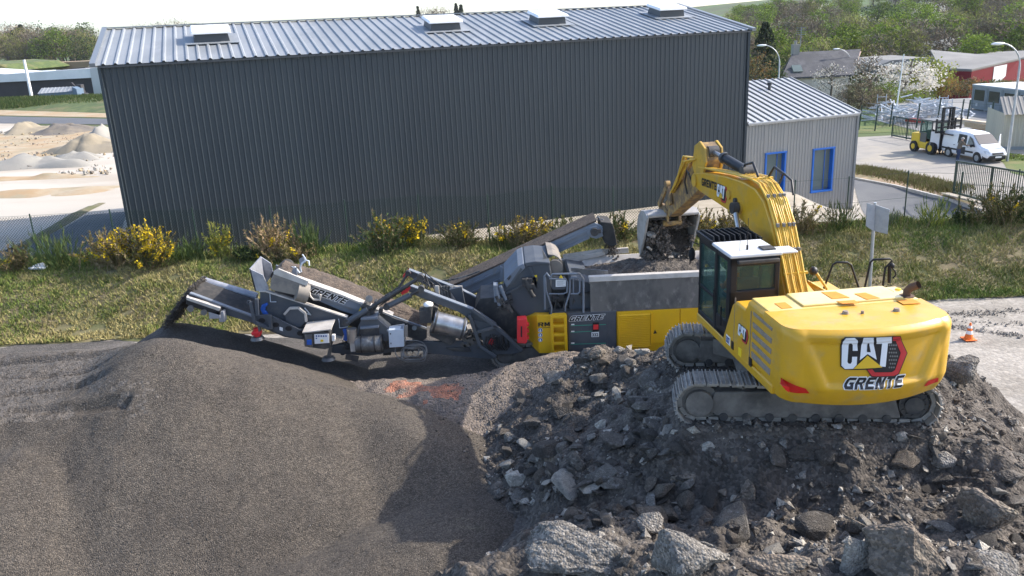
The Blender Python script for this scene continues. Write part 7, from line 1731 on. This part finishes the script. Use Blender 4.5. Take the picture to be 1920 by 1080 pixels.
def make_tree(kind, seed, leaf, leaf2=None, name="tree", dens=1.0):
    """one mesh: trunk material 0, crown materials 1 and 2"""
    vs, fs, L = tree_mesh(kind, seed, dens); n0 = len(vs); nl = len(L)//4
    me = bpy.data.meshes.new(name); me.from_pydata(vs+[tuple(p) for p in L], [], fs+[(n0+4*i, n0+4*i+1, n0+4*i+2, n0+4*i+3) for i in range(nl)])
    for m_ in ("bark", leaf, leaf2 or leaf): me.materials.append(MATS[m_])
    r = np.random.default_rng(seed+1); mi = np.concatenate([np.zeros(len(fs),np.int32), np.where(r.random(nl) < .35, 2, 1).astype(np.int32)]); me.polygons.foreach_set("material_index", mi); me.update(); return me
FT = {
 "bare_tree": [make_tree("bare", 10+k, "twig_brown", "twig_grey", "bare_tree") for k in range(4)],
 "budding_tree": [make_tree("bare", 30+k, "twig_olive", "leaf_willow", "budding_tree") for k in range(3)],
 "green_tree": [make_tree("fresh", 50+k, "leaf_fresh", "leaf_green", "green_tree") for k in range(4)],
 "dark_tree": [make_tree("round", 70+k, "leaf_green", "leaf_dark", "dark_tree") for k in range(2)],
 "blossoming_tree": [make_tree("blossom", 80+k, "blossom", "twig_grey", "blossoming_tree") for k in range(2)],
 "conifer": [make_tree("conifer", 90+k, "leaf_dark", "leaf_dark", "conifer") for k in range(2)]}
FL = {"bare_tree":"leafless grey brown tree in the %s", "budding_tree":"olive budding tree in the %s", "green_tree":"fresh green spring tree in the %s", "dark_tree":"dark green rounded tree in the %s", "blossoming_tree":"white blossoming tree in the %s", "conifer":"dark pointed conifer in the %s"}
rt_ = np.random.default_rng(77)
def put_tree(kind, x, y, h, where, sx=1.0):
    o = bpy.data.objects.new(kind, FT[kind][rt_.integers(len(FT[kind]))]); COL.objects.link(o); o.location = (x, y, hz(x, y)-.2); s = h/10
    o.scale = (s*sx*rt_.uniform(.85,1.2), s*sx*rt_.uniform(.85,1.2), s); o.rotation_euler = (0,0,rt_.uniform(0,6.28)); tag(o, FL[kind] % where, "tree", kind.replace("_"," ")+"s of the "+where); return o
kinds = list(FT)
def forest(n, pxr, yr, hr, prob, where, sx=1.0, skip=None):
    k = 0
    while k < n:
        y = rt_.uniform(*yr); px = rt_.uniform(*pxr); x = (px-960)/FPX*y*1.045
        if skip and skip(px, y): continue
        put_tree(kinds[rt_.choice(6, p=prob)], x, y, rt_.uniform(*hr), where, sx); k += 1
W1 = "wood behind the warehouse"; W2 = "wood on the hillside"; W3 = "far wood on the left"
forest(34, (1345,2010), (180,225), (11,15.5), (.36,.16,.33,.10,.05,0), W1, 1.15)
forest(56, (1340,2010), (225,320), (11,15.5), (.26,.2,.42,.04,.06,.02), W2, 1.2)
forest(52, (1620,2010), (320,470), (11,16), (.22,.2,.48,.03,.07,0), W2, 1.25)
forest(34, (1345,1680), (455,500), (7,10), (.2,.2,.4,.2,0,0), "hedge on the skyline", 1.6)
forest(26, (1345,1640), (300,420), (8,12), (.3,.25,.35,.05,.05,0), W2, 1.35)
forest(34, (1345,2010), (330,440), (10,14), (.3,.2,.4,.05,.05,0), W2, 1.3)
forest(64, (-70,262), (500,600), (18,25), (.45,.32,.11,.07,0,.05), W3, 1.15)
forest(16, (125,262), (560,620), (24,29), (.2,.15,.1,.15,0,.4), W3, 1.0)
forest(10, (340,460), (560,640), (21,25), (.5,.3,0,.2,0,0), "treetops above the hall roof", 1.3)
for px, h in ((823,27),(832,24),(846,25),(858,25),(888,29),(896,28)):
    y = 560; put_tree("conifer" if px in (823,888,896) else "bare_tree", (px-960)/FPX*y*1.045, y, h, "treetops above the hall roof", .8)
# nearer single trees and bushes, each with trunk and crown
def near_tree(label, kind, px, py_top, py_base, Y, wpx, leaf, leaf2, seed, cat="tree", name="tree", dens=1.0):
    t_, b_ = at(px, py_top, Y), at(px, py_base, Y); b_.z = min(b_.z, hz(b_.x, Y)+1.0); h = t_.z-b_.z; wd = wpx*Y/FPX
    vs, fs, L = tree_mesh(kind, seed, dens); rw_ = np.percentile(np.abs(L[:,0]), 96); s = np.array([wd/2/rw_, wd/2/rw_, h/max(L[:,2].max(), 1)])
    rr = empty(name, b_, label, cat); me = bpy.data.meshes.new("trunk"); me.from_pydata([tuple(np.array(v)*s) for v in vs], [], fs); me.materials.append(MATS["bark"]); me.update(); o = bpy.data.objects.new("trunk", me); COL.objects.link(o); o.parent = rr
    # keep the leaves their real size: move their centres, not their shapes
    Q = L.reshape(-1,4,3); c = Q.mean(1, keepdims=True); Q = c*s+(Q-c)*min(s.mean(), 1.1)*.9; nl = len(Q)
    o = npmesh("crown", Q.reshape(-1,3), np.arange(nl*4).reshape(-1,4), [leaf, leaf2], rr); r = np.random.default_rng(seed); o.data.polygons.foreach_set("material_index", (r.random(nl) < .35).astype(np.int32)); return rr
near_tree("tall dark conifer just right of the great hall roof end", "conifer", 1433, 38, 118, 150, 62, "leaf_dark", "leaf_dark", 201)
near_tree("broad ochre bush beside the hall corner", "shrub", 1418, 95, 150, 112, 60, "twig_olive", "leaf_orange", 202, "bush", "bush")
near_tree("clipped dark green hedge bush left of the slate house", "shrub", 1452, 120, 152, 112, 44, "leaf_dark", "leaf_green", 203, "bush", "bush")
near_tree("rounded grey green bush behind the slate roof ridge", "shrub", 1528, 80, 108, 150, 70, "leaf_green", "twig_grey", 204, "bush", "bush")
near_tree("rounded dull green bush behind the house chimney", "shrub", 1490, 82, 110, 150, 50, "twig_olive", "leaf_green", 205, "bush", "bush")
near_tree("bare tree with pale blossom in front of the slate roof", "blossom", 1556, 116, 188, 100, 62, "blossom", "twig_grey", 206, dens=.55)
near_tree("loose flowering tree at the pink gable of the house", "blossom", 1628, 97, 175, 104, 66, "twig_brown", "blossom", 207, dens=.7)
near_tree("white blossoming tree, the fullest, beside the willow", "blossom", 1698, 112, 195, 108, 106, "blossom", "blossom", 208, dens=1.3)
near_tree("big yellow green willow left of the red warehouse", "round", 1732, 100, 192, 118, 92, "leaf_willow", "leaf_willow", 209, dens=1.4)
near_tree("small bright green bush below the white blossom", "shrub", 1664, 148, 205, 100, 62, "leaf_fresh", "leaf_willow", 210, "bush", "bush")
near_tree("brown leafless tree right of the annex roof corner", "bare", 1612, 148, 226, 88, 78, "twig_brown", "twig_olive", 211)
near_tree("tangled brown tree behind the scaffolding fence", "bare", 1640, 160, 226, 92, 62, "twig_brown", "twig_brown", 212)
near_tree("brown leafless tree behind the annex ridge", "bare", 1588, 160, 215, 90, 50, "twig_brown", "twig_grey", 213)
near_tree("olive bush at the back of the scaffolding heap", "shrub", 1712, 165, 205, 102, 60, "twig_olive", "leaf_fresh", 214, "bush", "bush")
near_tree("orange leaved hedge bush in front of the red wall", "shrub", 1812, 142, 180, 118, 92, "twig_olive", "leaf_orange", 215, "bush", "bush", 1.3)
near_tree("reddish hedge bush at the left corner of the red wall", "shrub", 1772, 138, 185, 116, 40, "leaf_orange", "twig_olive", 216, "bush", "bush")
near_tree("olive hedge bush below the white warehouse door", "shrub", 1872, 146, 172, 116, 70, "leaf_green", "twig_olive", 217, "bush", "bush")
near_tree("brown hedge bush right of the white warehouse door", "shrub", 1915, 142, 172, 114, 50, "leaf_orange", "twig_brown", 218, "bush", "bush")
near_tree("low green bush beside the lamp post on the grass strip", "shrub", 1900, 284, 306, 59.5, 52, "leaf_green", "leaf_fresh", 219, "bush", "bush")
near_tree("small scrub bush beside the white site pole", "shrub", 52, 178, 192, 172, 34, "twig_olive", "leaf_green", 220, "bush", "bush")
near_tree("small green scrub in front of the blue shed", "shrub", 103, 180, 190, 172, 26, "leaf_green", "twig_olive", 221, "bush", "bush")

# gorse and broom along the fence
def spiky(label, px, w_, h, base_y, mats_, flower, seed, style, n=60):
    r = np.random.default_rng(seed); x0 = at(px, 450, base_y).x; z0 = hz(x0, base_y)+.05; rr = empty("gorse_bush" if style != "broom" else "broom_bush", (x0, base_y, z0), label, "bush")
    T_ = []; Fl = []
    for k in range(n):
        bx_, by_ = r.normal(0, w_*.17), r.normal(0, w_*.12); a = r.uniform(0,6.283); out = r.random()**.6
        tx, ty = bx_+math.cos(a)*out*w_*.46, by_+math.sin(a)*out*w_*.36; tz = h*r.uniform(.45,1.05)*(1-.42*out**2)
        m = int(26+30*(h/1.5)) if style != "broom" else 16
        t = r.random(m)**.7; bow = np.sin(t*math.pi)*.12*h
        P = np.c_[bx_+(tx-bx_)*t**1.3, by_+(ty-by_)*t**1.3, tz*t+bow*.3]; d = np.array([tx-bx_, ty-by_, tz]); d /= np.linalg.norm(d)
        if style == "broom": D = d[None]*1.0+r.normal(0,.22,(m,3)); D[:,2] += .7; ln = r.uniform(.16,.4,m)*h*.7; wd = .012
        else: D = d[None]*.7+r.normal(0,.62,(m,3)); D[:,2] += .25; ln = r.uniform(.07,.19,m); wd = .020
        D /= np.linalg.norm(D,axis=1)[:,None]; sd_ = np.cross(D, r.normal(size=(m,3))); sd_ /= np.linalg.norm(sd_,axis=1)[:,None]
        T_.append(np.stack([P-sd_*wd, P+sd_*wd, P+D*ln[:,None]], 1))
        T_.append(np.stack([np.array([[bx_,by_,0]])-np.array([[.012,0,0]]), np.array([[bx_,by_,0]])+np.array([[.012,0,0]]), np.array([[tx,ty,tz]])], 1))
        if flower and r.random() < flower:
            mf = int(26*h); t = r.uniform(.55,1.02,mf); Fl.append(np.c_[bx_+(tx-bx_)*t**1.3, by_+(ty-by_)*t**1.3, tz*t]+r.normal(0,.045,(mf,3)))
    V = np.concatenate(T_).reshape(-1,3); V[:,2] = np.maximum(V[:,2], -.05); nf = len(V)//3
    o = npmesh("branches", V, np.arange(nf*3).reshape(-1,3), mats_, rr); o.data.polygons.foreach_set("material_index", np.clip((r.random(nf)*len(mats_)).astype(np.int32),0,len(mats_)-1))
    if Fl: L = quads(np.concatenate(Fl), .036, r, .9); npmesh("flowers", L, np.arange(len(L)).reshape(-1,4), ["gorse_flower"], rr)
    return rr
G, D_, O_, B_ = "spine_green", "spine_dry", "spine_olive", "broom_green"
BUSH = [
 ("pale straw bush at the left end of the fence", 18, 1.7, 1.1, 30.6, (O_,D_), .06, "gorse", 45),
 ("green broom bush at the second fence post from the left", 100, 2.2, 1.5, 30.7, (B_,G), 0, "broom", 80),
 ("largest gorse bush, covered in bright yellow flowers", 212, 2.3, 1.55, 30.5, (D_,O_,D_), .36, "gorse", 90),
 ("right half of the big yellow gorse thicket near the hall corner", 272, 2.0, 1.75, 30.4, (D_,O_,G), .55, "gorse", 85),
 ("green broom right of the big yellow gorse", 355, 1.5, 1.1, 30.9, (B_,G), 0, "broom", 50),
 ("upright yellow green gorse in front of the hall", 412, 1.1, 1.55, 30.9, (O_,"leaf_willow"), .10, "gorse", 34),
 ("low dark bramble left of the tan gorse", 462, 1.5, .6, 30.7, (G,"leaf_dark"), .05, "gorse", 44),
 ("tan dried out gorse above the chute of the crusher", 508, 1.8, 1.75, 30.8, ("dead_tan","dead_tan",O_), .03, "gorse", 66),
 ("olive gorse at the foot of the tan gorse", 548, 1.6, 1.0, 30.5, (O_,D_), .08, "gorse", 50),
 ("tall green broom right of the tan gorse", 574, 1.5, 1.5, 31.0, (B_,G), 0, "broom", 70),
 ("dark green gorse with orange yellow tips in the middle of the bank", 722, 1.9, 1.55, 30.7, (G,"broom_green",D_), .20, "gorse", 80),
 ("slim gorse with yellow tips leaning on a fence post", 775, 1.1, 1.5, 30.8, (G,O_), .5, "gorse", 26),
 ("brown and green gorse left of the return belt", 862, 1.9, 1.1, 30.8, (D_,O_,G), .05, "gorse", 66),
 ("thin dry reeds beside the brown and green gorse", 935, .9, 1.1, 30.9, (O_,B_), 0, "broom", 24),
 ("gorse with a yellow crown behind the return belt", 985, 1.9, 1.2, 30.8, (D_,O_,D_), .30, "gorse", 66),
 ("small green gorse above the return belt", 1060, 1.2, 1.0, 30.9, (G,O_), .05, "gorse", 34),
 ("dark green gorse right of the rubber hood", 1166, 1.3, 1.25, 30.8, (G,G,D_), .03, "gorse", 50),
 ("olive gorse with yellow flowers right of the bucket", 1310, 2.0, 1.2, 30.8, (O_,D_), .18, "gorse", 66),
 ("brown twiggy gorse behind the boom", 1372, 1.4, 1.3, 30.8, (D_,D_,O_), .02, "gorse", 40),
 ("spiky yellowish gorse right of the boom hoses", 1500, 1.9, 1.35, 30.8, (O_,D_), .12, "gorse", 50),
 ("olive broom in front of the annex corner", 1572, 1.6, 1.15, 30.8, (B_,O_), 0, "broom", 50),
 ("small grey green shrub right of the road sign", 1664, .9, .9, 30.9, (B_,"twig_grey"), 0, "broom", 26),
 ("pale green broom in front of the drive", 1742, 1.5, 1.3, 30.8, (B_,"leaf_willow"), 0, "broom", 44),
 ("small dark spiky shrub beside a fence post", 1802, 1.1, .65, 30.9, (G,"leaf_dark"), 0, "gorse", 22),
 ("large brownish gorse below the barred gate", 1866, 2.3, 1.6, 30.6, (D_,O_,G), .03, "gorse", 95),
 ("dark green shrub at the right edge of the bank", 1922, 1.5, 1.4, 30.7, (G,"leaf_dark",B_), .02, "gorse", 60)]
for k, (lb, px, w_, h, by, ms, fw, stl, n) in enumerate(BUSH): spiky(lb, px, w_, h, by, ms, fw, 400+k, stl, n)
# grass on the bank
rg_ = np.random.default_rng(55); N = 210000
x = rg_.uniform(-24, 26, N); y = 26.3+5.6*rg_.random(N); gx_ = fbm(x*.45, y*.6, 3, 101); g2 = fbm(x*1.6, y*1.9, 3, 102)
keep = (g2+.6*gx_+.9*sstep(30.0, 31.2, y) > -.95); x, y, gx_, g2 = x[keep], y[keep], gx_[keep], g2[keep]; N = len(x)
h = (.035+.11*rg_.random(N)**1.6)*(1+.9*sstep(30.2,31.2,y))*(1+.5*(g2 > .3)); z = H(x, y)+.06; a = rg_.uniform(0,6.283,N); wd = .016+.012*rg_.random(N)
lx_, ly_ = rg_.normal(0,.5,N)*h, rg_.normal(0,.5,N)*h
V = np.stack([np.c_[x-np.cos(a)*wd, y-np.sin(a)*wd, z], np.c_[x+np.cos(a)*wd, y+np.sin(a)*wd, z], np.c_[x+lx_, y+ly_, z+h]], 1).reshape(-1,3)
go = npmesh("bank_grass", V, np.arange(3*N).reshape(-1,3), ["grass_straw","grass_olive","grass_green"]); struct(go, "stuff")
q = .55*gx_+.35*g2+.5*sstep(30.0,31.0,y)+.30*sstep(4, 12, x)+.22*np.exp(-((x+4.5)/2.6)**2)+rg_.normal(0,.30,N); go.data.polygons.foreach_set("material_index", np.where(q > .46, 2, np.where(q > .02, 1, 0)).astype(np.int32))
N = 9000; x = rg_.uniform(-24,26,N); y = 31.1+.35*rg_.normal(size=N); h = .12+.45*rg_.random(N)**2; z = H(x,y)+.03; a = rg_.uniform(0,6.28,N)
k = fbm(x*.8, y*0, 3, 103) > -.2; x, y, h, z, a = x[k], y[k], h[k], z[k], a[k]; N = len(x)
V = np.stack([np.c_[x-np.cos(a)*.014, y-np.sin(a)*.014, z], np.c_[x+np.cos(a)*.014, y+np.sin(a)*.014, z], np.c_[x+rg_.normal(0,.3,N)*h, y+rg_.normal(0,.3,N)*h, z+h]], 1).reshape(-1,3)
go = npmesh("fence_weeds", V, np.arange(3*N).reshape(-1,3), ["grass_olive","spine_dry","spine_green"]); struct(go, "stuff"); go.data.polygons.foreach_set("material_index", rg_.integers(0,3,N).astype(np.int32))
V = []; L0_ = [p for p in l0]
pxs_ = np.linspace(-30,206,25); lo_h = [hit(p, 206-.03*p) for p in pxs_]; hi_h = [hit(p, 192-.03*p) for p in pxs_]
for k in range(7000):
    t = rg_.random()*23.99; i = int(t); p = lo_h[i].lerp(lo_h[i+1], t-i); q_ = hi_h[i].lerp(hi_h[i+1], t-i); t = rg_.random(); b = p.lerp(q_, t); z = b.z+1.25*math.sin(math.pi*min(1,t*.9+.1)); hh = .25+.5*rg_.random()
    V += [(b.x-.12,b.y,z-.3),(b.x+.12,b.y,z-.3),(b.x+rg_.normal(0,.2),b.y+rg_.normal(0,.2),z+hh)]
go = npmesh("mound_grass", V, np.arange(len(V)).reshape(-1,3), ["grass_green","grass_olive","spine_green"]); struct(go, "stuff"); go.data.polygons.foreach_set("material_index", rg_.integers(0,3,len(V)//3).astype(np.int32))
# rough grass on the verges of the street and the mound on the left
P = hits((1600,318),(1650,326),(1720,340),(1790,357)); V = []
for k in range(9000):
    t = rg_.random()*2.999; i = int(t); p = P[i].lerp(P[i+1], t-i); p = p+Vector((rg_.normal(0,.5), rg_.normal(0,.55), 0)); hh = .1+.25*rg_.random(); b = rg_.normal(0,.3,2)*hh; z = hz(p.x,p.y)+.03
    V += [(p.x-.03,p.y,z),(p.x+.03,p.y,z),(p.x+b[0],p.y+b[1],z+hh)]
go = npmesh("verge_grass", V, np.arange(len(V)).reshape(-1,3), ["spine_olive","grass_olive","spine_dry"]); struct(go, "stuff"); go.data.polygons.foreach_set("material_index", rg_.integers(0,3,len(V)//3).astype(np.int32))
# ------------------------------------------------------------------ vehicles and people on the street
mat("van_white", (0.80,0.80,0.80), (0.76,0.76,0.76), scale=1, rough=.25, coat=.4); mat("tyre", (0.02,0.02,0.021), rough=.85); mat("rim_silver", (0.45,0.46,0.47), rough=.35, metal=.6); mat("lamp_clear", (0.55,0.57,0.58), rough=.1, spec=.9)
wr0, wf0 = gz(1776,293,-1.28), gz(1835,305,-1.28); hd_v = math.atan2(wf0.y-wr0.y, wf0.x-wr0.x); vc = wr0.lerp(wf0,.5)
nrm = Vector((-math.sin(hd_v), math.cos(hd_v), 0)); vc = vc+nrm*.85; vc.z = -1.28
van = empty("delivery_van", vc, "white delivery van with its side, rear and front doors open", "van"); TV = Matrix.Translation(vc) @ Matrix.Rotation(hd_v, 4, 'Z')
# body by cross sections along x (local x forward, right side is -y)
secs = [(-2.38,.42,1.82,.86,.72),(-2.25,.34,1.93,.92,.76),(-1.4,.30,1.97,.94,.79),(0,.30,1.97,.95,.79),(.55,.30,1.90,.95,.76),(1.15,.30,1.46,.95,.80),(1.55,.30,1.16,.94,.80),(2.05,.32,1.02,.90,.76),(2.30,.36,.84,.78,.66),(2.40,.42,.66,.66,.58)]
def vsec(s):
    x, z0, z1, w0, w1 = s; zm = min(1.02, z0+(z1-z0)*.55)
    R_ = [(w0*.93,z0),(w0,z0+.15),(w0,zm),(w1+.05,z1-.12),(w1-.10,z1)]; return [Vector((x,-y,z)) for y, z in R_]+[Vector((x,y,z)) for y, z in R_[::-1]]
mb = MB(TV); rows = [vsec(s) for s in secs]; n = 10; vs = [p for r_ in rows for p in r_]
mb.add(vs, [(i*n+k, i*n+(k+1) % n, (i+1)*n+(k+1) % n, (i+1)*n+k) for i in range(len(rows)-1) for k in range(n)]); mb.add(rows[0], [tuple(range(n))]); mb.add(rows[-1], [tuple(range(n-1,-1,-1))])
vb_ = mb.build("body", "van_white", van, bevel=.05, seg=3)
def vq(nm, pts, m, par=None, th=(0,-.012,0)):
    mb = MB(TV); mb.prism(pts, th); return mb.build(nm, m, par or vb_)
vq("side_door_opening", [(-.62,-.955,.42),(.28,-.962,.42),(.28,-.93,1.15),(.22,-.86,1.78),(-.6,-.86,1.80),(-.62,-.93,1.15)], "black_paint")
vq("side_window", [(.40,-.955,1.06),(1.25,-.955,1.06),(.80,-.865,1.62),(.46,-.835,1.74)], "dark_glass")
vq("windscreen", [(.66,-.70,1.83),(1.42,-.78,1.24),(1.42,.78,1.24),(.66,.70,1.83)], "dark_glass", None, (.02,0,.03))
for (a, b) in ((-2.2,-.62),(.28,1.1)): vq("rub_strip", [(a,-.965,.60),(b,-.965,.60),(b,-.965,.72),(a,-.965,.72)], "black_paint")
mb = MB(TV); mb.hexa([(2.0,-.93,.25),(2.46,-.6,.25),(2.46,.6,.25),(2.0,.93,.25),(2.0,-.94,.56),(2.48,-.6,.56),(2.48,.6,.56),(2.0,.94,.56)]); bmp = mb.build("bumper", "black_paint", van, bevel=.05, seg=3)
mb = MB(TV); mb.hexa([(2.42,-.45,.62),(2.47,-.4,.62),(2.47,.4,.62),(2.42,.45,.62),(2.36,-.45,.74),(2.42,-.4,.74),(2.42,.4,.74),(2.36,.45,.74)]); mb.build("grille", "black_paint", van)
for s in (-1, 1):
    mb = MB(TV); mb.hexa([(2.12,s*.86,.72),(2.36,s*.64,.70),(2.3,s*.6,.70),(2.1,s*.8,.72),(2.0,s*.87,.90),(2.28,s*.64,.84),(2.2,s*.6,.84),(1.98,s*.8,.90)]); mb.build("headlight", "lamp_clear", van)
mb = MB(TV); mb.box((2.485,0,.45), (.015,.5,.11)); mb.build("number_plate", "white_sheet", bmp)
for x in (-1.5, 1.5):
    for s in (-1, 1):
        mb = MB(TV); mb.cyl((x,s*.72,.32), (x,s*.95,.32), .33, n=24); wh = mb.build("wheel", "tyre", van, bevel=.03)
        mb = MB(TV); mb.cyl((x,s*.95,.32), (x,s*.965,.32), .21, n=20); mb.build("rim", "rim_silver", wh)
        mb = MB(TV); mb.cyl((x,s*.90,.36), (x,s*.952,.36), .39, n=24); mb.build("wheel_arch", "black_paint", van)
mb = MB(TV); mb.prism([(-2.40,-.90,.45),(-2.40,-.90,1.78),(-2.95,-1.42,1.74),(-3.0,-1.45,.45)], (.03,-.03,0)); rd = mb.build("rear_door", "van_white", van, bevel=.02)
mb = MB(TV); mb.prism([(-2.40,.90,.45),(-2.40,.84,1.78),(-2.9,1.45,1.74),(-2.9,1.5,.45)], (.03,.03,0)); mb.build("rear_door", "van_white", van, bevel=.02)
mb = MB(TV); mb.box((-2.39,0,1.1), (.03,1.5,1.3)); mb.build("load_bay", "black_paint", van)
mb = MB(TV); q = [(1.12,.97,.45),(1.12,.97,1.05),(.75,1.35,1.68),(.35,1.75,1.72),(.3,1.85,1.05),(.3,1.85,.45)]
mb.prism(q, (.04,.04,0)); fd = mb.build("front_door", "van_white", van, bevel=.02)
mb = MB(TV); mb.prism([(1.12,.99,1.08),(.80,1.32,1.60),(.42,1.70,1.64),(.36,1.80,1.08)], (-.012,-.012,0)); mb.build("side_window", "dark_glass", fd)
for s in (-1,): mb = MB(TV); mb.sphere((.98,s*1.06,1.12), .13, 10, 8, (.5,.9,.9)); mb.build("wing_mirror", "black_paint", van)
for x in (-.9, .48): 
    mb = MB(TV); mb.box((x,-.97,.98), (.18,.02,.035)); mb.build("door_handle", "black_paint", van)
# forklift
mat("lift_yellow", (0.72,0.47,0.02), (0.66,0.42,0.02), scale=2, rough=.5); mat("cab_grey", (0.10,0.10,0.095), rough=.5)
fr_, ff_ = gz(1716,284,-1.28), gz(1752,291,-1.28); hf = math.atan2(ff_.y-fr_.y, ff_.x-fr_.x); fc_ = fr_.lerp(ff_,.5)+Vector((-math.sin(hf), math.cos(hf),0))*.75+Vector((0,.2,0)); fc_.z = -1.28
fk = empty("forklift", fc_, "yellow forklift truck with raised black mast behind the van", "forklift"); TF = Matrix.Translation(fc_) @ Matrix.Rotation(hf, 4, 'Z')
mb = MB(TF); mb.hexa([(-1.55,-.78,.45),(-.55,-.82,.42),(-.55,.82,.42),(-1.55,.78,.45),(-1.62,-.72,1.42),(-.55,-.8,1.50),(-.55,.8,1.50),(-1.62,.72,1.42)]); mb.hexa([(-.6,-.8,.32),(1.1,-.8,.32),(1.1,.8,.32),(-.6,.8,.32),(-.6,-.8,.85),(1.1,-.8,.78),(1.1,.8,.78),(-.6,.8,.85)]); mb.build("body", "lift_yellow", fk, bevel=.08, seg=3)
cg = MB(TF)
for x, y in ((-.7,-.7),(.65,-.7),(-.7,.7),(.65,.7)): cg.bar((x,y,.8), (x*.9,y*.95,2.5), .09, .09)
for s in (-1,1): hb(cg, -.72, .1, s*.72-.03, s*.72+.03, .8, 1.55)
hb(cg, -.72,-.66,-.7,.7,.8,1.6); hb(cg, -.75,.72,-.74,.74,2.46,2.54); cabf = cg.build("cab", "cab_grey", fk, bevel=.015)
for s in (-1,1): mb = MB(TF); mb.prism([(-.66,s*.70,1.55),(.6,s*.70,1.0),(.56,s*.68,2.44),(-.62,s*.68,2.44)], (0,s*.01,0)); mb.build("side_window", "cab_glass", cabf)
mb = MB(TF); hb(mb, -.45,.05,-.3,.3,.85,1.05); hb(mb, -.5,-.38,-.3,.3,1.0,1.7); mb.build("seat", "black_paint", cabf)
mb = MB(TF)
for s in (-1,1): hb(mb, 1.25,1.42,s*.42-.09,s*.42+.09,.25,3.55); hb(mb, 1.12,1.24,s*.27-.06,s*.27+.06,.3,3.5)
for z in (.4,1.6,2.5,3.5): hb(mb, 1.22,1.36,-.45,.45,z-.05,z+.05)
ms_ = mb.build("mast", "cab_black", fk, bevel=.01)
mb = MB(TF); 
for z in (1.75,2.5,2.1): hb(mb, 1.44,1.54,-1.05,1.05,z-.06,z+.06)
for y in (-1.05,-.55,0,.55,1.05): hb(mb, 1.44,1.56,y-.05,y+.05,1.7,2.75)
crr = mb.build("carriage", "cab_black", ms_, bevel=.01)
for s in (-.55,.55): mb = MB(TF); hb(mb, 1.5,2.7,s-.07,s+.07,1.62,1.69); mb.build("fork", "cab_black", ms_)
for x, rr_ in ((-1.05,.42),(.85,.48)):
    for s in (-1,1):
        mb = MB(TF); mb.cyl((x,s*.62,rr_), (x,s*.92,rr_), rr_, n=24); wh = mb.build("wheel", "tyre", fk, bevel=.04); mb = MB(TF); mb.cyl((x,s*.92,rr_), (x,s*.94,rr_), rr_*.5, n=18); mb.build("rim", "lift_yellow", wh)
# people
J, E = stand(.16); mp = gz(1795,303,-1.28); mp.z = -1.28
def regA(c): return 0 if c.z > 1.52 else (0 if (c.x > .5 and abs(c.y) < .3 and c.z > .95) else (1 if c.z > .93 else (2 if c.z > .11 else 3)))
person("person in brown jacket and navy trousers leaning into the van side door", Matrix.Translation(mp) @ Matrix.Rotation(hd_v+R(80), 4, 'Z'), J, E, ["skin","jacket_brown","trousers_navy","pale_shoe"], regA)
J, E = stand(.05); p2_ = TV @ Vector((-2.75,-.55,0)); p2_.z = -1.28
person("person in blue work clothes mostly hidden behind the van rear door", Matrix.Translation(p2_) @ Matrix.Rotation(hd_v, 4, 'Z'), J, E, ["skin","work_blue","work_blue","boots"], regA)
E = [("pelvis","belly"),("belly","chest"),("chest","neck"),("neck","head"),("head","crown"),("head","nose")]
J = dict(pelvis=((0,0,0),.15,1.2), belly=((-.02,0,.2),.14,1.25), chest=((-.04,0,.44),.15,1.3), neck=((0,0,.60),.055), head=((.03,0,.72),.09), crown=((.02,0,.80),.075), nose=((.14,0,.71),.018))
leg(J, E, 0, (.05,.12,0), (.48,.14,.05), (.58,.14,-.36), (.72,.14,-.40)); leg(J, E, 1, (.05,-.12,0), (.48,-.14,.05), (.58,-.14,-.36), (.72,-.14,-.40))
arm(J, E, 0, (-.02,.22,.50), (.12,.30,.26), (.38,.24,.24)); arm(J, E, 1, (-.02,-.22,.50), (.12,-.30,.26), (.38,-.24,.24))
person("person in an orange safety vest seated in the excavator cab", TH @ Matrix.Translation((.58,.97,1.84)), J, E, ["skin","hivis_orange","trousers_navy","boots"], lambda c: 0 if c.z > .60 or (c.x > .36 and c.z > .15) else (1 if c.z > .08 else (2 if c.z > -.3 else 3)))
# traffic cone
mat("cone_orange", (0.85,0.18,0.02), rough=.55); cp_ = gz(1816,636,.03); cn = empty("traffic_cone", cp_, "orange traffic cone with white bands standing on the gravel", "cone")
mb = MB(); mb.box(cp_+Zv(.015), (.34,.34,.03)); mb.cyl(cp_+Zv(.03), cp_+Zv(.52), .125, .022, 20); cbd = mb.build("cone_body", "cone_orange", cn, bevel=.006)
for a, b in ((.18,.28),(.36,.44)): mb = MB(); rA = lambda z: .125-(z-.03)/.49*.103+.004; mb.tube([cp_+Zv(a), cp_+Zv(b)], [rA(a), rA(b)], 20, cap=False); mb.build("reflective_band", "white_sheet", cbd)
# wheel ruts on the gravel at the right and pale bag by the fence
me = rockmesh("plastic_bag", 900, (.42,.3,.16), 2, .2, 12, "white_sheet"); o = bpy.data.objects.new("plastic_bag", me); COL.objects.link(o); b = at(62,492,30.4); o.location = (b.x, 30.6, hz(b.x,30.6)+.15); tag(o, "crumpled white plastic sheet lying between the bushes at the left", "plastic sheet")
# ------------------------------------------------------------------ air
m = bpy.data.materials.new("haze"); m.use_nodes = True; t = m.node_tree
for n_ in [n for n in t.nodes if n.type != 'OUTPUT_MATERIAL']: t.nodes.remove(n_)
pv = t.nodes.new("ShaderNodeVolumePrincipled"); pv.inputs["Color"].default_value = (0.97,0.98,1.0,1); pv.inputs["Density"].default_value = 0.00007; pv.inputs["Anisotropy"].default_value = 0.2
t.links.new(pv.outputs[0], t.nodes["Material Output"].inputs["Volume"]); MATS["haze"] = m
mb = MB(); mb.box((0,350,20), (1400,900,100)); struct(mb.build("haze", "haze"), "stuff")
